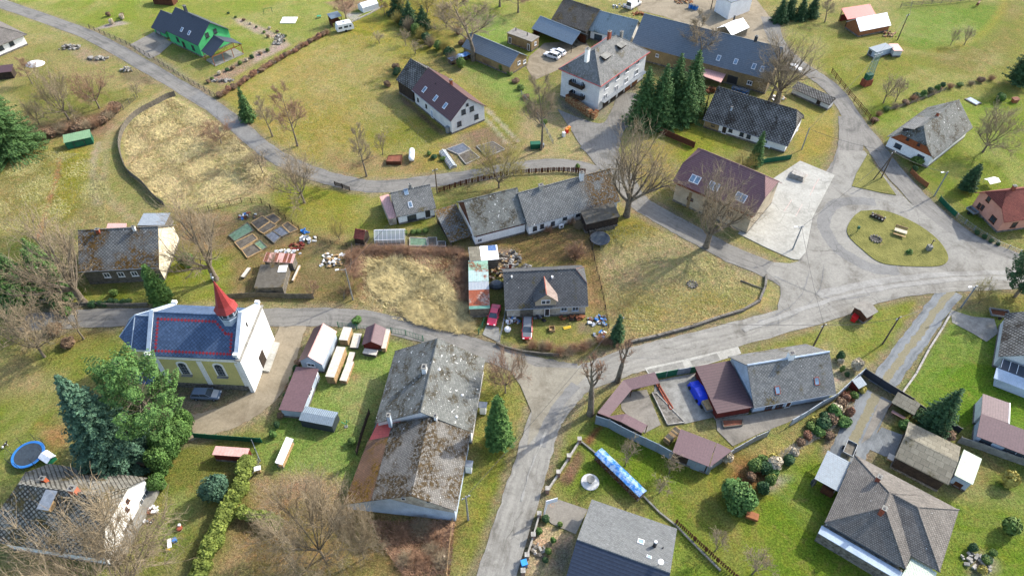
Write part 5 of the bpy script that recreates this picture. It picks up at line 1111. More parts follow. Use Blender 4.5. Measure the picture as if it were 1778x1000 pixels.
quadbox('canopy','translucent pale canopy at the lower corner of the hip roofed bungalow','canopy',16,'980 880 1150 975 1100 1120 900 1020',2.6,RF['tingreen'],None,post=M['brownwood'],t=.05)
h=H('carport39','carport','carport with blue grey corrugated roof beside the hip roofed bungalow',RF['tinblue'],M['greywood'],cat='carport',mode='f',wall=False,post=M['greywood'],t=.06)
h.add('log_stack',MB().box((-h.L/2+1.2,-h.W/2+1.,.7),(2.,1.6,1.4)),M['brownwood'])
h=H('barn39','barn','old barn with brownish fibre sheet roof and lumber stacked along its side',RF['panel'],M['darkwood'],cat='barn',o=.4)
h=H('lightshed','shed','small pale blue shed with light green corrugated roof',RF['tingreen'],M['bluewhite'],cat='shed',mode='f',o=.15,t=.06)
h.win('L' if 0 else 'N',16,1290,390,1.,1.2,M['brownwood'],door=M['brownwood'])
h=H('h40','house','white gabled house with chequered grey roof and orange chimneys at bottom left',RF['check2'],mottle('bright_white_plaster',(.8,.8,.77,1),(.7,.69,.66,1),.5),cl=.5,cr=.5,o=.35)
h.chim(31,330,315,'F',.9,.6,mottle('orange_brick',C(215,115,75),C(185,95,62),4)); h.chim(31,540,385,'N',.8,.9,mottle('pale_orange_brick',C(215,135,105),C(190,112,86),4))
p=h.rp('N',31,375,480); b=MB(); b.box((p[0],p[1]-.4,p[2]+.45),(1.1,1.2,1.)); b.slab([[(p[0]-.8,p[1]-1.2,p[2]+1.),(p[0]+.8,p[1]-1.2,p[2]+1.),(p[0]+.8,p[1]+1.2,p[2]+1.5),(p[0]-.8,p[1]+1.2,p[2]+1.5)]],.08,1); b.build('dormer',[M['palewood'],M['greymetal']],h.roof)
for x,y,w_,h_ in((920,455,.5,.6),(915,515,.4,.8),(855,580,.5,.6)): h.win('R',31,x,y,w_,h_,M['brownwood'],mull=0)
for x,y in((1045,435),(935,650)): h.win('R',31,x,y,2.2,1.2,M['whitemetal'],mull=2)
h.add('ledge',MB().box((h.L/2-h.o+.6,0,.35),(1.2,h.W-1,.7)),M['concrete'])
quadbox('shed','broad mossy brown flat roof under the big conifers','shed',13,'752 195 830 50 1085 45 960 262',2.4,RF['feltdk'],M['darkwood'])
h=H('shed40','shed','small garden shed with faded pink roof by the green fence',RF['pinktin'],M['redwood'],cat='shed',mode='f',o=.1,t=.06)
h=H('patchshed','shed','low shed with striped rust and white sheet roof in the allotment',RF['rustp'] if 'rustp' in RF else RF['pinktin'],M['greywood'],cat='shed',mode='m',o=.15,t=.06)
b=MB()
for k in(0,2,4,5): b.face([(-h.L/2+.1+k*.85,-h.W/2+.05,h.he+.02+.0),(-h.L/2+.72+k*.85,-h.W/2+.05,h.he+.02),(-h.L/2+.72+k*.85,h.W/2-.05,h.hr+.02),(-h.L/2+.1+k*.85,h.W/2-.05,h.hr+.02)])
b.build('rusty_sheet',M['rust'],h.roof)
h=H('bigbrownshed','shed','low flat roofed allotment shed with brown mossy felt',RF['feltdk'],M['greywood'],cat='shed',mode='f',o=.1,t=.08)
b=MB().box((h.L/2-.8,1.6,h.he+.06),(1.5,1.6,.08)); b.build('roof_hatch',M['whiteplastic'],h.roof)
h=H('redhut','hut','tiny hut with dark and red roof halves next to the greenhouse',RF['redtile'],M['darkwood'],cat='hut',o=.1,t=.06)
rc=MB(); rc.tube((-h.L/2,0,h.hr),(h.L/2,0,h.hr),.09); rc.build('ridge_strip',M['whitemetal'],h.roof)
# ================================================================== vegetation
def tubes_np(S,n):
    S=np.array(S); p0=S[:,0:3];p1=S[:,3:6];r0=S[:,6:7];r1=S[:,7:8]; d=p1-p0; d/=np.maximum(np.linalg.norm(d,axis=1,keepdims=True),1e-6)
    ref=np.where(np.abs(d[:,2:3])>.9,np.array([[1.,0,0]]),np.array([[0,0,1.]])); a=np.cross(d,ref); a/=np.linalg.norm(a,axis=1,keepdims=True); b=np.cross(d,a)
    V=[];
    for k in range(n):
        t=2*math.pi*k/n; o=a*math.cos(t)+b*math.sin(t); V+= [p0+o*r0,p1+o*r1]
    V=np.stack(V,1); N=len(S); base=(np.arange(N)*2*n)[:,None]; F=[]
    for k in range(n): j=(k+1)%n; F.append(base+np.array([[2*k,2*j,2*j+1,2*k+1]]))
    return V.reshape(-1,3),np.concatenate(F,0)
def bare(seed,style,ht=10.,sp=8.,trunkfrac=.25,tr=.28,nl=7,detail=1.,tw=.016,lean=0.):
    r=random.Random(seed); TR=[];BR=[];TW=[]
    def rv(): 
        v=Vector((r.gauss(0,1),r.gauss(0,1),r.gauss(0,1))); return v.normalized()
    def limb(p,d,L,r0,lv):
        k=4 if lv<2 else (3 if lv==2 else 2); q=p.copy(); pts=[(q.copy(),r0,d.copy())]
        up={'round':.08,'tall':.17,'vase':.12,'weep':.0,'pollard':.35}[style]
        for i in range(k):
            d=(d+rv()*(.24 if lv<3 else .35)+Vector((0,0,up if lv<3 else up*.5))).normalized()
            if style=='weep' and lv>=2: d=(d+Vector((0,0,-.28))).normalized()
            q=q+d*(L/k); rr=r0*(1-(i+1)/k*.62); pts.append((q.copy(),rr,d.copy()))
        for a,b in zip(pts[:-1],pts[1:]):
            (BR if lv<2 else TW if lv>=3 else BR).append((*a[0],*b[0],max(a[1],tw),max(b[1],tw*.7)))
        return pts
    tp=Vector((0,0,0)); d=Vector((lean,0,1)).normalized(); H0=ht*trunkfrac; pts=[(tp.copy(),tr*1.25)]
    for i in range(4): d=(d+rv()*.06).normalized(); tp=tp+d*(H0/4); pts.append((tp.copy(),tr*(1-.06*i)))
    for a,b in zip(pts[:-1],pts[1:]): TR.append((*a[0],*b[0],a[1],b[1]))
    if style in('tall','pollard'):
        q=tp.copy(); dd=d.copy(); n=6; rr=tr*.75; top=[]
        for i in range(n):
            dd=(dd+rv()*.10+Vector((0,0,.1))).normalized(); q2=q+dd*((ht-H0)*(.80 if style=='tall' else .6)/n); r2=rr*.8; TR.append((*q,*q2,rr,r2)); top.append((q2.copy(),r2,dd.copy())); q=q2; rr=r2
        starts=[top[min(int(k*n/ nl),n-1)] for k in range(nl)]
    else: starts=[(tp-Vector((0,0,r.uniform(0,H0*.25))),tr*.7,d) for _ in range(nl)]
    for i,(p,rr,dd) in enumerate(starts):
        az=i*2.4+r.uniform(-.4,.4); el={'round':r.uniform(.25,.9),'tall':r.uniform(.2,.75),'vase':r.uniform(.45,1.15),'weep':r.uniform(.3,.8),'pollard':r.uniform(.3,1.)}[style]
        hv=Vector((math.cos(az)*math.cos(el),math.sin(az)*math.cos(el),math.sin(el)))
        fr=(p.z-H0)/max(ht-H0,1); L=math.hypot(sp/2*math.cos(el),(ht-p.z)*math.sin(el))*.78*(1-.45*fr)
        if style=='pollard': L*=.62
        l1=limb(p,hv,L,rr*.62,1)
        for m in range(int(6*detail)):
            t=r.uniform(.25,1.); i1=min(int(t*(len(l1)-1)),len(l1)-2); a,b=l1[i1],l1[i1+1]; f=t*(len(l1)-1)-i1; pp=a[0].lerp(b[0],f)
            l2=limb(pp,(b[2]+rv()*.75).normalized(),L*r.uniform(.35,.6),b[1]*.6,2)
            for m2 in range(int(6*detail)):
                t=r.uniform(.2,1.); i2=min(int(t*(len(l2)-1)),len(l2)-2); a,b=l2[i2],l2[i2+1]; pp=a[0].lerp(b[0],.5)
                l3=limb(pp,(b[2]+rv()*.8).normalized(),L*r.uniform(.2,.36),tw*1.5,3)
                for m3 in range(4):
                    e=l3[r.randint(0,len(l3)-1)]; limb(e[0],(e[2]+rv()*.9).normalized(),L*r.uniform(.10,.2),tw,4)
    return TR,BR,TW
PROTO={}
def bare_proto(key,seed,style,mtw,**k):
    TR,BR,TW=bare(seed,style,**k); V,F=tubes_np(TR,8); tm=npmesh('trunk',V,F,M['trunk'],smooth=True)
    V1,F1=tubes_np(BR,5); V2,F2=tubes_np(TW,3); n=len(V1)
    cm=npmesh('crown',np.concatenate([V1,V2]),np.concatenate([F1,F2+n]),[M['trunk'],M[mtw]],mi=np.concatenate([np.zeros(len(F1),np.int32),np.ones(len(F2),np.int32)]))
    A=np.concatenate([V1,V2]); PROTO[key]=(tm,cm,float(np.percentile(A[:,2],99.7)),float(2*np.percentile(np.hypot(A[:,0],A[:,1]),97)))
bare_proto('round1',3,'round','twig',ht=8.,sp=9.,trunkfrac=.22,tr=.18,nl=9,detail=1.3)
bare_proto('round2',14,'round','twigred',ht=8.,sp=9.,trunkfrac=.2,tr=.18,nl=9,detail=1.3)
bare_proto('tall1',5,'tall','twig',ht=12.,sp=7.,trunkfrac=.22,tr=.24,nl=12,detail=1.25)
bare_proto('tall2',6,'tall','twigred',ht=12.,sp=7.,trunkfrac=.15,tr=.2,nl=13,detail=1.25)
bare_proto('big',9,'vase','twig',ht=16.,sp=15.,trunkfrac=.2,tr=.62,nl=9,detail=1.3,tw=.020)
bare_proto('yellow',8,'vase','twigyel',ht=9.,sp=9.,trunkfrac=.12,tr=.2,nl=9,detail=1.2)
bare_proto('weep',12,'round','twig',ht=8.,sp=13.,trunkfrac=.16,tr=.16,nl=15,detail=1.5,tw=.012)
bare_proto('pollard',10,'pollard','twigred',ht=9.,sp=6.,trunkfrac=.35,tr=.34,nl=9,detail=.8)
bare_proto('small',11,'vase','twig',ht=4.,sp=3.6,trunkfrac=.25,tr=.08,nl=6,detail=.75,tw=.016)
def tree(key,base,top_y,width_px,label,rz=None,group=None,name='bare_tree',cat='tree',hm=1.):
    tm,cm,ht,sp=PROTO[key]; g=G(*base); h=hgt(base,top_y)*hm; s=CAM_F/((g-CP)@FW+0); wd=width_px/s
    e=empty(name,label,cat,g,random.uniform(0,6.28) if rz is None else rz,group); e.scale=(wd/sp,wd/sp,h/ht)
    addobj('trunk',tm,e); addobj('crown',cm,e); return e
def leaves(P,N,size,aspect=.6,jit=.5):
    """one small quad per point, roughly facing N"""
    n=len(P); u=rng.normal(size=(n,3)); N=N+rng.normal(size=(n,3))*jit; N/=np.linalg.norm(N,axis=1,keepdims=True); u-=(u*N).sum(1,keepdims=True)*N; u/=np.linalg.norm(u,axis=1,keepdims=True); v=np.cross(N,u)
    s=size*rng.uniform(.6,1.3,(n,1)); V=np.stack([P-u*s-v*s*aspect*.4,P+u*s*.2-v*s*aspect,P+u*s+v*s*.1,P-u*s*.1+v*s*aspect],1)
    return V.reshape(-1,3),np.arange(4*n).reshape(-1,4)
def conifer_mesh(seed,ht,rad,kind='spruce',mat='spruce',nlev=None,dens=1.):
    r=np.random.default_rng(seed); P=[];D=[]; nlev=nlev or int(ht*2.2); tp=[]
 
    for i in range(nlev):
        f=(i+.3)/nlev; z=ht*((.06+.92*f) if kind!='pine' else (.26+.72*f)); lob=r.uniform(.75,1.2)
        R=rad*((1-f)**(.85 if kind=='spruce' else .6) if kind!='pine' else math.sin(math.pi*(.2+.76*f))**.7)*r.uniform(.82,1.12)+.08; nb=max(5,int(14*(R/rad)**.5*dens)); off=r.uniform(0,6.28)
        for b in range(nb):
            a=off+b*6.283/nb+r.uniform(-.2,.2); L=R*r.uniform(.75,1.15)*(1+(.22*np.sin(3*a+z*.9+seed)*np.sin(2*a-z*.6)+(lob-1)*.6 if kind!='spruce' and rad>2 else 0)); m=max(3,int(L*(9 if kind=='spruce' else 14)*dens))
            t=np.linspace(.18,1,m); droop=-.32*t*L+.16*t*t*L if kind=='spruce' else .15*t*L
            base=np.stack([np.cos(a)*t*L,np.sin(a)*t*L,z+droop],1); side=np.array([-np.sin(a),np.cos(a),0])
            for s_ in(-1,0,1):
                w=(1-t*.6)*.3*L*s_*.5; q=base+side*w[:,None]+r.normal(size=(m,3))*.07; P.append(q); D.append(np.tile([np.cos(a)*.5,np.sin(a)*.5,.9],(m,1)))
            tp.append((0,0,z,*base[-1],.035,.012))
    P=np.concatenate(P);D=np.concatenate(D); V,F=leaves(P,D,.20 if kind=='spruce' else .17,.45,.6)
    cm=npmesh('crown',V,F,M[mat]); V,F=tubes_np([(0,0,0,0,0,ht*.5,rad*.09+.05,rad*.06+.03),(0,0,ht*.5,0,0,ht*.98,rad*.06+.03,.02)],7); tm=npmesh('trunk',V,F,M['trunk'],smooth=True); return tm,cm
def blob_mesh(seed,mat,n=1500,lobes=7,size=.17,flat=1.,name='crown'):
    """leafy crown of unit radius 1, height 2*flat, base at z=0: leaf clumps on several lobes"""
    r=np.random.default_rng(seed); P=[];N=[]
    c=[np.array([0,0,flat*.95])]+[np.array([math.cos(a)*r.uniform(.25,.5),math.sin(a)*r.uniform(.25,.5),flat*r.uniform(.45,1.4)]) for a in r.uniform(0,6.28,lobes)]
    for i,k in enumerate(c):
        m=n//(lobes+1)*(2 if i==0 else 1); d=r.normal(size=(m,3)); d/=np.linalg.norm(d,axis=1,keepdims=True); R=(.78 if i==0 else r.uniform(.38,.58))
        q=k+d*R*r.uniform(.72,1.05,(m,1))*np.array([1,1,flat]); ok=q[:,2]>0.02; P.append(q[ok]);N.append(d[ok])
    P=np.concatenate(P);N=np.concatenate(N); V,F=leaves(P,N,size,.6,.5); return npmesh(name,V,F,M[mat])
BL={}
for i,(k,mt_) in enumerate((('green','bushgreen'),('thuja','thuja'),('dark','darkspruce'),('brown','bushbrown'),('red','bushred'),('yellow','bushyellow'),('pampas','pampas'),('ythuja','yellowthuja'),('blue','bluespruce'),('light','lightconifer'))):
    BL[k]=[blob_mesh(20+i,mt_),blob_mesh(50+i,mt_)]
V_,F_=tubes_np([(0,0,0,.1,0,.6,.05,.03),(0,0,0,-.1,.05,.55,.04,.03)],5); STEM=npmesh('stem',V_,F_,M['trunk'])
nb=[0]
BB={k:blob_mesh(120,mt_,n=7000,lobes=11,size=.075) for k,mt_ in (('blue','bluespruce'),('light','lightconifer'),('thuja','thuja'),('ythuja','yellowthuja'))}
def bush(kind,base,w_m,h_m,label,group=None,name='shrub',cat='shrub',xy=None):
    g=G(*base) if xy is None else np.array([*xy,0]); e=empty(name,label,cat,g,random.uniform(0,6.28),group); e.scale=(w_m/2/1.05,w_m/2/1.05*random.uniform(.85,1.1),h_m/2.)
    nb[0]+=1; addobj('foliage',BB[kind] if kind in BB and (w_m>2.9) else BL[kind][nb[0]%2],e); addobj('stem',STEM,e); return e
def barebush_mesh(seed,mat,n=260):
    r=np.random.default_rng(seed); S=[]
    for _ in range(n):
        a=r.uniform(0,6.28); el=r.uniform(.5,1.5); p=np.array([math.cos(a)*r.uniform(0,.25),math.sin(a)*r.uniform(0,.25),0.]); d=np.array([math.cos(a)*math.cos(el),math.sin(a)*math.cos(el),math.sin(el)])
        L=r.uniform(.6,1.15)
        for k in range(3):
            q=p+d*L/3; S.append((*p,*q,.012-.002*k,.010-.002*k)); p=q; d=d+r.normal(size=3)*.25; d/=np.linalg.norm(d)
            if k: e=d+r.normal(size=3)*.6; S.append((*p,*(p+e/np.linalg.norm(e)*L*.3),.008,.005))
    V,F=tubes_np(S,3); return npmesh('branches',V,F,M[mat])
for i,k in enumerate(('twig','twigred','twigyel','bramble')): BL['bare_'+k]=[barebush_mesh(80+i,k),barebush_mesh(90+i,k)]
def bbush(kind,base,w_m,h_m,label,group=None,xy=None):
    g=G(*base) if xy is None else np.array([*xy,0]); e=empty('bare_shrub',label,'shrub',g,random.uniform(0,6.28),group); e.scale=(w_m/2*1.1,w_m/2*1.1,h_m*.95)
    nb[0]+=1; addobj('branches',BL['bare_'+kind][nb[0]%2],e); return e
def P0(r,x,y): return PX(r,x,y)
TREES=[
('round1',P0(1,460,800),115,80,'bare spreading tree nearest the green metal garage, on the meadow'),
('round2',P0(1,665,725),120,78,'bare spreading tree left of the farm track end'),
('round1',P0(1,262,832),172,40,'small bare tree at the left end of the meadow thicket'),
('small',P0(1,920,650),145,28,'small bare tree beside the wire fence of the farm track'),
('round2',P0(1,1480,960),208,62,'low bare tree in the upper right of the straw field'),
('tall2',P0(2,295,975),145,62,'slender bare tree standing on the dry field by the lane'),
('tall1',P0(2,128,912),172,42,'slim bare tree beside the dark conifer at the lane'),
('round1',P0(6,340,392),262,95,'dense bare fruit tree below the lane bend, left of the small white house'),
('tall1',P0(6,757,216),222,48,'bare tree on the road bank above the lane'),
('small',P0(6,865,72),228,30,'little bare tree left of the white gas tank'),
('small',P0(6,62,192),264,38,'small bare tree at the foot of the straw field'),
('yellow',P0(6,1640,295),236,98,'yellow green willow by the dark paling fence'),
('yellow',P0(6,575,640),376,38,'round yellow orange bare tree near the tiny hut'),
('tall1',P0(3,230,1000),122,66,'tall bare tree on the grass below the two white cars'),
('big',P0(7,800,480),205,140,'huge old bare tree at the right end of the long farmhouse'),
('big',P0(7,1330,690),283,125,'big bare tree on the corner of the dry field opposite the beige hall'),
('tall1',P0(3,1290,480),26,78,'bare tree rising behind the dark spruces'),
('big',P0(4,80,682),55,120,'big bare tree with bent limbs behind the chequered roof house'),
('tall1',P0(4,30,672),92,70,'dark bare tree left of the big bent one behind the chequered roof house'),
('tall1',P0(4,400,150),-5,34,'small bare tree beside the red roofed stable'),
('small',P0(4,790,690),133,42,'little bare tree by the garden hedge, left of the pair'),
('small',P0(4,870,680),136,32,'little bare tree by the garden hedge, right of the pair'),
('small',P0(4,1240,303),50,22,'sapling on the paddock rim, left of the pair'),
('small',P0(4,1330,303),48,28,'sapling on the paddock rim, right of the pair'),
('round1',P0(8,1455,55),182,88,'bare tree on the lawn behind the patched grey roof house'),
('tall1',P0(2,1470,405),-15,120,'big bare tree beside the blue tarp and the long shed'),
('tall2',P0(2,622,140),-10,40,'bare tree beside the wooden shelter and the caravan'),
('tall2',P0(2,878,105),-5,18,'thin young tree by the corner of the polytunnel garden'),
('big',P0(9,560,100),372,150,'large leaning bare tree at the left edge lane, in front of the mossy roof house'),
('big',P0(5,1440,905),348,130,'large forked bare tree just behind the church spire'),
('round1',P0(9,298,460),522,110,'bare tree in the orchard left of the church'),
('small',P0(9,560,340),520,62,'thin bare tree beside the lane left of the church'),
('pollard',P0(11,740,622),583,42,'pollarded tree at the road edge, right of the two'),
('pollard',P0(11,558,842),612,52,'pollarded tree at the road edge, left of the two'),
('round2',P0(11,-10,700),612,78,'crooked bare tree on the verge beside the thuja'),
('weep',(225,1050),912,255,'very large spreading bare tree in front of the white gabled house'),
('weep',P0(14,470,872),862,185,'broad tangled bare tree left of the big barn house gable'),
('weep',P0(14,740,880),886,85,'tangled bare tree right at the foot of the big gable wall'),
('small',P0(15,790,262),762,40,'small fruit tree between the tarp covered pile and the sheet wall'),
('small',P0(15,1085,312),795,36,'small fruit tree, middle one on the lawn of the walled yard'),
('small',P0(15,1018,445),835,40,'small fruit tree by the corner of the tarp covered pile'),
('small',P0(15,1390,832),925,44,'small mossy fruit tree on the lawn beside the brown plank fence'),
('small',P0(15,1640,985),960,60,'bare bush like fruit tree at the bottom edge of the lawn'),
('small',P0(2,842,290),58,26,'young orchard tree left of three in the upper field'),
('small',P0(2,1017,303),52,24,'young orchard tree, middle one of three in the upper field'),
('small',P0(2,1083,360),74,30,'young orchard tree, right one of three in the upper field'),
('tall2',P0(1,215,560)  ,98,34,'thin reddish bare tree in the meadow thicket'),
('yellow',(612,505),478,42,'low yellowish bare tree in the allotment by the pole'),
('small',(480,472),440,30,'small bare fruit tree behind the brown mossy shed'),
('yellow',(1290,298),262,40,'thin yellow bare tree in front of the chequered roof house'),
('yellow',P0(12,1430,100)  ,492,56,'bare yellow brown thicket tree beside the pole at the right'),
('round2',(1745,8),-40,60,'bare tree at the top right edge of the paddock') if 0 else ('small',(905,655),612,30,'small leaning tree on the verge above the sandy triangle'),
('tall1',(1240,45),-5,30,'thin bare tree on the works yard') if 0 else ('yellow',(742,22),-30,60,'yellow green bare tree in the thicket left of the top centre'),
('yellow',(775,48),-10,60,'yellow green bare tree in the thicket, nearest the orchard'),
('yellow',(700,20),-40,54,'yellow green bare tree in the thicket beside the polytunnel'),
('tall2',(868,12),-45,70,'brown bare tree at the top edge, left of two'),
('tall2',(900,22),-35,60,'brown bare tree at the top edge, right of two'),
('round2',(560,12),-30,50,'bare tree at the top edge above the white ground sheet') if 0 else ('round2',(545,510),490,30,'low bare shrub tree by the woven allotment fence'),
]
random.seed(5)
for t_ in TREES: tree(t_[0],t_[1],t_[2],t_[3],t_[4])
# conifers
CM={}
def plume_mesh(seed,ht,rad,mat):
    r=np.random.default_rng(seed); P=[];D=[];S=[(0,0,0,.2,0,ht*.45,rad*.08,rad*.06),(.2,0,ht*.45,0,0,ht*.93,rad*.06,.04)]
    n=64
    for i in range(n):
        f=(i+.5)/n; z0=ht*(.24+.66*f); a=i*2.4+r.uniform(-.5,.5); R=rad*math.sin(math.pi*(.22+.72*f))**.8*r.uniform(.45,1.0); c=np.array([math.cos(a)*R,math.sin(a)*R,z0]); out=np.array([math.cos(a)*.9,math.sin(a)*.9,.55+.9*f]); out/=np.linalg.norm(out)
        L=r.uniform(1.3,2.3)*rad/5; S.append((0,0,max(z0-R*.35,.5),*c,.07,.03)); u=np.cross(out,[0,0,1.]); u/=np.linalg.norm(u); v=np.cross(out,u)
        for k in range(9):
            t=k/8; w=L*.62*(1-t)**.8+.05; m=int(10+34*w)
            th=r.uniform(0,6.28,m); q=c+out*(t-.35)*L*1.5+u*(np.cos(th)*w*r.uniform(.6,1,m))[:,None]+v*(np.sin(th)*w*r.uniform(.6,1,m))[:,None]; P.append(q); D.append((q-c)/np.maximum(np.linalg.norm(q-c,axis=1,keepdims=True),.01)*.6+out*.6)
    V,F=leaves(np.concatenate(P),np.concatenate(D),.19,.42,.5); cm=npmesh('crown',V,F,M[mat]); V,F=tubes_np(S,7); return npmesh('trunk',V,F,M['trunk'],smooth=True),cm
def conifer(base,top_y,w_px,label,kind='spruce',mat='spruce',seed=1,dens=1.,name='spruce',hm=1.):
    g=G(*base); h=hgt(base,top_y)*hm; rad=w_px/2/(CAM_F/((g-CP)@FW)); key=(round(h/2)*2,round(rad,0),kind,mat,seed)
    if key not in CM: CM[key]=(plume_mesh(seed,h,rad,mat) if kind=='pine' else conifer_mesh(seed,max(h,1.),max(rad,.4),kind,mat,dens=dens),h,rad)
    (tm,cm),h0,r0=CM[key]; e=empty(name,label,'tree',g,random.uniform(0,6.28)); e.scale=(rad/r0,rad/r0,h/h0); addobj('trunk',tm,e); addobj('crown',cm,e); return e
conifer((24,262),112,112,'big green spruce at the left edge above the meadow',seed=1)
conifer((-30,270),150,100,'green spruce half cut by the left edge',seed=2)
conifer(P0(1,1662,805),150,30,'small dark green spruce beside the lane',seed=3)
conifer((1114,216),112,62,'dark spruce front left in the clump by the apartment house',seed=4)
conifer((1142,216),108,66,'dark spruce at the front centre of the clump by the apartment house',seed=5)
conifer((1165,198),90,66,'dark spruce in the middle of the clump by the apartment house',seed=6)
conifer((1195,188),84,66,'dark spruce at the right of the clump by the apartment house',seed=7)
conifer((1185,208),120,64,'shorter dark spruce at the right front of the clump',seed=5)
conifer((1310,284),226,26,'slim dark green spruce in front of the chequered roof house',seed=8)
conifer((1765,148),68,48,'dark yew like conifer at the right edge of the paddock',mat='darkspruce',kind='thuja',seed=9,name='conifer')
conifer((218,800),646,136,'large blue green spruce left of the church',mat='bluespruce',seed=10,dens=1.3,name='blue_spruce')
conifer((287,757),606,128,'very large light green conifer beside the church apse',mat='lightconifer',kind='pine',seed=11,dens=1.25,name='conifer',hm=.97)
conifer((866,770),686,46,'dense green thuja beside the big barn house',kind='thuja',mat='thuja',seed=12,dens=1.5,name='thuja_tree')
conifer((1616,742),672,60,'dark green spruce behind the black gate fence',mat='darkspruce',seed=13)
conifer((285,526),458,38,'leaning green columnar thuja in front of the mossy roof house',kind='thuja',mat='thuja',seed=14,dens=1.4,name='thuja_tree')
conifer((1676,330),284,28,'dark columnar conifer on the lawn left of the pink house',kind='thuja',mat='darkspruce',seed=15,dens=1.4,name='conifer')
conifer((1762,515),430,70,'tall dark pine at the right edge by the junction',mat='darkspruce',kind='pine',seed=16,name='pine_tree')
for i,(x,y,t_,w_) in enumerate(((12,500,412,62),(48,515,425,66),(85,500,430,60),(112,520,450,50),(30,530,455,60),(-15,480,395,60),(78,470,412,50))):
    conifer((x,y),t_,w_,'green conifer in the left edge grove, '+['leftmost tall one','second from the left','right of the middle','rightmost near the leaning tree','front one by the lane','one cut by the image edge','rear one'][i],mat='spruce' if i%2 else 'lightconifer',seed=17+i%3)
conifer((1070,592),545,28,'small dark spruce beside the power pole at the field corner',mat='darkspruce',seed=20)
for i,(x,y,t_,w_) in enumerate(((1352,38,-8,30),(1368,32,-14,30),(1388,34,-6,26),(1408,30,-10,28))):
    conifer((x,y),t_,w_,'conifer in the hedge group at the top right, %s from the lane'%['first','second','third','fourth'][i],mat='darkspruce',seed=21+i%2)
for i,(x,y,t_,w_) in enumerate(((690,25,-20,34),(712,42,0,34),(735,50,8,32))):
    conifer((x,y),t_,w_,'dark bushy conifer along the orchard edge, %s from the polytunnel'%['first','second','third'][i],mat='darkspruce',seed=24)
# shrubs (kind, base px, width m, height m, label)
def lump(kind,base,w_,h_,label,**k): return bush(kind,base,w_,h_,label,**k)
lump('blue',(380,862),5.0,5.2,'ball shaped blue spruce beside the yellow hedge',name='blue_spruce',cat='tree')
lump('light',(1276,872),6.4,4.6,'wide bushy pine on the lawn near the shed roof',name='pine_tree',cat='tree')
lump('green',(1748,920),3.2,3.0,'round green bush on the right hand lawn')
lump('yellow',(1746,838),2.6,3.0,'small yellow green tree by the concrete wall')
for i,(x,y,w_,h_) in enumerate(((318,765,4.6,6),(300,790,4.6,6.5),(285,815,4.4,6),(276,845,3.2,3),(325,742,3.6,5))):
    lump('thuja',(x,y),w_,h_,'dark green conifer bush beside the big conifers, %s'%['second from the gravel','third from the gravel','fourth from the gravel','low one by the white gable','first from the gravel'][i],name='conifer_bush')
hd=[(432,812),(428,828),(424,845),(418,858),(410,872),(402,886),(395,900),(388,914),(382,928),(378,942),(370,956),(362,970),(356,986),(350,1002)]
od=['first','second','third','fourth','fifth','sixth','seventh','eighth','ninth','tenth','eleventh','twelfth','thirteenth','fourteenth','fifteenth','sixteenth']
for i,(x,y) in enumerate(hd): lump('ythuja',(x,y),2.8+.5*(i%3==0),2.6,'yellow green thuja in the garden hedge, %s from the small pink roofed shed'%od[i],group='thujas in the yellow green garden hedge',name='hedge_thuja')
for i,(x,y) in enumerate(((425,895),(440,900),(455,902),(470,908),(484,914))): lump('ythuja',(x,y),2.4,2.0,'yellow green thuja in the short hedge arm, %s from the long hedge'%od[i],group='thujas in the short hedge arm',name='hedge_thuja')
def row(kind,s,n,w_,h_,lab,grp,name='hedge_shrub',jit=.3,b=False):
    P=smooth(GP(s),8); L=np.cumsum([0]+[np.linalg.norm(P[i+1]-P[i]) for i in range(len(P)-1)]); 
    for i in range(n):
        d=L[-1]*i/max(n-1,1); k=min(np.searchsorted(L,d,side='right')-1,len(P)-2); q=P[k]+(P[k+1]-P[k])*((d-L[k])/max(L[k+1]-L[k],1e-6))+rng.uniform(-jit,jit,2)
        ww=w_*random.uniform(.85,1.2);hh=h_*random.uniform(.8,1.2); kk=kind if isinstance(kind,str) else kind[i%len(kind)]
        l_=lab%(od[i] if i<16 else '%dth'%(i+1)); 
        if kk in('twig','twigred','twigyel','bramble'): bbush(kk,None,ww,hh,l_,grp,xy=q)
        else: bush(kk,None,ww,hh,l_,grp,name=name,xy=q)
row(['brown','bramble','red'],'382 168 410 152 440 132 475 112 510 92 545 72 568 60',26,2.0,1.2,'russet hedge shrub along the kerb of the dry field, %s from the lane','hedge shrubs along the dry field')
row('dark','455 0 0 0' if 0 else '160 530 190 528 222 526',8,1.5,1.,'dark clipped hedge bush by the lane wall, %s from the left','clipped hedge by the lane wall')
row('green','706 407 723 405 740 403',4,1.4,1.1,'clipped green hedge bush near the greenhouse, %s from the left','clipped hedge near the greenhouse')
row(['thuja','dark','brown'],'476 760 488 730 500 690 512 655 522 630',9,1.3,1.2,'shrub along the church drive by the brown roofed shed, %s from the bottom','shrubs along the church drive')
row(['brown','bramble','green','twig'],'1515 210 1545 190 1580 178 1615 166 1640 155 1680 148 1720 140',14,2.0,1.2,'hedge shrub between paddock and garden, %s from the left','hedge between paddock and garden')
row(['dark','thuja'],'1590 170 1612 162 1636 152',5,2.0,1.6,'dark evergreen in the paddock hedge, %s from the left','evergreens in the paddock hedge')
row(['twig','bramble','brown'],'60 240 90 236 120 228 150 226 180 214 205 190',12,3.2,2.0,'bare thicket shrub behind the green metal garage, %s from the left','thicket behind the green garage')
row(['twigyel','dark','twig','green'],'690 40 720 58 745 78 775 95 800 118',12,3.4,3.0,'thicket shrub on the orchard edge, %s from the top','thicket on the orchard edge')
row(['brown','twigred','bramble'],'800 80 830 100 845 110 795 60',6,2.6,2.0,'brown shrub beside the long shed gable, %s from the tarp','shrubs beside the long shed')
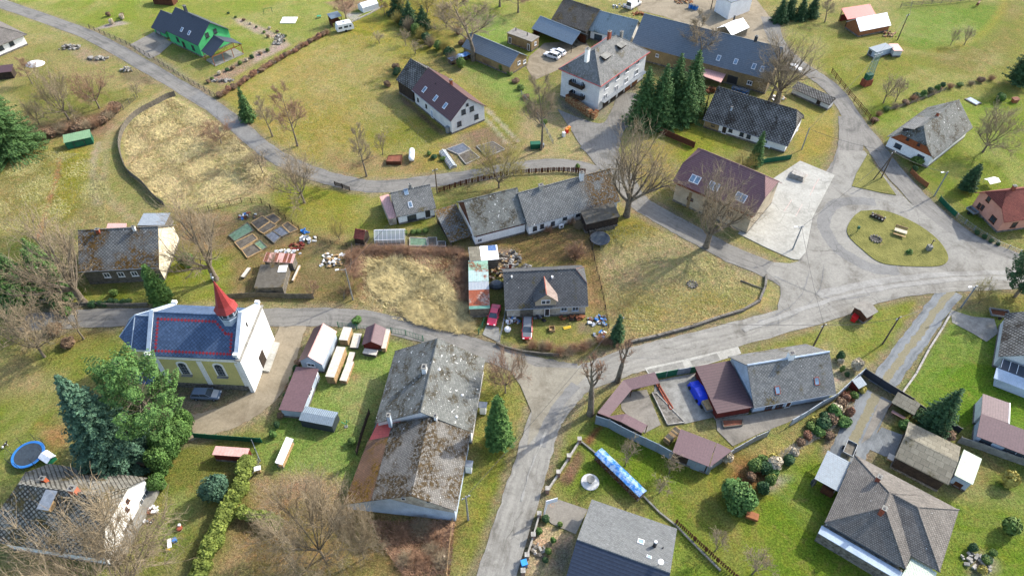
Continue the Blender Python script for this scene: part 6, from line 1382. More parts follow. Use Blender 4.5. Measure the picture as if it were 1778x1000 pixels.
row(['bramble','twig','bramble'],'925 602 950 605 975 612 1000 608 1025 600 1055 592',10,2.4,1.3,'bare shrub along the roadside wall below the centre house, %s from the left','shrubs along the roadside wall')
row(['brown','red','green','yellow','dark','pampas'],'1300 828 1330 800 1365 800 1390 772 1410 740 1440 722 1460 700 1480 690 1492 676',16,1.9,1.5,'garden slope shrub above the lawn, %s from the lower left','shrubs on the garden slope')
row(['thuja','dark','brown','thuja'],'1418 752 1432 740 1445 722 1460 735',5,2.6,1.8,'dark green shrub beside the gravel drive, %s from the bottom','shrubs beside the gravel drive')
row(['green','dark','pampas','thuja'],'1310 812 1328 820 1345 810 1332 838 1318 850',6,2.2,1.9,'mixed evergreen by the wide pine, %s in the bed','mixed evergreens by the wide pine')
row(['dark','green','brown','pampas'],'395 25 430 40 455 55 480 75 500 68 470 50',12,1.,.7,'small rockery shrub right of the green house, %s along the bed','rockery shrubs by the green house')
row(['brown','green','pampas','dark'],'360 145 385 128 410 118 440 100 465 90',10,1.3,.9,'rockery shrub along the lower garden bed, %s from the lane','shrubs in the lower garden bed')
row(['pampas','brown'],'195 42 208 30 222 38 188 28',4,1.5,1.6,'tuft of dry ornamental grass left of the green house, %s from the lane','dry grass tufts by the green house')
row(['dark','brown'],'690 128 678 145 672 150 700 118 715 140 685 120',6,2.2,1.5,'shrub at the timber barn end, %s in the clump','shrubs at the timber barn end')
row('dark','1697 408 1707 414 1720 420 1730 425',4,1.1,.8,'little clipped bush below the pink house, %s from the left','little bushes below the pink house')
row(['dark','pampas','green'],'1458 620 1462 640 1470 655',4,1.1,1.2,'garden shrub at the right end of the grey roofed house, %s from the top','garden shrubs at the grey roofed house')
row(['dark','green','yellow'],'1690 955 1712 975 1700 990 1725 960',5,1.4,1.2,'rock garden shrub at the bottom right, %s in the bed','rock garden shrubs at the bottom right')
row(['thuja','green','dark'],'935 925 950 960 940 985 975 905 945 900',6,1.1,1.0,'clipped bush in the sandy front garden, %s in the bed','clipped bushes in the sandy front garden')
row(['green','dark'],'745 268 757 276 768 280',3,1.6,1.,'green garden bush by the cold frame, %s from the top','garden bushes by the cold frame')
row(['brown','green'],'870 118 885 130 900 150 915 175 930 195 945 215',8,2.2,1.2,'shrub along the yard path below the white cars, %s from the top','shrubs along the yard path')
row(['bramble','twigred'],'610 500 615 470 618 440 650 436 690 436 730 440 770 438 800 446 803 480 806 520',22,2.8,1.2,'bramble clump round the straw patch, %s in the thicket','brambles round the straw patch')
row(['bramble','twig'],'700 930 730 920 760 940 740 970 700 975 770 975',8,2.6,1.2,'bramble clump in the corner under the big gable, %s in the thicket','brambles under the big gable')
row(['bramble','twig'],'950 400 985 385 1000 400 1010 380',5,2.4,1.6,'shrub in the yard behind the centre house, %s from the left','shrubs behind the centre house')
bbush('bramble',(1000,445),4.4,2.6,'round purple brown bush behind the centre house')
for x,y,w_,h_,k,l_ in ((1590,285,3.,2.,'green','low green bush at the corner of the patched roof house'),(1585,300,1.6,2.,'dark','dark conifer shrub before the white gable'),(1735,175,3.2,2.2,'thuja','round dark bush near the little pond'),(1457,625,1.6,2.2,'dark','dark oval bush at the end of the grey roofed house'),(1484,640,2.4,2.6,'pampas','pale pampas tuft near the black gate'),(1336,835,1.6,1.6,'yellow','bright yellow conifer ball in the bed'),(1262,800,2.0,2.2,'pampas','dry grass clump at the tip of the sheet wall'),(1440,760,1.8,1.2,'brown','russet cushion shrub by the drive'),(1472,722,1.6,2.,'red','red brown weeping shrub beside the gate'),(1568,742,2.4,1.8,'thuja','green bush by the garden arbour'),(820,402,2.2,2.,'dark','dark bush at the corner of the open lean-to') if 0 else (1640,760,2.8,1.8,'brown','brown bare looking bush beside the dark fence'),(200,512,1.6,1.4,'green','small light green bush before the grey wall'),(620,560,2.2,1.2,'thuja','green shrub beside the lane near the pole'),(326,460,3.6,3.,'thuja','mossy green shrub right of the cream gable'),(745,510,0,0,'','')):
    if l_: lump(k,(x,y),w_,h_,l_)
lump('green',(612,770),1.6,1.4,'green bush at the fence by the porch with red roof'); lump('green',(872,123),2.4,2.2,'light green shrub at the long shed corner')
lump('thuja',(1235,500) if 0 else (118,545),2.6,1.6,'low green bush beside the lane at left'); lump('brown',(98,575),3.4,1.6,'russet shrub left of the church'); lump('brown',(120,600),3.,1.5,'brown shrub in the orchard by the church')
lump('green',(942,282) if 0 else (1003,292),1.4,1.0,'green garden shrub behind the paling fence')
# ------------------------------------------------------------------ fine ground stuff
def blades(name,label,cat,polys,n,hmin,hmax,mat,lean=.5,wid=.05):
    V=[];areas=[]
    for P in polys:
        P=np.array(P); lo,hi=P.min(0),P.max(0); m=n//len(polys); q=rng.uniform(lo,hi,(m*3,2)); ins=np.zeros(len(q),bool)
        for k in range(len(P)):
            a=P[k-1];b=P[k]; c=((a[1]>q[:,1])!=(b[1]>q[:,1])); xx=(b[0]-a[0])*(q[:,1]-a[1])/((b[1]-a[1]) or 1e-9)+a[0]; ins^=(c&(q[:,0]<xx))
        q=q[ins][:m]; k=len(q); ang=np.sin(q[:,0]*.5)*2+np.cos(q[:,1]*.45)*2+rng.normal(size=k)*1.1; h=rng.uniform(hmin,hmax,k)*(.85+.15*np.sin(q[:,0]*2.3)*np.sin(q[:,1]*2.1)); h=np.abs(h)+.05
        d=np.stack([np.cos(ang),np.sin(ang)],1)*(h*lean*rng.uniform(.5,1.5,k))[:,None]; s=np.stack([-np.sin(ang),np.cos(ang)],1)*wid
        z0=np.zeros((k,1)); A=np.concatenate([q-s,z0],1);B=np.concatenate([q+s,z0],1);Cc=np.concatenate([q+d,h[:,None]],1); V.append(np.stack([A,B,Cc],1).reshape(-1,3))
    V=np.concatenate(V); tag(addobj(name,npmesh(name,V,np.arange(len(V)).reshape(-1,3),M[mat])),label,cat,kind='stuff')
blades('straw_grass','long flattened straw coloured grass left of the centre house','grass',[GP('640 452 700 450 760 470 800 515 825 560 815 578 740 562 665 522 635 490'),GP('690 520 760 540 820 575 800 580 720 560')],26000,.3,.9,'straw',1.3,.06)
blades('reed_stubble','dry tufted straw covering the oval field','grass',[GP('300 170 345 195 400 230 440 270 465 302 455 328 400 352 300 356 262 335 228 292 216 250 224 217 252 192')],26000,.1,.34,'straw',1.2,.07)
blades('bramble_growth','tangled brown growth round the straw patch','undergrowth',[GP('600 436 805 434 815 560 790 500 700 448 640 450 635 500 600 500'),GP('640 905 790 905 780 1000 700 1000')],16000,.2,.7,'bramble',.8,.04)
blades('meadow_grass','uneven clumpy grass of the dry meadows','grass',[GP('400 195 470 150 560 85 640 45 700 80 770 110 690 110 670 150 690 190 760 250 740 280 640 300 560 285 480 240 430 205'),GP('1040 400 1110 388 1200 430 1310 478 1325 505 1300 528 1200 560 1095 588 1058 560 1045 480'),GP('0 290 90 262 150 270 190 330 180 385 60 400 0 400')],42000,.06,.22,'meadow',1.2,.05)
blades('ragged_straw','thin straw stalks fading out round the straw patch','grass',[GP('615 445 810 440 830 570 700 560 620 520')],5000,.2,.6,'straw',1.3,.05)
blades('slope_grass','pale dry grass on the slope above the lower lawn','grass',[GP('1330 800 1400 760 1470 700 1485 705 1440 750 1380 785 1340 815')],4000,.2,.5,'pampas',1.,.05)
# ================================================================== fences and walls
def fence(name,label,s,h,kind,mat,cat='fence',pm=None,step=2.2,z=0,r=None,w_=.05,sm=False):
    P=[np.array(p) for p in (GP(s) if r is None else GL(r,s))]
    if sm: P=smooth(P,4)
    o=P[0]; e=empty(name,label,cat,(o[0],o[1],0)); b=MB(); posts=[]
    for a,c in zip(P[:-1],P[1:]):
        d=c-a; L=np.linalg.norm(d); rz=math.atan2(d[1],d[0]); m=(a+c)/2-o
        if kind=='solid': b.box((m[0],m[1],h/2+z),(L,w_,h),rz)
        elif kind=='wall': b.box((m[0],m[1],h/2+z),(L+w_*.5,w_,h),rz)
        elif kind=='rail':
            for k in range(3): b.box((m[0],m[1],h*(.3+.3*k)),(L,.05,.12),rz)
        elif kind=='paling':
            n=max(1,int(L/.3))
            for k in range(n): q=a+d*(k+.5)/n-o; b.box((q[0],q[1],h/2+.08),(.2,.03,h*random.uniform(.9,1.05)),rz)
            b.box((m[0],m[1],h*.75),(L,.05,.08),rz)
        elif kind=='mesh':
            b.box((m[0],m[1],h*.97),(L,.035,.035),rz); b.box((m[0],m[1],.1),(L,.035,.035),rz); n=max(1,int(L/.5))
            for k in range(n): q=a+d*(k+.5)/n-o; b.box((q[0],q[1],h*.5),(.03,.02,h*.9),rz)
            b.box((m[0],m[1],h*.5),(L,.02,.03),rz)
        n=max(1,int(round(L/step)))
        for k in range(n): posts.append((a+d*k/n-o,rz))
    posts.append((P[-1]-o,rz)); b.build('panel',mat,e)
    pp=None
    if kind!='wall':
        me=None
        for q,rz in posts[:100]:
            if me is None: x=MB().box((0,0,h/2+.06),(.11,.11,h+.12)).build('post',pm or mat,e); me=x.data
            else: x=addobj('post',me,e)
            x.location=(q[0],q[1],0); x.rotation_euler=(0,0,rz)
    return e
fence('plank_fence','grey plank fence curving round the left side of the straw field','305 167 290 172 270 183 245 196 228 210 215 228 209 250 211 271 221 297 235 311 250 323 270 346 286 358',1.3,'solid',M['greywood'],sm=True)
fence('paling_fence','dark brown paling fence below the lane by the small white house','762 335 800 323 840 313 880 305 930 301 970 299 1000 300 1016 302',1.2,'paling',M['brownwood'],sm=True)
fence('paling_fence','short dark paling fence piece at the lane bend','582 323 595 327 608 332',1.1,'paling',M['darkwood'])
fence('ranch_fence','brown ranch rail fence along the lane at top right','1443 128 1473 166 1502 200 1515 218',1.4,'rail',M['brownwood'],step=2.5)
fence('plank_fence','brown plank fence between lane end and the chequered house lawn','1145 231 1160 238 1205 257',1.5,'solid',M['brownwood'])
fence('wire_fence','dark wire fence along the lane in front of the green house','156 50 220 78 260 100 320 138 374 169',1.1,'mesh',M['darkmetal'])
fence('kerb_wall','low pale kerb along the russet hedge of the dry field','380 165 430 137 480 108 520 80 560 62',.35,'wall',M['lightstone'],cat='kerb',w_=.3)
fence('kerb_wall','pale kerb from the caravan up to the polytunnel','605 42 640 26 665 12',.35,'wall',M['lightstone'],cat='kerb',w_=.25)
fence('dry_stone_wall','low overgrown stone wall along the lower side of the dry field','1092 596 1140 585 1200 569 1250 552 1290 540 1318 524 1328 500 1330 480',.55,'wall',M['stone'],cat='wall',w_=.4)
fence('wire_fence','wire fence along the left side of the dry field','1022 405 1028 435 1036 470 1048 520 1056 570',1.,'mesh',M['darkwood'])
fence('metal_gate','black sliding gate and fence across the gravel drive','1497 650 1525 668 1560 690 1580 702',1.6,'solid',M['anthracite'],cat='gate',pm=M['darkmetal'])
fence('metal_fence','black sheet fence continuing right of the gate','1582 703 1610 722 1640 735 1664 752',1.3,'solid',M['anthracite'])
fence('concrete_wall','grey panel wall behind the light green shed','1662 768 1700 780 1740 795 1790 812',1.5,'solid',M['concrete'],cat='wall',pm=M['concrete'])
fence('plank_fence','brown plank fence on the lower lawn','1173 908 1205 938 1245 975 1278 1004 1300 1030',1.1,'paling',M['brownwood'])
fence('garden_edging','pale concrete edging from the tarp pile to the plank fence','1010 768 1035 788 1080 822 1117 862 1145 890 1173 912 1210 950 1250 990',.25,'wall',M['concrete'],cat='edging',w_=.22)
fence('wire_fence','green mesh fence behind the red boarded shed','588 568 620 572 650 577 680 578 705 582 735 592',1.3,'mesh',M['greenmetal'])
fence('screen_fence','dark green screen fence below the gravel drive','338 759 360 761 400 764 455 768',1.2,'solid',M['greenmetal'])
fence('concrete_wall','low grey wall between lane and left edge garden','40 522 80 525 110 531 153 530 200 532 258 531',.7,'wall',M['greywood'],cat='wall',w_=.25)
fence('woven_fence','woven wooden fence in front of the allotment','395 519 450 515 500 518 545 518',1.2,'solid',M['greywood'])
fence('stone_edging','rubble edging from the gate up to the cracked apron','1566 683 1590 650 1612 608 1636 570 1650 545',.3,'wall',M['lightstone'],cat='edging',w_=.3)
fence('paddock_fence','wooden rail fence of the horse paddock at the top','1563 14 1600 10 1650 6 1700 0 1740 -8',1.4,'rail',M['greywood'],step=3)
fence('rail_fence','low rail fence along the garden hedge under the paddock','1543 193 1580 182 1612 170 1640 158',.9,'rail',M['greywood'])
fence('plank_fence','red brown plank fence right of the grass triangle','1580 300 1592 313 1609 326',1.1,'solid',M['orangewood'])
fence('sheet_gate','green sheet gate near the pink house','1630 348 1643 362 1658 376',1.1,'solid',M['greenmetal'],cat='gate')
fence('wire_fence','thin wire fence below the pink house','1660 378 1690 400 1730 425 1790 450',1.,'mesh',M['greymetal'])
fence('wire_fence','dark wire fence behind the allotment','330 375 380 362 420 352 455 354 485 372 520 400',1.2,'mesh',M['darkwood'])
fence('wire_fence','sagging dark fence from the stacked junk to the tiny hut','552 416 575 424 602 428 618 425',.9,'mesh',M['darkwood'])
fence('garden_fence','low wooden fence at the roadside below the centre house','862 598 875 604 905 612 940 616 970 618',.6,'wall',M['greywood'],w_=.2,cat='wall')
fence('wire_fence','wire fence between the yard path and the lawn','905 165 925 190 945 222 960 250',1.,'mesh',M['greymetal'])
fence('mesh_gate','open pale green mesh gate left of the red sedan','831 580 838 568 841 560',1.2,'mesh',M['greenmetal'],cat='gate')
fence('mesh_gate','open grey gate between the two red cars','868 590 873 570 877 548',1.2,'mesh',M['greymetal'],cat='gate')
fence('wire_fence','fence along the field side of the farm track','196 203 215 190 236 172',1.2,'mesh',M['greywood'])
fence('wire_fence','green panel fence beside the parking slab','1310 288 1330 283 1372 277',1.2,'solid',M['greenmetal'])
fence('wire_fence','garden fence running down from the kitchen plots','612 430 610 470 600 505 598 520',1.,'mesh',M['greywood'])
fence('plank_fence','dark fence at the left of the red roofed porch','620 790 628 760 636 735 642 718',1.2,'solid',M['darkwood'])
fence('gate','white lattice fence bordering the bottom verge','786 905 782 940 776 1000',.8,'mesh',M['palewood'],cat='fence')
fence('wire_fence','thin wire fence in the back garden of the gabled house','440 770 452 800 440 820 424 850',1.,'mesh',M['greymetal'])
# roofed sheet metal perimeter wall
def pwall(label,s,h,m):
    return fence('sheet_wall',label,s,h,'solid',m,cat='wall',pm=M['greymetal'],r=23,w_=.08)
pwall('blue grey sheet metal wall around the yard, long lower stretch','-25 575 60 600 130 640 210 680 290 718 370 755 450 800 540 835 610 870 705 900',2.1,mottle('blue_grey_sheet',C(150,168,180),C(130,148,162),1.2,.5))
pwall('sheet metal wall rising to the right towards the gate','705 880 780 830 860 770 1000 690 1080 655',1.5,M['greymetal'])
pwall('white sheet metal wall beside the terrace','1225 590 1330 530 1420 470 1510 425 1600 340 1690 262',1.7,mottle('pale_sheet',C(195,205,212),C(170,182,192),1.2,.5))
pwall('green sheet fence panels along the road','355 290 430 275 500 262',1.5,M['greenmetal']); pwall('grey sheet gate between the green panels','505 262 575 250',1.5,M['greymetal']); pwall('short green sheet panel next to the brown garage','580 250 628 244',1.5,M['greenmetal'])
def covered(label,s,wd,h,r=23):
    P=[np.array(p) for p in GL(r,s)]; o=P[0]; e=empty('covered_shelter',label,'shelter',(o[0],o[1],0)); n=len(P); A=[];B=[]
    for i in range(n):
        a=P[max(i-1,0)];b=P[min(i+1,n-1)]; d=(b-a)/np.linalg.norm(b-a); nn=np.array([-d[1],d[0]]); A.append(P[i]-o);B.append(P[i]+nn*wd-o)
    for i in range(n-1):
        m=MB().slab([[(*A[i],h+.25),(*A[i+1],h+.25),(*B[i+1],h-.15),(*B[i],h-.15)] if np.cross(A[i+1]-A[i],B[i]-A[i])>0 else [(*B[i],h-.15),(*B[i+1],h-.15),(*A[i+1],h+.25),(*A[i],h+.25)]],.07); m.build('roof',RF['brown2'],e)
        MB().box(((A[i]+A[i+1])[0]/2,(A[i]+A[i+1])[1]/2,(h+.1)/2),(np.linalg.norm(A[i+1]-A[i]),.08,h+.1),math.atan2(*(A[i+1]-A[i])[::-1])).build('back_wall',M['darkwood'],e)
    for q in B: MB().box((q[0],q[1],(h-.2)/2),(.1,.1,h-.2)).build('post',M['brownwood'],e)
    return e
covered('brown roofed open shelter following the corner of the perimeter wall','345 325 145 352 -20 560 130 618 262 690',-1.9,2.1) if 0 else covered('brown roofed open shelter following the corner of the perimeter wall','262 690 130 618 -20 560 145 352 345 300',-1.9 if 0 else 1.9*-1,2.1)
# brick pillar wall
def pillars(label,s,r=15):
    P=[np.array(p) for p in GL(r,s)]; o=P[0]; e=empty('pillar_wall',label,'wall',(o[0],o[1],0)); 
    for a,b in zip(P[:-1],P[1:]):
        d=b-a; m=(a+b)/2-o; MB().box((m[0],m[1],.35),(np.linalg.norm(d)-.5,.2,.7),math.atan2(d[1],d[0])).build('panel',M['lightstone'],e)
    for p in P:
        q=p-o; b=MB().box((q[0],q[1],.6),(.5,.5,1.2)); b.box((q[0],q[1],1.24),(.62,.62,.1),m=1); b.build('pillar',[mottle('pink_stone',C(185,150,135),C(150,120,105),3) if 'pks' not in M else M['pks'],M['lightstone']],e)
M['pks']=mottle('pink_stone',C(185,150,135),C(150,120,105),3)
pillars('low wall with four pinkish stone pillars along the main road','482 110 412 222 342 330 270 440'); pillars('low wall with pinkish stone pillars in front of the sandy garden','215 605 176 745 134 880 108 985')
# ================================================================== vehicles
def at(name,label,cat,r,x,y,rz=0,group=None,z=0): return empty(name,label,cat,GZ(r,x,y,z),rz,group)
def yaw(r,x0,y0,x1,y1):
    a=GZ(r,x0,y0);b=GZ(r,x1,y1); return math.atan2(b[1]-a[1],b[0]-a[0])
def car(label,r,x,y,rz,paint,L=4.3,Wd=1.76,Hh=1.45,kind='hatch',hood=None,group=None,roofp=None,name='parked_car',cat='car',z=0):
    """x axis points to the front"""
    e=at(name,label,cat,r,x,y,rz,group,z); h=L/2; w=Wd/2
    if kind=='van': st=[(-h,.92,.55,1.15),(-h+.08,1,.3,1.2),(h-.5,1,.3,1.1),(h-.08,.96,.32,.95),(h,.85,.45,.8)]; cab=[(-h+.05,-h+.12,Hh),(h-1.05,h-1.75,Hh)]
    elif kind=='sedan': st=[(-h,.86,.45,.85),(-h+.12,.96,.28,.95),(-h+.9,1,.25,.97),(h-1.3,1,.25,.92),(h-.25,.95,.28,.74),(h,.82,.4,.62)]; cab=[(-h+.75,-h+1.35,Hh),(h-1.25,h-2.0,Hh)]
    else: st=[(-h,.88,.45,.9),(-h+.1,.97,.28,.98),(0,1,.25,.97),(h-1.15,1,.25,.92),(h-.22,.95,.28,.76),(h,.82,.4,.62)]; cab=[(-h+.1,-h+.45,Hh),(h-1.15,h-1.9,Hh)]
    b=MB(); sec=[]
    for (X,k,zl,zt) in st:
        ww=w*k; sec.append([(X,-ww*.92,zl),(X,-ww,(zl+zt)/2),(X,-ww*.94,zt-.05),(X,-ww*.82,zt),(X,ww*.82,zt),(X,ww*.94,zt-.05),(X,ww,(zl+zt)/2),(X,ww*.92,zl)])
    for A,B in zip(sec[:-1],sec[1:]):
        for i in range(8): j=(i+1)%8; b.face([A[i],B[i],B[j],A[j]][::-1] ,0,True)
    b.face(sec[0]);b.face(sec[-1][::-1])
    (xb0,xt0,zr),(xb1,xt1,_)=cab; wb,wt=w*.88,w*.72; zb=.93 if kind!='van' else 1.1
    b.slab([[(xt0,-wt,zr),(xt1,-wt,zr),(xt1,wt,zr),(xt0,wt,zr)]],.05,1)
    for (xb,xt) in ((xb0,xt0),(xb1,xt1),((xb0+xb1)/2,(xt0+xt1)/2)):
        for s in(-1,1): b.tube((xb,s*wb,zb),(xt,s*wt,zr-.03),.045,n=4,m=1,smooth=False)
    if kind=='van':
        for s in(-1,1): b.face([(xb0,s*(wb+.01),zb),(xb1-.9,s*(wb+.01),zb),(xt1-.4,s*(wt+.03),zr-.05),(xt0,s*(wt+.03),zr-.05)][::-s],1)
    b.build('body',[paint,roofp or paint],e,uv=False)
    g=MB(); A=[(xb0,-wb,zb),(xb1,-wb,zb),(xb1,wb,zb),(xb0,wb,zb)]; B=[(xt0,-wt,zr-.04),(xt1,-wt,zr-.04),(xt1,wt,zr-.04),(xt0,wt,zr-.04)]
    for i in range(4): j=(i+1)%4; g.face([A[i],A[j],B[j],B[i]])
    g.build('windows',M['glass'],e,uv=False)
    if hood:
        q=MB(); q.slab([[(h-1.25,-w*.8,.94),(h-.28,-w*.78,.785),(h-.28,w*.78,.785),(h-1.25,w*.8,.94)]],.02); q.build('bonnet',hood,e,uv=False)
    for sx in(-1,1):
        for sy in(-1,1):
            t=MB().tube((sx*(h-.82),sy*(w-.18),.31),(sx*(h-.82),sy*(w+.01),.31),.31,n=14).build('wheel',M['rubber'],e,uv=False)
            MB().tube((sx*(h-.82),sy*(w-.02),.31),(sx*(h-.82),sy*(w+.03),.31),.18,n=10).build('rim',M['greymetal'],t,uv=False)
    for sy in(-1,1):
        MB().box((h-.05,sy*w*.62,.62),(.14,.32,.15)).build('headlight',M['whiteplastic'],e,uv=False)
        MB().box((-h+.04,sy*w*.66,.75),(.1,.26,.18)).build('tail_light',M['redpaint'],e,uv=False)
    for s in(-1,1): MB().box((xb1-.25,s*(w+.08),1.0),(.12,.16,.1)).build('wing_mirror',paint,e,uv=False)
    return e
def paintm(name,c): t=MT(name,.28,.5); t.b.inputs['Coat Weight'].default_value=.5; return t.col(t.ramp(t.noise(1.5,3,.6),[(.3,c),(.7,dk(c,.85))]))
M['carred']=paintm('car_red',(.62,.015,.03,1)); M['carwhite']=paintm('car_white',(.75,.76,.77,1)); M['carblue']=paintm('car_blue_grey',(.12,.17,.25,1)); M['cargrey']=paintm('car_grey',(.12,.13,.14,1)); M['carpink']=paintm('car_bright_red',(.72,.03,.08,1))
M['carsilver']=paintm('car_silver',(.45,.46,.48,1))
car('bright red sedan parked on the short entry left of the centre house',22,262,685,yaw(22,290,610,248,765),M['carpink'],kind='sedan',L=4.5)
car('red car with dark roof and dark bonnet in the front yard of the centre house',22,524,790,yaw(22,522,710,516,870),M['carred'],kind='hatch',hood=M['cargrey'],roofp=M['cargrey'],L=4.6)
car('blue grey hatchback parked at the foot of the church wall',24,750,950,yaw(24,650,945,850,950),M['carblue'],L=4.4,roofp=M['carblue'],hood=M['carsilver'])
car('white suv nearest the flat roofed hut',3,302,385,yaw(3,345,400,250,368),M['carwhite'],L=4.5,Hh=1.62)
car('white car parked behind the white suv',3,342,362,yaw(3,380,378,300,345),M['carwhite'],L=4.3)
car('white van on the works yard at the top',35,532,55,yaw(35,495,75,570,30),M['carwhite'],kind='van',L=5.4,Wd=2.0,Hh=2.3,name='van',cat='van')
car('white car wreck under the bent bare tree at the lane',4,190,470,yaw(4,150,460,230,480),M['carwhite'],L=4.)
car('small silver vehicle standing alone on the parking slab',8,218,215,yaw(8,180,200,255,225),M['carsilver'],L=4.0,Wd=1.8,Hh=1.6,kind='hatch') if 0 else None
# stack of boards standing in for a parked vehicle on the slab
e=at('vehicle_stand_in','stacked boards standing in for a parked vehicle on the parking slab','vehicle stand-in',8,215,225,yaw(8,180,200,255,225))
for k in range(7): MB().box((rng.uniform(-.15,.15),rng.uniform(-.1,.1),.15+.16*k),(3.2-.12*k,2.4-.12*k,.1)).box((0,-.6,.08+.16*k),(2.2-.12*k,.12,.06)).box((0,.6,.08+.16*k),(2.2-.12*k,.12,.06)).build('pallet',M['lightstone'],e)
# caravan
def caravan():
    e=at('caravan','white caravan parked beside the wooden shelter at the field corner','caravan',2,612,205,yaw(2,560,215,670,190)); P=[(-2.3,.45),(-2.2,1.6),(-1.9,2.35),(1.8,2.35),(2.3,1.5),(2.35,.45)]; b=MB()
    n=len(P); b.face([(x,-1.1,z) for x,z in P]) ; b.face([(x,1.1,z) for x,z in P[::-1]])
    for i in range(n): j=(i+1)%n; b.face([(P[i][0],-1.1,P[i][1]),(P[i][0],1.1,P[i][1]),(P[j][0],1.1,P[j][1]),(P[j][0],-1.1,P[j][1])][::-1])
    b.build('body',M['whiteplastic'],e)
    for x,w_ in((-1.4,1.),(.2,1.1),(1.4,.6)): MB().box((x,-1.11,1.45),(w_,.04,.55)).build('window',M['glass'],e)
    MB().box((2.25,0,1.5),(.12,1.4,.5)).build('window',M['glass'],e); MB().box((0,0,2.42),(.6,.6,.1)).build('roof_hatch',M['greymetal'],e)
    for s in(-1,1): MB().tube((0,s*.95,.33),(0,s*1.12,.33),.33,n=12).build('wheel',M['rubber'],e)
    MB().tube((2.3,0,.45),(3.4,0,.42),.06).build('tow_bar',M['darkmetal'],e)
caravan()
def trailer(label,r,x,y,rz,L=2.4,W_=1.4,m=None):
    e=at('trailer',label,'trailer',r,x,y,rz); b=MB(); b.box((0,0,.55),(L,W_,.06))
    b.build('bed',M['greywood'] if m is None else m,e)
    for q,d in(((0,-W_/2,.75),(L,.05,.4)),((0,W_/2,.75),(L,.05,.4)),((-L/2,0,.75),(.05,W_-.1,.4)),((L/2,0,.75),(.05,W_-.1,.4))): MB().box(q,d).build('side_board',M['greymetal'],e)
    for s in(-1,1): MB().tube((0,s*(W_/2+.05),.3),(0,s*(W_/2+.22),.3),.3,n=12).build('wheel',M['rubber'],e)
    MB().tube((L/2,0,.5),(L/2+1.1,0,.45),.05).build('tow_bar',M['darkmetal'],e); return e
trailer('small flat trailer on the gravel drive by the carport',16,558,165,yaw(16,575,120,540,205))
trailer('small grey trailer on the lawn beside the pink house',8,1375,462,yaw(8,1345,440,1405,485),2.,1.2)
trailer('rusty bare trailer frame at the edge of the cracked apron',12,1555,185,yaw(12,1520,180,1590,190),3.,1.6,M['brownwood'])
# blue covered vehicle + trailer beside brown garage
e=at('covered_car','vehicle under a bright blue cover beside the brown garage','covered car',23,640,385,yaw(23,690,480,610,340)); b=MB()
prof=[(-2.,.1,.8),(-1.9,.9,.85),(-1.2,1.35,.9),(.4,1.4,.9),(1.1,.95,.92),(1.9,.85,.85),(2.1,.1,.8)]
for (x0,z0,w0),(x1,z1,w1) in zip(prof[:-1],prof[1:]):
    for s in(-1,1): q=[(x0,s*w0*.85,z0),(x1,s*w1*.85,z1),(x1,s*(w1+.12),.05),(x0,s*(w0+.12),.05)]; b.face(q if s<0 else q[::-1],0,True)
    b.face([(x0,-w0*.85,z0),(x0,w0*.85,z0),(x1,w1*.85,z1),(x1,-w1*.85,z1)][::-1],0,True)
b.build('cover',M['bluecloth'],e)
for sx in(-1,1):
    for sy in(-1,1): MB().tube((sx*1.25,sy*.8,.3),(sx*1.25,sy*1.08,.3),.3,n=12).build('wheel',M['rubber'],e)
e=trailer('small trailer loaded with planks behind the blue covered vehicle',23,685,465,yaw(23,710,510,660,420),2.6,1.3)
MB().box((0,0,.8),(2.4,1.1,.35)).build('plank_load',M['palewood'],e)
# dark cloth over boat in yard
e=at('covered_boat','object under a grey blue tarp between the long shed and the centre house','covered boat',22,282,440,0); b=MB().lathe([(1.25,.05),(1.3,.5),(.9,.95),(.3,1.05),(.01,1.08)],12); o_=b.build('tarp',M['greytarp'],e); o_.scale=(1,.75,1); MB().box((0,0,.12),(2.3,1.2,.18)).build('hull',M['greywood'],e)
# trampolines
def tramp(label,r,x,y,rad,net,ring,legs=8):
    e=at('trampoline',label,'trampoline',r,x,y,0,z=0); b=MB()
    MB().lathe([(.01,.78),(rad*.86,.78)],24,smooth=False,cap=False).build('jump_mat',mottle('mat_mesh',C(70,82,92),C(58,68,78),2),e)
    MB().lathe([(rad*.84,.82),(rad,.84),(rad+.04,.76),(rad*.84,.74)],28,cap=False).build('padding',ring,e)
    for k in range(legs):
        t=k*6.283/legs; MB().tube((rad*.95*math.cos(t),rad*.95*math.sin(t),0),(rad*.95*math.cos(t),rad*.95*math.sin(t),.78),.04,n=5).build('leg',M['greymetal'],e)
        if net: MB().tube((rad*1.04*math.cos(t),rad*1.04*math.sin(t),.3),(rad*1.08*math.cos(t),rad*1.08*math.sin(t),2.5),.035,n=5).build('net_pole',M['darkmetal'],e)
    if net: 
        b=MB()
        for k in range(16):
            t0,t1=k*6.283/16,(k+1)*6.283/16
            for z_ in(1.1,1.5,1.9,2.35): b.tube((rad*1.05*math.cos(t0),rad*1.05*math.sin(t0),z_),(rad*1.05*math.cos(t1),rad*1.05*math.sin(t1),z_),.012,n=3,cap=False)
        b.build('safety_net',M['darkmetal'],e)
tramp('blue ringed trampoline with net poles on the lawn at the left edge',13,205,205,2.2,True,M['bluepaint'])
tramp('plain grey trampoline on the dry field beside the lean-to shed',7,620,650,1.9,False,M['anthracite'])
e=at('playhouse','small white and green rabbit hutch beside the blue trampoline','hutch',13,335,225,-.5); MB().box((0,0,.5),(1.7,1.2,.8)).build('wall',M['greenpaint'],e); MB().slab([[(-1,-.75,.95),(1,-.75,.95),(1,0,1.3),(-1,0,1.3)],[(1,.75,.95),(-1,.75,.95),(-1,0,1.3),(1,0,1.3)]],.06).build('roof',M['whitemetal'],e)
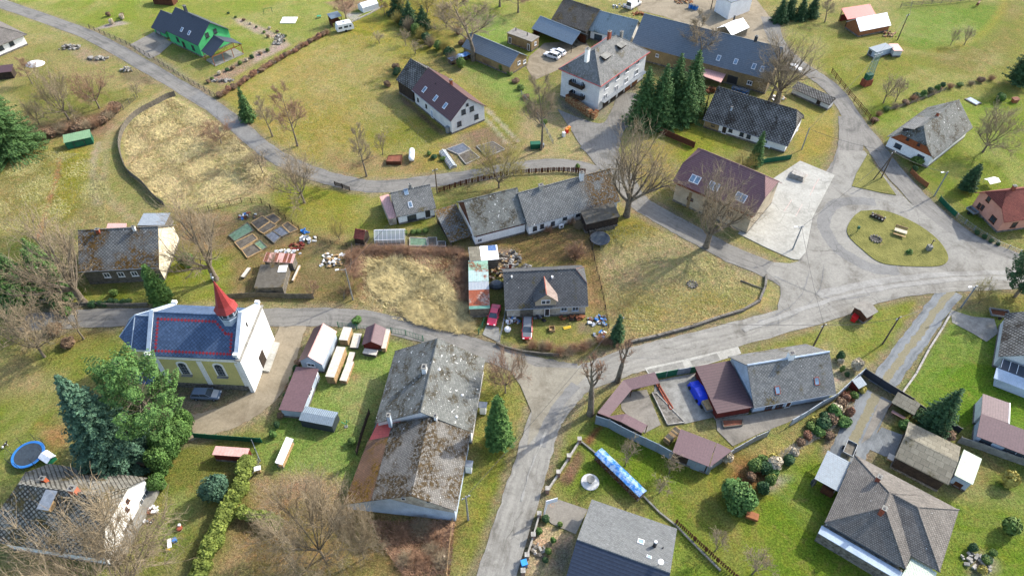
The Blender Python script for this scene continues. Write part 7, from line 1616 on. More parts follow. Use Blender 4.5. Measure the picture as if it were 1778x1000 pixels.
# gas tank
e=at('gas_tank','white horizontal gas tank on the lawn above the lane','tank',6,1060,95,yaw(6,1060,110,1065,20)); b=MB()
pr=[(-2.05,.01),(-1.95,.3),(-1.7,.55),(-1.4,.62),(1.4,.62),(1.7,.55),(1.95,.3),(2.05,.01)]
for (x0,r0),(x1,r1) in zip(pr[:-1],pr[1:]):
    for i in range(14):
        t0,t1=i*6.283/14,(i+1)*6.283/14; b.face([(x0,r0*math.cos(t0),.95+r0*math.sin(t0)),(x0,r0*math.cos(t1),.95+r0*math.sin(t1)),(x1,r1*math.cos(t1),.95+r1*math.sin(t1)),(x1,r1*math.cos(t0),.95+r1*math.sin(t0))],0,True)
b.build('tank_shell',M['whiteplastic'],e)
for x in(-1.1,1.1): MB().box((x,0,.2),(.2,1.,.4)).build('foot',M['greymetal'],e)
MB().lathe([(.2,1.5),(.2,1.68),(.01,1.72)],10).build('valve_dome',M['whitemetal'],e)
# greenhouses, cold frames
def ghouse(label,key=None,r=None,xy=None,L=5,W_=3,hh=1.5,hr=2.5,rz=0,m=None,name='greenhouse'):
    if key: cx,cy,rz,L,W_,hh,hr,_,_=T[key]; e=empty(name,label,'greenhouse',(cx,cy,0),rz)
    else: e=at(name,label,'greenhouse',r,xy[0],xy[1],rz)
    gl=MT('greenhouse_glass',.15,.5); gl.b.inputs['Alpha'].default_value=.45; gl=gl.col((.55,.6,.6,1)); x,y=L/2,W_/2; b=MB()
    b.face([(-x,-y,0),(x,-y,0),(x,-y,hh),(-x,-y,hh)]);b.face([(x,y,0),(-x,y,0),(-x,y,hh),(x,y,hh)]);b.face([(-x,-y,hh),(x,-y,hh),(x,0,hr),(-x,0,hr)]);b.face([(x,y,hh),(-x,y,hh),(-x,0,hr),(x,0,hr)])
    for s in(-1,1): b.face([(s*x,-y,0),(s*x,y,0),(s*x,y,hh),(s*x,0,hr),(s*x,-y,hh)])
    b.build('glazing',m or gl,e,uv=False); f=MB(); n=int(L/.7)
    for k in range(n+1):
        X=-x+L*k/n
        for s in(-1,1): f.tube((X,s*y,0),(X,s*y,hh),.03,n=4).tube((X,s*y,hh),(X,0,hr),.03,n=4)
    for s in(-1,1): f.tube((-x,s*y,hh),(x,s*y,hh),.035,n=4); f.tube((-x,s*y,.03),(x,s*y,.03),.05,n=4)
    f.tube((-x,0,hr),(x,0,hr),.04,n=4); f.build('frame',M['whitemetal'],e); MB().box((0,0,.02),(L-.1,W_-.1,.04)).build('soil_bed',M['soil'],e)
    if not m:
        for s in(-1,1): MB().box((0,s*y*.6,.5),(L-.6,.7,.08)).build('shelf',M['greywood'],e)
ghouse('glass greenhouse with white frame beside the tiny red hut','greenhouse')
ghouse('white polytunnel in the garden at the top edge',r=2,xy=(770,60),L=5,W_=3,hh=1.4,hr=2.3,rz=yaw(2,735,70,815,45),m=M['whitemetal'],name='polytunnel')
ghouse('long low glass cold frame by the kitchen garden above the lane',r=6,xy=(1300,110),L=6.2,W_=1.5,hh=.5,hr=.9,rz=yaw(6,1325,165,1245,50),name='cold_frame')
ghouse('small white framed cold frame on the lawn behind the garden sheds',r=14,xy=(215,190),L=4.2,W_=1.1,hh=.4,hr=.55,rz=yaw(14,190,260,250,110),name='cold_frame') if 0 else None
e=at('feeding_shelter','white roofed narrow shelter on the bright lawn behind the sheds','shelter',14,222,195,yaw(14,195,260,258,115)); MB().slab([[(-2.1,-.5,1.25),(2.1,-.5,1.25),(2.1,.5,1.6),(-2.1,.5,1.6)]],.05).build('roof',M['whitemetal'],e); MB().box((0,0,.3),(3.9,.8,.5)).build('trough',M['palewood'],e)
for sx in(-2,2):
    for sy in(-.4,.4): MB().box((sx,sy,.65),(.06,.06,1.25)).build('post',M['greymetal'],e)
e=at('feeding_shelter','tiny white roofed feeder on a post by the green screen fence','feeder',14,40,305,.3); MB().box((0,0,1.1),(.9,.7,.08)).build('roof',M['whitemetal'],e); MB().box((0,0,.5),(.5,.4,1.)).build('box',M['palewood'],e)
# kitchen gardens: beds
def bed(label,r,s,m,h=.16,board=M['greywood']):
    P=[np.array(p) for p in GL(r,s)]; o=P[0]; a=sum(P[i-1][0]*P[i][1]-P[i][0]*P[i-1][1] for i in range(len(P))); P=P if a>0 else P[::-1]; e=empty('garden_bed',label,'garden bed',(o[0],o[1],0))
    MB().face([(p[0]-o[0],p[1]-o[1],h) for p in P]).build('soil',m,e)
    for i in range(len(P)):
        p,q=P[i-1]-o,P[i]-o; d=q-p; MB().box(((p+q)[0]/2,(p+q)[1]/2,h/2+.05),(np.linalg.norm(d),.14,h+.1),math.atan2(d[1],d[0])).build('edging',board,e)
    return e
SO2=mottle('dark_bed_soil',C(120,112,100),C(90,84,75),1.2,1,.8,4,bd=.1); BS=mottle('blue_grey_mulch',C(120,128,140),C(90,96,108),1.5,1,.8,4,bd=.1); GC=mottle('green_cover_crop',C(125,155,130),C(100,125,100),1.5,1,.8,4,bd=.1)
for s,m,l in (('380 240 480 180 545 230 440 300',SO2,'brown soil bed with planks at the upper left of the allotment'),('440 305 548 232 605 265 490 335',SO2,'dark soil bed in the centre of the allotment'),('505 350 570 312 640 360 580 415',BS,'blue grey mulched bed left of two in the allotment'),('575 308 640 272 712 330 645 362',BS,'blue grey mulched bed right of two in the allotment'),('650 262 700 232 790 298 720 330',SO2,'dark bed along the wire fence of the allotment'),('240 410 395 335 440 380 290 470',SO2,'long bed with white boards in the lower allotment'),('185 350 350 240 405 305 240 400',GC,'green covered bed at the left of the allotment'),('300 475 400 420 480 480 350 545',SO2,'bare earth bed at the bottom corner of the allotment'),('405 425 460 390 520 450 470 480',GC,'pale green bed beside the bare earth bed'),('500 190 575 160 640 210 585 250',SO2,'cluttered bed at the top of the allotment')):
    bed(l,36,s,m,board=M['greywood'] if m is not SO2 else M['palewood'])
for s,m,l in (('1290 40 1400 0 1450 40 1370 75',BS,'glazed grey frame bed in the upper kitchen garden'),('1370 80 1450 45 1510 95 1420 140',SO2,'earth bed in the upper kitchen garden'),('1490 20 1600 -10 1680 40 1560 90',SO2,'wide earth bed at the right of the upper kitchen garden'),('1045 630 1155 635 1165 685 1045 685',GC,'cold frame bed with white boards right of the greenhouse'),('1165 630 1225 630 1225 685 1170 685',SO2,'cold frame bed nearest the lean-to shed'),('1232 655 1282 655 1285 690 1232 690',SO2,'slatted wooden bed by the lean-to shed')): bed(l,6,s,m,board=M['lightstone'])
bed('brown rubble filled timber planter above the lane',6,'890 140 985 140 995 95 905 100',M['rust'],.8,M['brownwood'])
bed('long gravel filled bed of plants in the walled yard',23,'340 380 370 385 550 570 440 585',M['stone'],.2,M['lightstone']); bed('narrow strip bed with brick edging in the walled yard',23,'365 320 380 320 475 480 460 490',M['rust'],.2,M['brick'])
bed('raised bed of red plants on the terrace of the walled yard',23,'790 560 920 555 920 590 800 605',M['bushred'] if 0 else M['rust'],.3,M['greywood'])
# piles
def pile(name,label,cat,r,x,y,L,W_,Hh,mat,n=40,rz=0,log=False,mats=None):
    e=at(name,label,cat,r,x,y,rz); mats=mats or [mat]
    b=MB()
    for k in range(n):
        u,v=rng.uniform(-L/2,L/2),rng.uniform(-W_/2,W_/2); hh=max(.08,Hh*(1-(2*u/L)**2*.6-(2*v/W_)**2*.5)); z_=rng.uniform(.05,hh); mi=int(rng.integers(len(mats)))
        if log: b.tube((u-.5,v,z_),(u+.5,v+rng.uniform(-.2,.2),z_+rng.uniform(-.1,.1)),.1,n=6,m=mi)
        else: b.box((u,v,z_),(rng.uniform(.25,.9),rng.uniform(.15,.5),rng.uniform(.08,.35)),rng.uniform(0,3),mi,rng.uniform(-.5,.5))
    b.build('heap',mats,e); return e
pile('woodpile','stacked split firewood along the apartment house wall','firewood',3,430,700,1,1,.5,M['orangewood'],3) if 0 else None
def stack(label,r,x0,y0,x1,y1,W_,Hh,mats=('palewood','orangewood'),top=None,name='firewood_stack',cat='firewood stack'):
    a=GZ(r,x0,y0);b_=GZ(r,x1,y1); m=(a+b_)/2; L=np.linalg.norm(b_-a); e=empty(name,label,cat,m,math.atan2(b_[1]-a[1],b_[0]-a[0])); b=MB(); nx=max(2,int(L/.26)); nz=max(2,int(Hh/.22))
    for i in range(nx):
        for k in range(nz): b.tube((-L/2+L*(i+.5)/nx,-W_/2-rng.uniform(0,.06),.12+k*.22),(-L/2+L*(i+.5)/nx,W_/2,.12+k*.22),.115,n=6,m=int(rng.integers(2)),smooth=False)
    b.build('logs',[M[mats[0]],M[mats[1]]],e)
    if top: 
        t=MB(); n=14
        for i in range(n):
            X0,X1=-L/2-.1+(L+.2)*i/n,-L/2-.1+(L+.2)*(i+1)/n; j=lambda q:Hh+.12+.10*math.sin(q*3.1)+.05*math.sin(q*7)
            t.face([(X0,-W_/2-.03,j(X0)-.15),(X1,-W_/2-.03,j(X1)-.15),(X1,0,j(X1)+.1),(X0,0,j(X0)+.1)],0,True);t.face([(X0,0,j(X0)+.1),(X1,0,j(X1)+.1),(X1,W_/2+.15,j(X1)-.15),(X0,W_/2+.15,j(X0)-.15)],0,True)
            t.face([(X0,-W_/2-.05,j(X0)-.25),(X1,-W_/2-.05,j(X1)-.22),(X1,-W_/2-.03,j(X1)-.15),(X0,-W_/2-.03,j(X0)-.15)])
        t.build('tarp',top,e)
    return e
stack('split firewood stacked against the lower wall of the apartment house',3,400,672,560,785,1.,1.9,('palewood','orangewood')); stack('end stack of firewood at the corner of the apartment house',3,572,800,600,770,.8,1.7,('palewood','orangewood'))
stack('long woodpile under a crumpled blue tarp on the lawn',15,605,205,895,485,1.3,1.6,('brownwood','greywood'),M['bluetarp'])
stack('woodpile under a blue tarp beside the big tree at the top',2,1310,430,1440,385,1.6,1.3,('brownwood','greywood'),M['bluetarp'])
stack('small log stack beside the low outbuilding yard',33,150,170,260,190,1.,1.2,('orangewood','brownwood')); stack('long row of grey logs at the farm yard behind the chequered house',33,440,165,620,215,1.,.9,('greywood','bluepaint'),M['greytarp'])
stack('log pile inside the mouth of the walled yard shed',15,1060,115,1140,35,1.,1.2,('greywood','palewood'))
def pallets(label,r,x0,y0,x1,y1,W_,Hh,m='palewood',top='whitemetal'):
    a=GZ(r,x0,y0);b_=GZ(r,x1,y1); m_=(a+b_)/2; L=np.linalg.norm(b_-a); e=empty('pallet_stack',label,'pallet stack',m_,math.atan2(b_[1]-a[1],b_[0]-a[0])); b=MB(); n=max(2,int(Hh/.2)); k2=max(1,int(L/1.25))
    for i in range(k2):
        for k in range(n): b.box((-L/2+L*(i+.5)/k2,0,.12+k*.2),(L/k2-.08,W_,.1))
    b.build('pallets',M[m],e); MB().box((0,0,n*.2+.08),(L,W_+.05,.05)).build('cover_board',mottle('pale_cover_board',C(232,225,212),C(205,195,178),2),e)
pallets('long double row of pallets with pale covers beside the pink roofed garden shed',10,525,640,600,440,1.4,1.9); pallets('pale pallet stack near the lane fence behind the garden shed',10,610,385,640,300,1.4,1.5)
pallets('low stack of boards right of the long pallet row',10,605,640,655,510,1.1,.8); pallets('pallets leaning on the red boarded shed',10,875,430,905,300,.7,1.2); pallets('flat glazed frame between the pallet stack and the red boarded shed',10,675,410,700,315,1.3,.25,'greywood'); pallets('low crate stack in front of the red boarded shed',10,740,435,830,450,1.,.7,'greywood')
pallets('reddish board stack by the path between the pallet rows',10,645,500,665,440,.9,.6,'redwood')
pallets('lumber stacked along the old barn, left pile',16,815,205,890,245,1.,.6); pallets('lumber stacked along the old barn, right pile',16,895,240,1000,310,1.,.7)
pallets('orange boards leaning under the old barn eave',16,1045,340,1150,390,1.2,.5,'orangewood'); pallets('weathered planks lying on the allotment ground',36,310,720,370,640,.6,.15,'greywood'); pallets('pale timber planks beside the mossy allotment shed',36,745,750,805,620,.3,.3)
JM=[M['whiteplastic'],M['greywood'],M['bluepaint'],M['rust'],M['greymetal']]
pile('rubbish_heap','heap of white rubble and wood on the allotment ground','rubble heap',36,1090,560,4,3.5,.5,None,60,mats=[M['whiteplastic'],M['palewood'],M['greywood']])
pile('rubbish_heap','rubble and timber heap behind the centre house chimney','rubble heap',22,390,215,4,3,.9,None,70,mats=[M['lightstone'],M['greywood'],M['palewood']]); pile('rubbish_heap','low rubble strip along the back wall of the centre house','rubble heap',22,450,290,5,1.2,.4,None,40,mats=[M['lightstone'],M['greywood']])
pile('rubbish_heap','timber scraps between the long shed and the centre house','timber heap',22,290,345,3,3,1.,None,40,mats=[M['palewood'],M['greywood'],M['brownwood']])
pile('rubbish_heap','household clutter by the left front corner of the centre house','clutter',22,405,715,2.6,1.4,.5,None,26,mats=JM); pile('rubbish_heap','household clutter at the right front corner of the centre house','clutter',22,1080,715,2.8,2.2,.5,None,30,mats=JM)
pile('rubbish_heap','white and blue scraps beside the power pole yard','clutter',22,1100,830,2,2,.5,None,14,mats=JM); pile('rubbish_heap','clutter along the front wall under the windows of the centre house','clutter',22,880,695,4.2,.9,.6,None,26,mats=[M['orangewood'],M['rust'],M['darkwood']])
pile('rubbish_heap','dark clutter by the entrance of the centre house','clutter',22,620,692,1.6,1.2,.7,None,14,mats=[M['darkmetal'],M['greymetal']]); pile('rubbish_heap','red sheet stack in the allotment','metal stack',36,780,435,2.6,2,.4,None,22,mats=[M['rust'],M['redwood']])
pile('rubbish_heap','white sheets and junk under a tarp in the allotment','junk',36,875,385,2.8,1.8,.8,None,20,mats=[M['whiteplastic'],M['greymetal']]); pile('rubbish_heap','white foam blocks behind the striped shed','junk',36,700,495,5,1.,1.,None,22,mats=[M['whiteplastic']])
pile('rubbish_heap','blue drums and junk in the allotment corner','junk',36,850,315,1.5,1.,.7,None,8,mats=[M['bluepaint']]); pile('rubbish_heap','cluttered planks and pots at the top of the allotment','junk',36,350,180,3,1.5,.9,None,22,mats=JM)
pile('stone_heap','heap of field stones in the meadow beside the lane','stone heap',1,470,320,5,2,.8,None,70,mats=[M['stone'],M['lightstone']]); pile('stone_heap','second heap of field stones nearer the bend','stone heap',1,650,395,5,1.6,.7,None,60,mats=[M['stone'],M['lightstone']]); pile('stone_heap','boulders piled at the lane edge above the straw field','stone heap',1,850,470,3,2,1,None,30,mats=[M['stone'],M['lightstone']])
pile('rubbish_heap','orange scrap wood on the works yard','timber heap',35,920,15,5,3,.9,None,50,mats=[M['orangewood'],M['palewood']]); pile('rubbish_heap','orange timber heap beside the farm wing roof','timber heap',35,575,112,3,1.5,.7,None,26,mats=[M['orangewood'],M['rust']]); pile('rubbish_heap','white machinery parts by the van','machinery',35,430,55,4,1.6,.9,None,24,mats=[M['whitemetal'],M['greymetal']])
pile('rubbish_heap','white odds and ends under the bent bare tree','junk',33,950,260,3.4,1.4,.7,None,16,mats=[M['whiteplastic'],M['palewood']]); pile('rubbish_heap','orange brushwood heap by the farm yard','brushwood',33,200,190,2.4,1.4,.8,None,20,mats=[M['orangewood']]); pile('rubbish_heap','furniture beside the white gable wall at bottom left','clutter',31,1090,555,1.6,2.4,.8,None,18,mats=[M['darkmetal'],M['whiteplastic'],M['rust']])
pile('rubbish_heap','broken boards in the paddock beside the stable','timber heap',4,830,230,4,3,.5,None,36,mats=[M['palewood'],M['greywood'],M['rust']]); pile('rubbish_heap','red logs on the ground near the black gate','timber heap',12,550,720,2,1.6,.4,None,16,mats=[M['orangewood'],M['rust']])
pile('stone_heap','stones of the rock garden beside the lawn at bottom right','stone heap',16,1420,900,4,2,.4,None,30,mats=[M['lightstone']]); pile('stone_heap','pale stones in the bed below the green house','stone heap',1,1480,540,6,1.2,.4,None,40,mats=[M['lightstone'],M['stone']]); pile('stone_heap','pale rockery stones on the right lawn of the green house','stone heap',2,170,270,2.5,6,.5,None,70,mats=[M['lightstone'],M['stone']]); pile('stone_heap','round garden rocks in the sandy front garden','stone heap',15,205,815,2,2.4,.4,None,14,mats=[M['lightstone'],M['greywood']])
# snow-like sand heap
b=MB(); b.lathe([(2.4,.02),(1.9,.35),(1.2,.6),(.5,.72),(.01,.75)],18); o_=b.build('sand_heap',mottle('white_sand',(.75,.75,.74,1),(.6,.6,.59,1),1.,1,.6,3,bd=.1),loc=GZ(1,235,430)); o_.scale=(1,.75,1); tag(o_,'white heap of sand or leftover snow on the meadow','heap')
b=MB(); b.box((0,0,.06),(4.2,3.6,.1)); o_=b.build('ground_sheet',M['whiteplastic'],loc=GZ(2,238,138)); tag(o_,'white ground sheet with a few stones on the upper lawn','sheet')
# picnic table, fire pit, planter, posts on the island
e=at('picnic_table','wooden picnic table with benches on the grass island','picnic table',8,898,600,yaw(8,860,600,940,625),z=.16)
MB().box((0,0,.75),(2.2,.95,.08)).build('table_top',mottle('sun_bleached_wood',C(225,215,190),C(190,178,150),2),e)
for s in(-1,1): MB().box((0,s*.95,.45),(2.2,.35,.07)).build('bench',M['palewood'],e); MB().box((s*.8,0,.38),(.08,1.7,.08)).box((s*.8,0,.55),(.08,.7,.35)).build('trestle',M['greywood'],e)
MB().box((0,1.2,.8),(2.2,.06,.5)).build('backrest',M['palewood'],e)
e=at('fire_pit','ring of stones with ashes on the grass island','fire pit',8,740,637,z=.16)
for k in range(12): t=k*.5236; MB().box((.95*math.cos(t),.95*math.sin(t),.12),(.36,.3,.24),t).build('stone',M['stone'],e)
MB().lathe([(.01,.05),(.85,.04)],12).build('ash',mottle('ash',C(90,88,85),C(50,48,46),3),e)
e=at('flower_planter','dark flower planter with white stones on the grass island','planter',8,752,495,yaw(8,710,480,795,515),z=.16)
MB().box((0,0,.2),(2.6,.9,.4)).build('trough',M['darkwood'],e)
for k in range(9): MB().box((-1.2+k*.3,rng.uniform(.3,.5)*(-1)**k,.42),(.28,.2,.2),rng.uniform(0,3)).build('stone',M['lightstone'],e)
o_=addobj('plants',BL['brown'][0],e); o_.scale=(1.0,.35,.25); o_.location=(0,0,.35)
for (x,y,l,hh) in ((612,590,'green litter post at the left of the grass island',1.6),):
    e=at('litter_post',l,'post',8,x,y,z=.16); MB().tube((0,0,0),(0,0,1.5),.06,n=6).build('pole',M['greenmetal'],e); MB().box((0,0,1.2),(.4,.35,.6)).build('bin',M['greenmetal'],e)
e=at('memorial_post','stone memorial post at the right end of the grass island','memorial',8,1092,705,z=.16); MB().box((0,0,.5),(.8,.8,1.)).build('base',M['concrete'],e); MB().tube((0,0,1.),(0,0,2.5),.08).box((0,0,2.2),(.6,.08,.08)).build('cross',M['darkmetal'],e)
conifer(P0(8,960,730),434,9,'tiny conifer sapling on the grass island',kind='thuja',mat='thuja',seed=30,name='sapling')
e=at('fire_pit','stone ring in the middle of the dry field','fire pit',7,1238,940)
for k in range(10): t=k*.628; MB().box((.8*math.cos(t),.8*math.sin(t),.12),(.34,.3,.24),t).build('stone',M['stone'],e)
MB().lathe([(.01,.05),(.75,.04)],12).build('ash',M['stone'],e)
e=at('fountain','small stone bird bath on a white gravel circle on the lawn','fountain',15,556,372); MB().lathe([(1.3,.03),(1.25,.1),(.01,.12)],24).build('gravel_circle',mottle('white_gravel',(.6,.6,.57,1),(.45,.45,.43,1),3),e); MB().lathe([(.35,.1),(.3,.5),(.55,.8),(.6,.95),(.3,.9),(.01,.85)],14).build('basin',M['concrete'],e)
b=MB(); b.tube((0,0,0),(0,0,.01),.01)
# log bench, swing, bins, dog, horse, hoop
def beam(label,r,x0,y0,x1,y1,m='greywood',rad=.14): 
    a=GZ(r,x0,y0);c=GZ(r,x1,y1); b=MB(); b.tube((0,0,rad),(c[0]-a[0],c[1]-a[1],rad),rad,rad*.8,8); tag(b.build('log',M[m],loc=a),label,'log')
beam('weathered log lying at the lower right rim of the dry field',7,1560,915,1720,975)
for i,(x,y,m,l) in enumerate(((415,875,'yellowpaint','yellow'),(400,888,'redpaint','red'),(380,912,'whiteplastic','white'))):
    e=at('waste_bin',l+' waste bin in the little row by the yard mouth','waste bin',3,x,y,.6); MB().box((0,0,.5),(.55,.6,1.)).build('body',M[m],e); MB().box((0,0,1.04),(.6,.66,.08)).build('lid',M['orangepaint'] if i<2 else M['whitemetal'],e)
for i,(x,y) in enumerate(((970,65),(995,72),(1015,78))):
    e=at('waste_bin','dark blue waste bin on the works yard, %s from the left'%od[i],'waste bin',35,x,y,.3); MB().box((0,0,.55),(.8,.8,1.1)).build('body',M['bluepaint'],e); MB().box((0,0,1.14),(.88,.88,.08)).build('lid',M['anthracite'],e)
e=at('waste_bin','blue rubbish bin on the wall by the bottom road edge','waste bin',15,115,930,.3,z=0); MB().box((0,0,.55),(.7,.7,1.1)).build('body',M['bluepaint'],e); MB().box((0,0,1.14),(.8,.8,.08)).build('lid',mottle('light_blue',(.05,.3,.7,1)),e)
e=at('compost_bin','dark green open container left of the waste bins','container',3,190,985,.1); MB().box((0,0,.6),(2.2,1.3,1.2)).build('body',M['greenmetal'],e); MB().box((1.6,0,.4),(.7,.7,.8)).build('side_bin',M['greymetal'],e)
e=at('rain_barrel','dark rain barrel at the carport corner','barrel',16,318,385); MB().lathe([(.3,0),(.36,.5),(.3,1.)],12).build('body',M['anthracite'],e); MB().lathe([(.3,1.0),(.01,1.02)],12).build('lid',M['darkmetal'],e)
e=at('rain_barrel','grey rain tank at the corner of the white house with brown roof','barrel',2,1300,885); MB().lathe([(.5,0),(.55,.7),(.5,1.5)],12).build('body',M['greymetal'],e); MB().lathe([(.5,1.5),(.01,1.55)],12).build('lid',M['greymetal'],e)
e=at('basketball_hoop','white basketball hoop leaning over the paved driveway','basketball hoop',15,245,600); MB().tube((0,0,0),(.4,.3,3.4),.1,n=8).build('pole',M['whitemetal'],e); MB().box((1.,.5,3.5),(1.6,.08,1.),.3).build('backboard',M['whitemetal'],e); MB().lathe([(.28,3.2),(.3,3.22)],12,c=(1.1,.1),cap=False).build('ring',M['orangepaint'],e)
e=at('football_goal','small goal on the upper lawn','goal',2,100,90,.5)
for s in(-1,1): MB().tube((s*1.2,0,0),(s*1.2,0,1.4),.05).tube((s*1.2,0,1.4),(s*1.2,1.,0),.03).build('post',M['greenmetal'],e)
MB().tube((-1.2,0,1.4),(1.2,0,1.4),.05).build('crossbar',M['greenmetal'],e)
e=at('toy_tractor','green play table on the upper lawn','play table',2,440,120,.2); MB().box((0,0,.5),(1.1,.8,.08)).build('top',M['greenpaint'],e); MB().box((-.4,0,.25),(.1,.6,.5)).build('leg',M['greenpaint'],e); MB().box((.4,0,.25),(.1,.6,.5)).build('leg',M['greenpaint'],e)
# wooden shelter by the caravan
e=at('garden_shelter','small wooden shelter with grey roof beside the caravan','shelter',2,552,165,yaw(2,500,190,600,160)); MB().slab([[(-1.6,-1.3,2.5),(1.6,-1.3,2.5),(1.6,1.3,2.9),(-1.6,1.3,2.9)]],.08).build('roof',RF['tinblue'],e); MB().box((0,1.1,1.2),(2.8,.08,2.4)).build('back_wall',M['brownwood'],e); MB().box((-1.35,0,.5),(.08,2.,1.)).build('side_wall',M['brownwood'],e); MB().box((1.35,0,.5),(.08,2.,1.)).build('side_wall',M['brownwood'],e)
for s in(-1,1): MB().box((s*1.4,-1.1,1.25),(.12,.12,2.5)).build('post',M['brownwood'],e)
e=at('garden_arbour','small arbour with thatch coloured roof and pink bench near the black gate','arbour',12,905,820,yaw(12,870,800,960,850)); MB().slab([[(-1.7,-1.1,1.9),(1.7,-1.1,1.9),(1.7,.9,2.5),(-1.7,.9,2.5)]],.12).build('roof',RF['panel'],e); MB().box((0,.8,1.1),(3.,.08,2.2)).build('back_wall',M['brownwood'],e); MB().box((0,-1.3,.45),(2.,.5,.1)).box((-.8,-1.3,.2),(.1,.4,.4)).box((.8,-1.3,.2),(.1,.4,.4)).build('bench',mottle('pinkish_bench',C(205,160,150)),e)
for s in(-1,1): MB().box((s*1.5,-.9,.95),(.12,.12,1.9)).build('post',M['brownwood'],e)
e=at('garden_arbour','little slatted playhouse by the corner of the gate','playhouse',12,605,670,.5); MB().slab([[(-.9,-.8,1.5),(.9,-.8,1.5),(.9,.7,1.9),(-.9,.7,1.9)]],.08).build('roof',RF['tinblue'],e); MB().box((0,.1,.7),(1.5,1.2,1.4)).build('wall',M['redwood'],e)
e=at('wooden_hut','timber hut with white roof at the top edge above the green house','hut',1,1110,22,-.15); MB().box((0,0,1.1),(6,2.6,2.2)).build('wall',M['brownwood'],e); MB().slab([[(-3.3,-1.6,2.25),(3.3,-1.6,2.25),(3.3,1.6,2.7),(-3.3,1.6,2.7)]],.08).build('roof',M['bluewhite'],e)
e=at('garden_shed','low dark shed with purplish roof at the left edge of the meadow','shed',1,40,515,.25); MB().box((0,0,.95),(4.5,2.4,1.9)).build('wall',M['darkwood'],e); MB().slab([[(-2.5,-1.4,1.9),(2.5,-1.4,1.9),(2.5,1.4,2.4),(-2.5,1.4,2.4)]],.08).build('roof',RF['brown3'],e)
e=at('feed_box','small orange wooden box on the lawn near the pine','box',15,1635,605,-.4); MB().box((0,0,.35),(1.6,1.,.5)).build('box',M['orangewood'],e); MB().box((-.7,0,.1),(.1,.9,.2)).build('leg',M['greywood'],e); MB().box((.7,0,.1),(.1,.9,.2)).build('leg',M['greywood'],e)
e=at('well_cover','open wooden crate in the front yard of the centre house','crate',22,720,785,.05)
for q,d in(((0,-.5,.25),(.9,.06,.5)),((0,.5,.25),(.9,.06,.5)),((-.45,0,.25),(.06,1.,.5)),((.45,0,.25),(.06,1.,.5)),((0,0,.05),(.85,.95,.06))): MB().box(q,d).build('board',M['palewood'],e)
e=at('washing_frame','yellow wooden frame lying in the yard of the centre house','frame',22,840,770,.3); MB().box((0,0,.1),(1.3,.5,.08)).build('frame',M['yellowpaint'],e); MB().box((0,0,.2),(1.1,.08,.12)).build('slat',M['yellowpaint'],e)
e=at('round_bale','white plastic wrapped bundle by the fence near the red car','bundle',22,370,790); MB().lathe([(.5,0),(.6,.4),(.35,.75),(.01,.8)],12).build('wrap',M['whiteplastic'],e); MB().lathe([(.02,.76),(.1,.9),(.01,.95)],8).build('knot',M['whiteplastic'],e)
e=at('ladder','wooden ladder leaning on the end of the long patched shed','ladder',22,84,672,0)
for s in(-1,1): MB().tube((s*.25,-.3,0),(s*.25,.3,2.0),.04).build('rail',M['palewood'],e)
for k in range(5): MB().tube((-.25,-.3+.12*k+.06,.25+.38*k),(.25,-.3+.12*k+.06,.25+.38*k),.03).build('rung',M['palewood'],e)
e=at('play_slide','garden toys with white and blue frame by the white gabled house','toy',13,1140,790,.4); MB().box((0,0,.5),(.5,1.3,.08),0,0,.0).build('slide',M['whiteplastic'],e); MB().box((.6,.3,.3),(.5,.5,.5)).build('toy_box',M['bluepaint'],e); MB().box((-.3,-.6,.2),(.4,.4,.35)).build('toy_block',M['yellowpaint'],e)
e=at('garden_toy','small red and white garden barrow on the lawn by the hedge','toy',13,1203,685,0); MB().lathe([(.35,.05),(.4,.4),(.2,.5),(.01,.5)],10).build('bowl',M['brick'],e); MB().box((0,.3,.6),(.3,.3,.25)).build('cover',M['whiteplastic'],e)
for x,y,l in((1225,0,''),):
    pass
e=at('garden_figure','dark green plant frame on the lawn beside the blue grey shed','plant frame',10,620,925,.3); MB().tube((0,0,0),(.3,.1,1.5),.06).tube((0,0,.7),(-.5,.2,1.2),.05).tube((.2,0,1.),(.7,.1,1.3),.04).build('stems',M['greenpaint'],e); MB().box((0,0,.04),(.5,.5,.08)).build('base',M['concrete'],e)
e=at('pond','small rectangular garden pond with dark rim behind the patched roof house','pond',4,1390,680,yaw(4,1340,650,1440,705)); MB().box((0,0,.1),(3.2,2.,.16)).build('rim',M['stone'],e); MB().box((0,0,.2),(2.6,1.4,.05)).build('water',glass('pond_water',(.10,.16,.22,1)),e)
e=at('hutch','small brown hutch near the round dark bush','hutch',4,1665,682,.2); MB().box((0,0,.4),(1.3,.9,.8)).build('body',M['orangewood'],e); MB().slab([[(-.8,-.6,.85),(.8,-.6,.85),(.8,.6,1.),(-.8,.6,1.)]],.06).build('roof',M['rust'],e)
e=at('marquee','white garden tent half hidden behind the pink house','tent',8,1500,275,.3); e.scale=(.6,.6,.7); MB().slab([[(-2.2,-1.5,1.7),(2.2,-1.5,1.7),(2.2,0,2.2),(-2.2,0,2.2)],[(2.2,1.5,1.7),(-2.2,1.5,1.7),(-2.2,0,2.2),(2.2,0,2.2)]],.05).build('canopy',M['whiteplastic'],e)
for sx in(-2,2):
    for sy in(-1.3,1.3): MB().tube((sx,sy,0),(sx,sy,1.7),.04).build('pole',M['greymetal'],e)
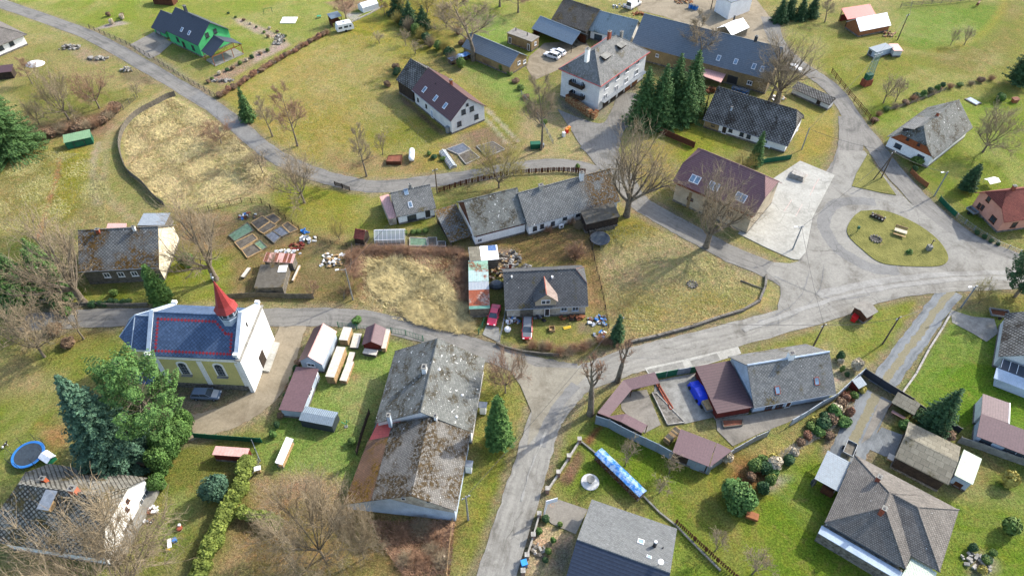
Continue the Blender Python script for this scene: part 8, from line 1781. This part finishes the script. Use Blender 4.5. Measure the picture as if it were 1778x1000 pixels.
# animals: one continuous skinned body each
def animal(name,label,cat,loc,rz,joints,edges,mat,scale,patch=None):
    me=bpy.data.meshes.new(name); me.from_pydata([j[:3] for j in joints],edges,[]); me.materials.append(mat); o=addobj(name,me); o.location=loc; o.rotation_euler=(0,0,rz); o.scale=(scale,)*3
    md=o.modifiers.new('skin','SKIN'); 
    for i,j in enumerate(joints): me.skin_vertices[0].data[i].radius=(j[3],j[3]); me.skin_vertices[0].data[i].use_root=(i==0)
    s=o.modifiers.new('sub','SUBSURF'); s.levels=1; s.render_levels=2; return tag(o,label,cat)
QJ=[(-.25,0,.62,.17),(.25,0,.64,.19),(.48,0,.80,.10),(.66,0,.98,.08),(.84,0,.92,.045),(-.42,0,.66,.12),(-.55,0,.55,.03),(-.6,0,.35,.02)]
QE=[(0,1),(1,2),(2,3),(3,4),(0,5),(5,6),(6,7)]
for sx,x in((1,.32),(0,-.38)):
    for sy in(-.1,.1):
        b_=len(QJ); QJ+=[(x,sy,.45,.08),(x+(.02 if sx else -.08),sy,.26,.04),(x+(0 if sx else .0),sy,.03,.03)]; QE+=[(1 if sx else 5,b_),(b_,b_+1),(b_+1,b_+2)]
for sy in(-.05,.05): QJ.append((.64,sy,1.08,.02)); QE.append((3,len(QJ)-1))
tm=MT('black_and_white_fur',.8); g_=tm.ramp(tm.noise(2.2,1,.4),[(.50,(.02,.02,.02,1)),(.54,(.75,.73,.7,1))],'CONSTANT')
animal('dog','black and white dog standing on the lawn beside the blue trampoline','dog',GZ(13,42,138),yaw(13,30,145,60,118),QJ,QE,tm.col(g_),.85)
animal('horse','brown horse grazing in the far paddock','horse',GZ(4,1415,45),yaw(4,1400,55,1425,30),[ (a,b,c,r) for a,b,c,r in QJ],QE,plainm('brown_horse_coat',(.16,.06,.03,1),.6),1.7)
# poles, wires, lamps, mast
POLE={}
def upole(key,label,r,bx,by,tx,ty,mat='polewood',arm=True,lamp=False,h=None):
    b0=PX(r,bx,by); g=G(*b0); hh=h or max(5.5,min(9.5,hgt(b0,PX(r,tx,ty)[1]))); e=empty('utility_pole' if not lamp else 'street_lamp',label,'pole' if not lamp else 'street lamp',g)
    MB().tube((0,0,0),(0,0,hh),.15,.10,8).build('pole',M[mat],e)
    if arm:
        MB().box((0,0,hh-.4),(1.3,.1,.1),.5).build('crossarm',M['greymetal'],e)
        for k in(-.5,0,.5): MB().tube((k*.9*math.cos(.5),k*.9*math.sin(.5),hh-.35),(k*.9*math.cos(.5),k*.9*math.sin(.5),hh-.15),.05,n=6).build('insulator',M['whiteplastic'],e)
    if lamp: MB().tube((0,0,hh-.3),(-1.1,-.3,hh+.1),.04).build('lamp_arm',M['greymetal'],e); MB().box((-1.3,-.35,hh+.1),(.6,.25,.12),.25).build('lamp_head',M['whiteplastic'],e)
    POLE[key]=g+np.array([0,0,hh-.2]); return e
upole('tri','wooden power pole with a strut on the grass triangle',8,775,232,850,50); g=GZ(8,722,243)
MB().tube((g[0],g[1],0),tuple(POLE['tri']-[0,0,.8]),.12,.1,8).build('strut',M['polewood'],None) if 0 else None
s_=MB().tube((g[0]-POLE['tri'][0],g[1]-POLE['tri'][1],0),(0,0,POLE['tri'][2]-.9),.12,.1,8); s_=s_.build('strut',M['polewood'],[o for o in bpy.data.objects if o.get('label')=='wooden power pole with a strut on the grass triangle'][0])
upole('park','grey power pole on the corner of the parking slab',8,185,705,240,548,lamp=True,mat='concrete' if 0 else 'greymetal')
upole('lampR','lamp post beside the lane opposite the grass triangle',8,1130,350,1230,185,'greymetal',False,True)
upole('kiosk','leaning wooden power pole on the verge right of the wooden hut',12,785,375,882,193)
upole('h35','wooden power pole behind the grey roofed house with two skylights',12,325,385,372,288)
upole('right','power pole with lamp by the apron at the right',12,1310,130,1400,0,'greymetal',True,True)
upole('centre','dark power pole at the corner of the dry field by the spruce',11,738,340,745,230,'darkwood')
upole('allot','concrete power pole with lamp in front of the bramble thicket',10,665,78,630,-130,'concrete',False,True)
upole('lane','wooden pole between the small white house and the paling fence',6,1228,330,1212,165)
upole('barn','grey power pole on the verge right of the big gable wall',14,1435,625,1423,465,'concrete')
upole('top','wooden power pole at the rim of the horse paddock',4,885,270,945,95)
upole('low','dark wooden pole left of the chequered roof house',3,1312,800,1345,635,'darkwood',False)
upole('bend','leaning grey pole right of the chequered roof house',4,245,1000,285,885,'greymetal',False)
upole('yard','pole at the edge of the works yard',35,1130,75,1150,0,'polewood')
upole('leftg','weathered pole in the left edge grove',9,150,45,60,-120,'polewood',False)
# lattice mast
g=GZ(4,672,568); hh=hgt(PX(4,672,568),PX(4,740,365)[1]); e=empty('lattice_mast','green lattice power mast on a brick base in the meadow','power mast',g)
MB().box((0,0,.8),(2.2,1.6,1.6),.4).build('base',M['brick'],e); MB().box((0,0,2.3),(1.7,1.2,1.3),.4).build('transformer',M['greenmetal'],e); b=MB(); z0=1.6
cor=lambda z:[(sx*(.7-.035*z)*1.,sy*(.7-.035*z),z) for sx,sy in((-1,-1),(1,-1),(1,1),(-1,1))]
zs=np.linspace(z0,hh,10)
for za,zb in zip(zs[:-1],zs[1:]):
    A,B=cor(za),cor(zb)
    for i in range(4): j=(i+1)%4; b.tube(A[i],B[i],.06,n=4,cap=False); b.tube(A[i],B[j],.04,n=4,cap=False); b.tube(B[i],B[j],.04,n=4,cap=False)
b.build('lattice',mottle('green_grey_steel',C(150,175,160),C(120,148,132),1.5),e); MB().box((0,0,hh),(2.6,.15,.15),.4).box((0,0,hh-.6),(2.2,.12,.12),.4).build('crossarm',M['greymetal'],e)
for k in(-1.1,0,1.1): MB().tube((k*math.cos(.4),k*math.sin(.4),hh),(k*math.cos(.4),k*math.sin(.4),hh+.35),.07,n=6).build('insulator',M['whiteplastic'],e)
POLE['mast']=g+np.array([0,0,hh+.2])
def wire(a,b,label,sag=.6,off=(0,0,0),rad=.028):
    A,B=Vector(POLE[a])+Vector(off),Vector(POLE[b])+Vector(off); P=[A.lerp(B,t)-Vector((0,0,sag*4*t*(1-t))) for t in np.linspace(0,1,13)]; m=MB()
    for p,q in zip(P[:-1],P[1:]): m.tube(p,q,rad,n=4,cap=False)
    tag(m.build('power_line',M['darkmetal'],uv=False),label,'power line')
POLE['tl']=G(1575,-30)+np.array([0,0,9.]); POLE['tr']=G(1800,560)+np.array([0,0,7])
wire('mast','top','power line from the lattice mast to the paddock pole'); wire('top','tl','power line from the paddock pole over the top edge',off=(.4,0,0))
wire('mast','bend','power line from the lattice mast down to the leaning grey pole'); wire('bend','tri','line from the leaning grey pole to the grass triangle pole'); wire('tri','park','line from the grass triangle pole to the parking corner pole')
wire('tri','lampR','line from the grass triangle pole to the lamp post'); wire('park','h35','line crossing the junction to the pole behind the grey roofed house'); wire('h35','kiosk','line between the two poles on the lower verge'); wire('kiosk','right','line from the leaning pole to the pole at the right')
wire('h35','centre','line along the main road to the dark pole by the spruce'); wire('centre','barn','long line over the junction to the pole by the big gable'); wire('allot','lane','line over the allotment to the lane pole'); wire('right','tr','line leaving over the right edge')
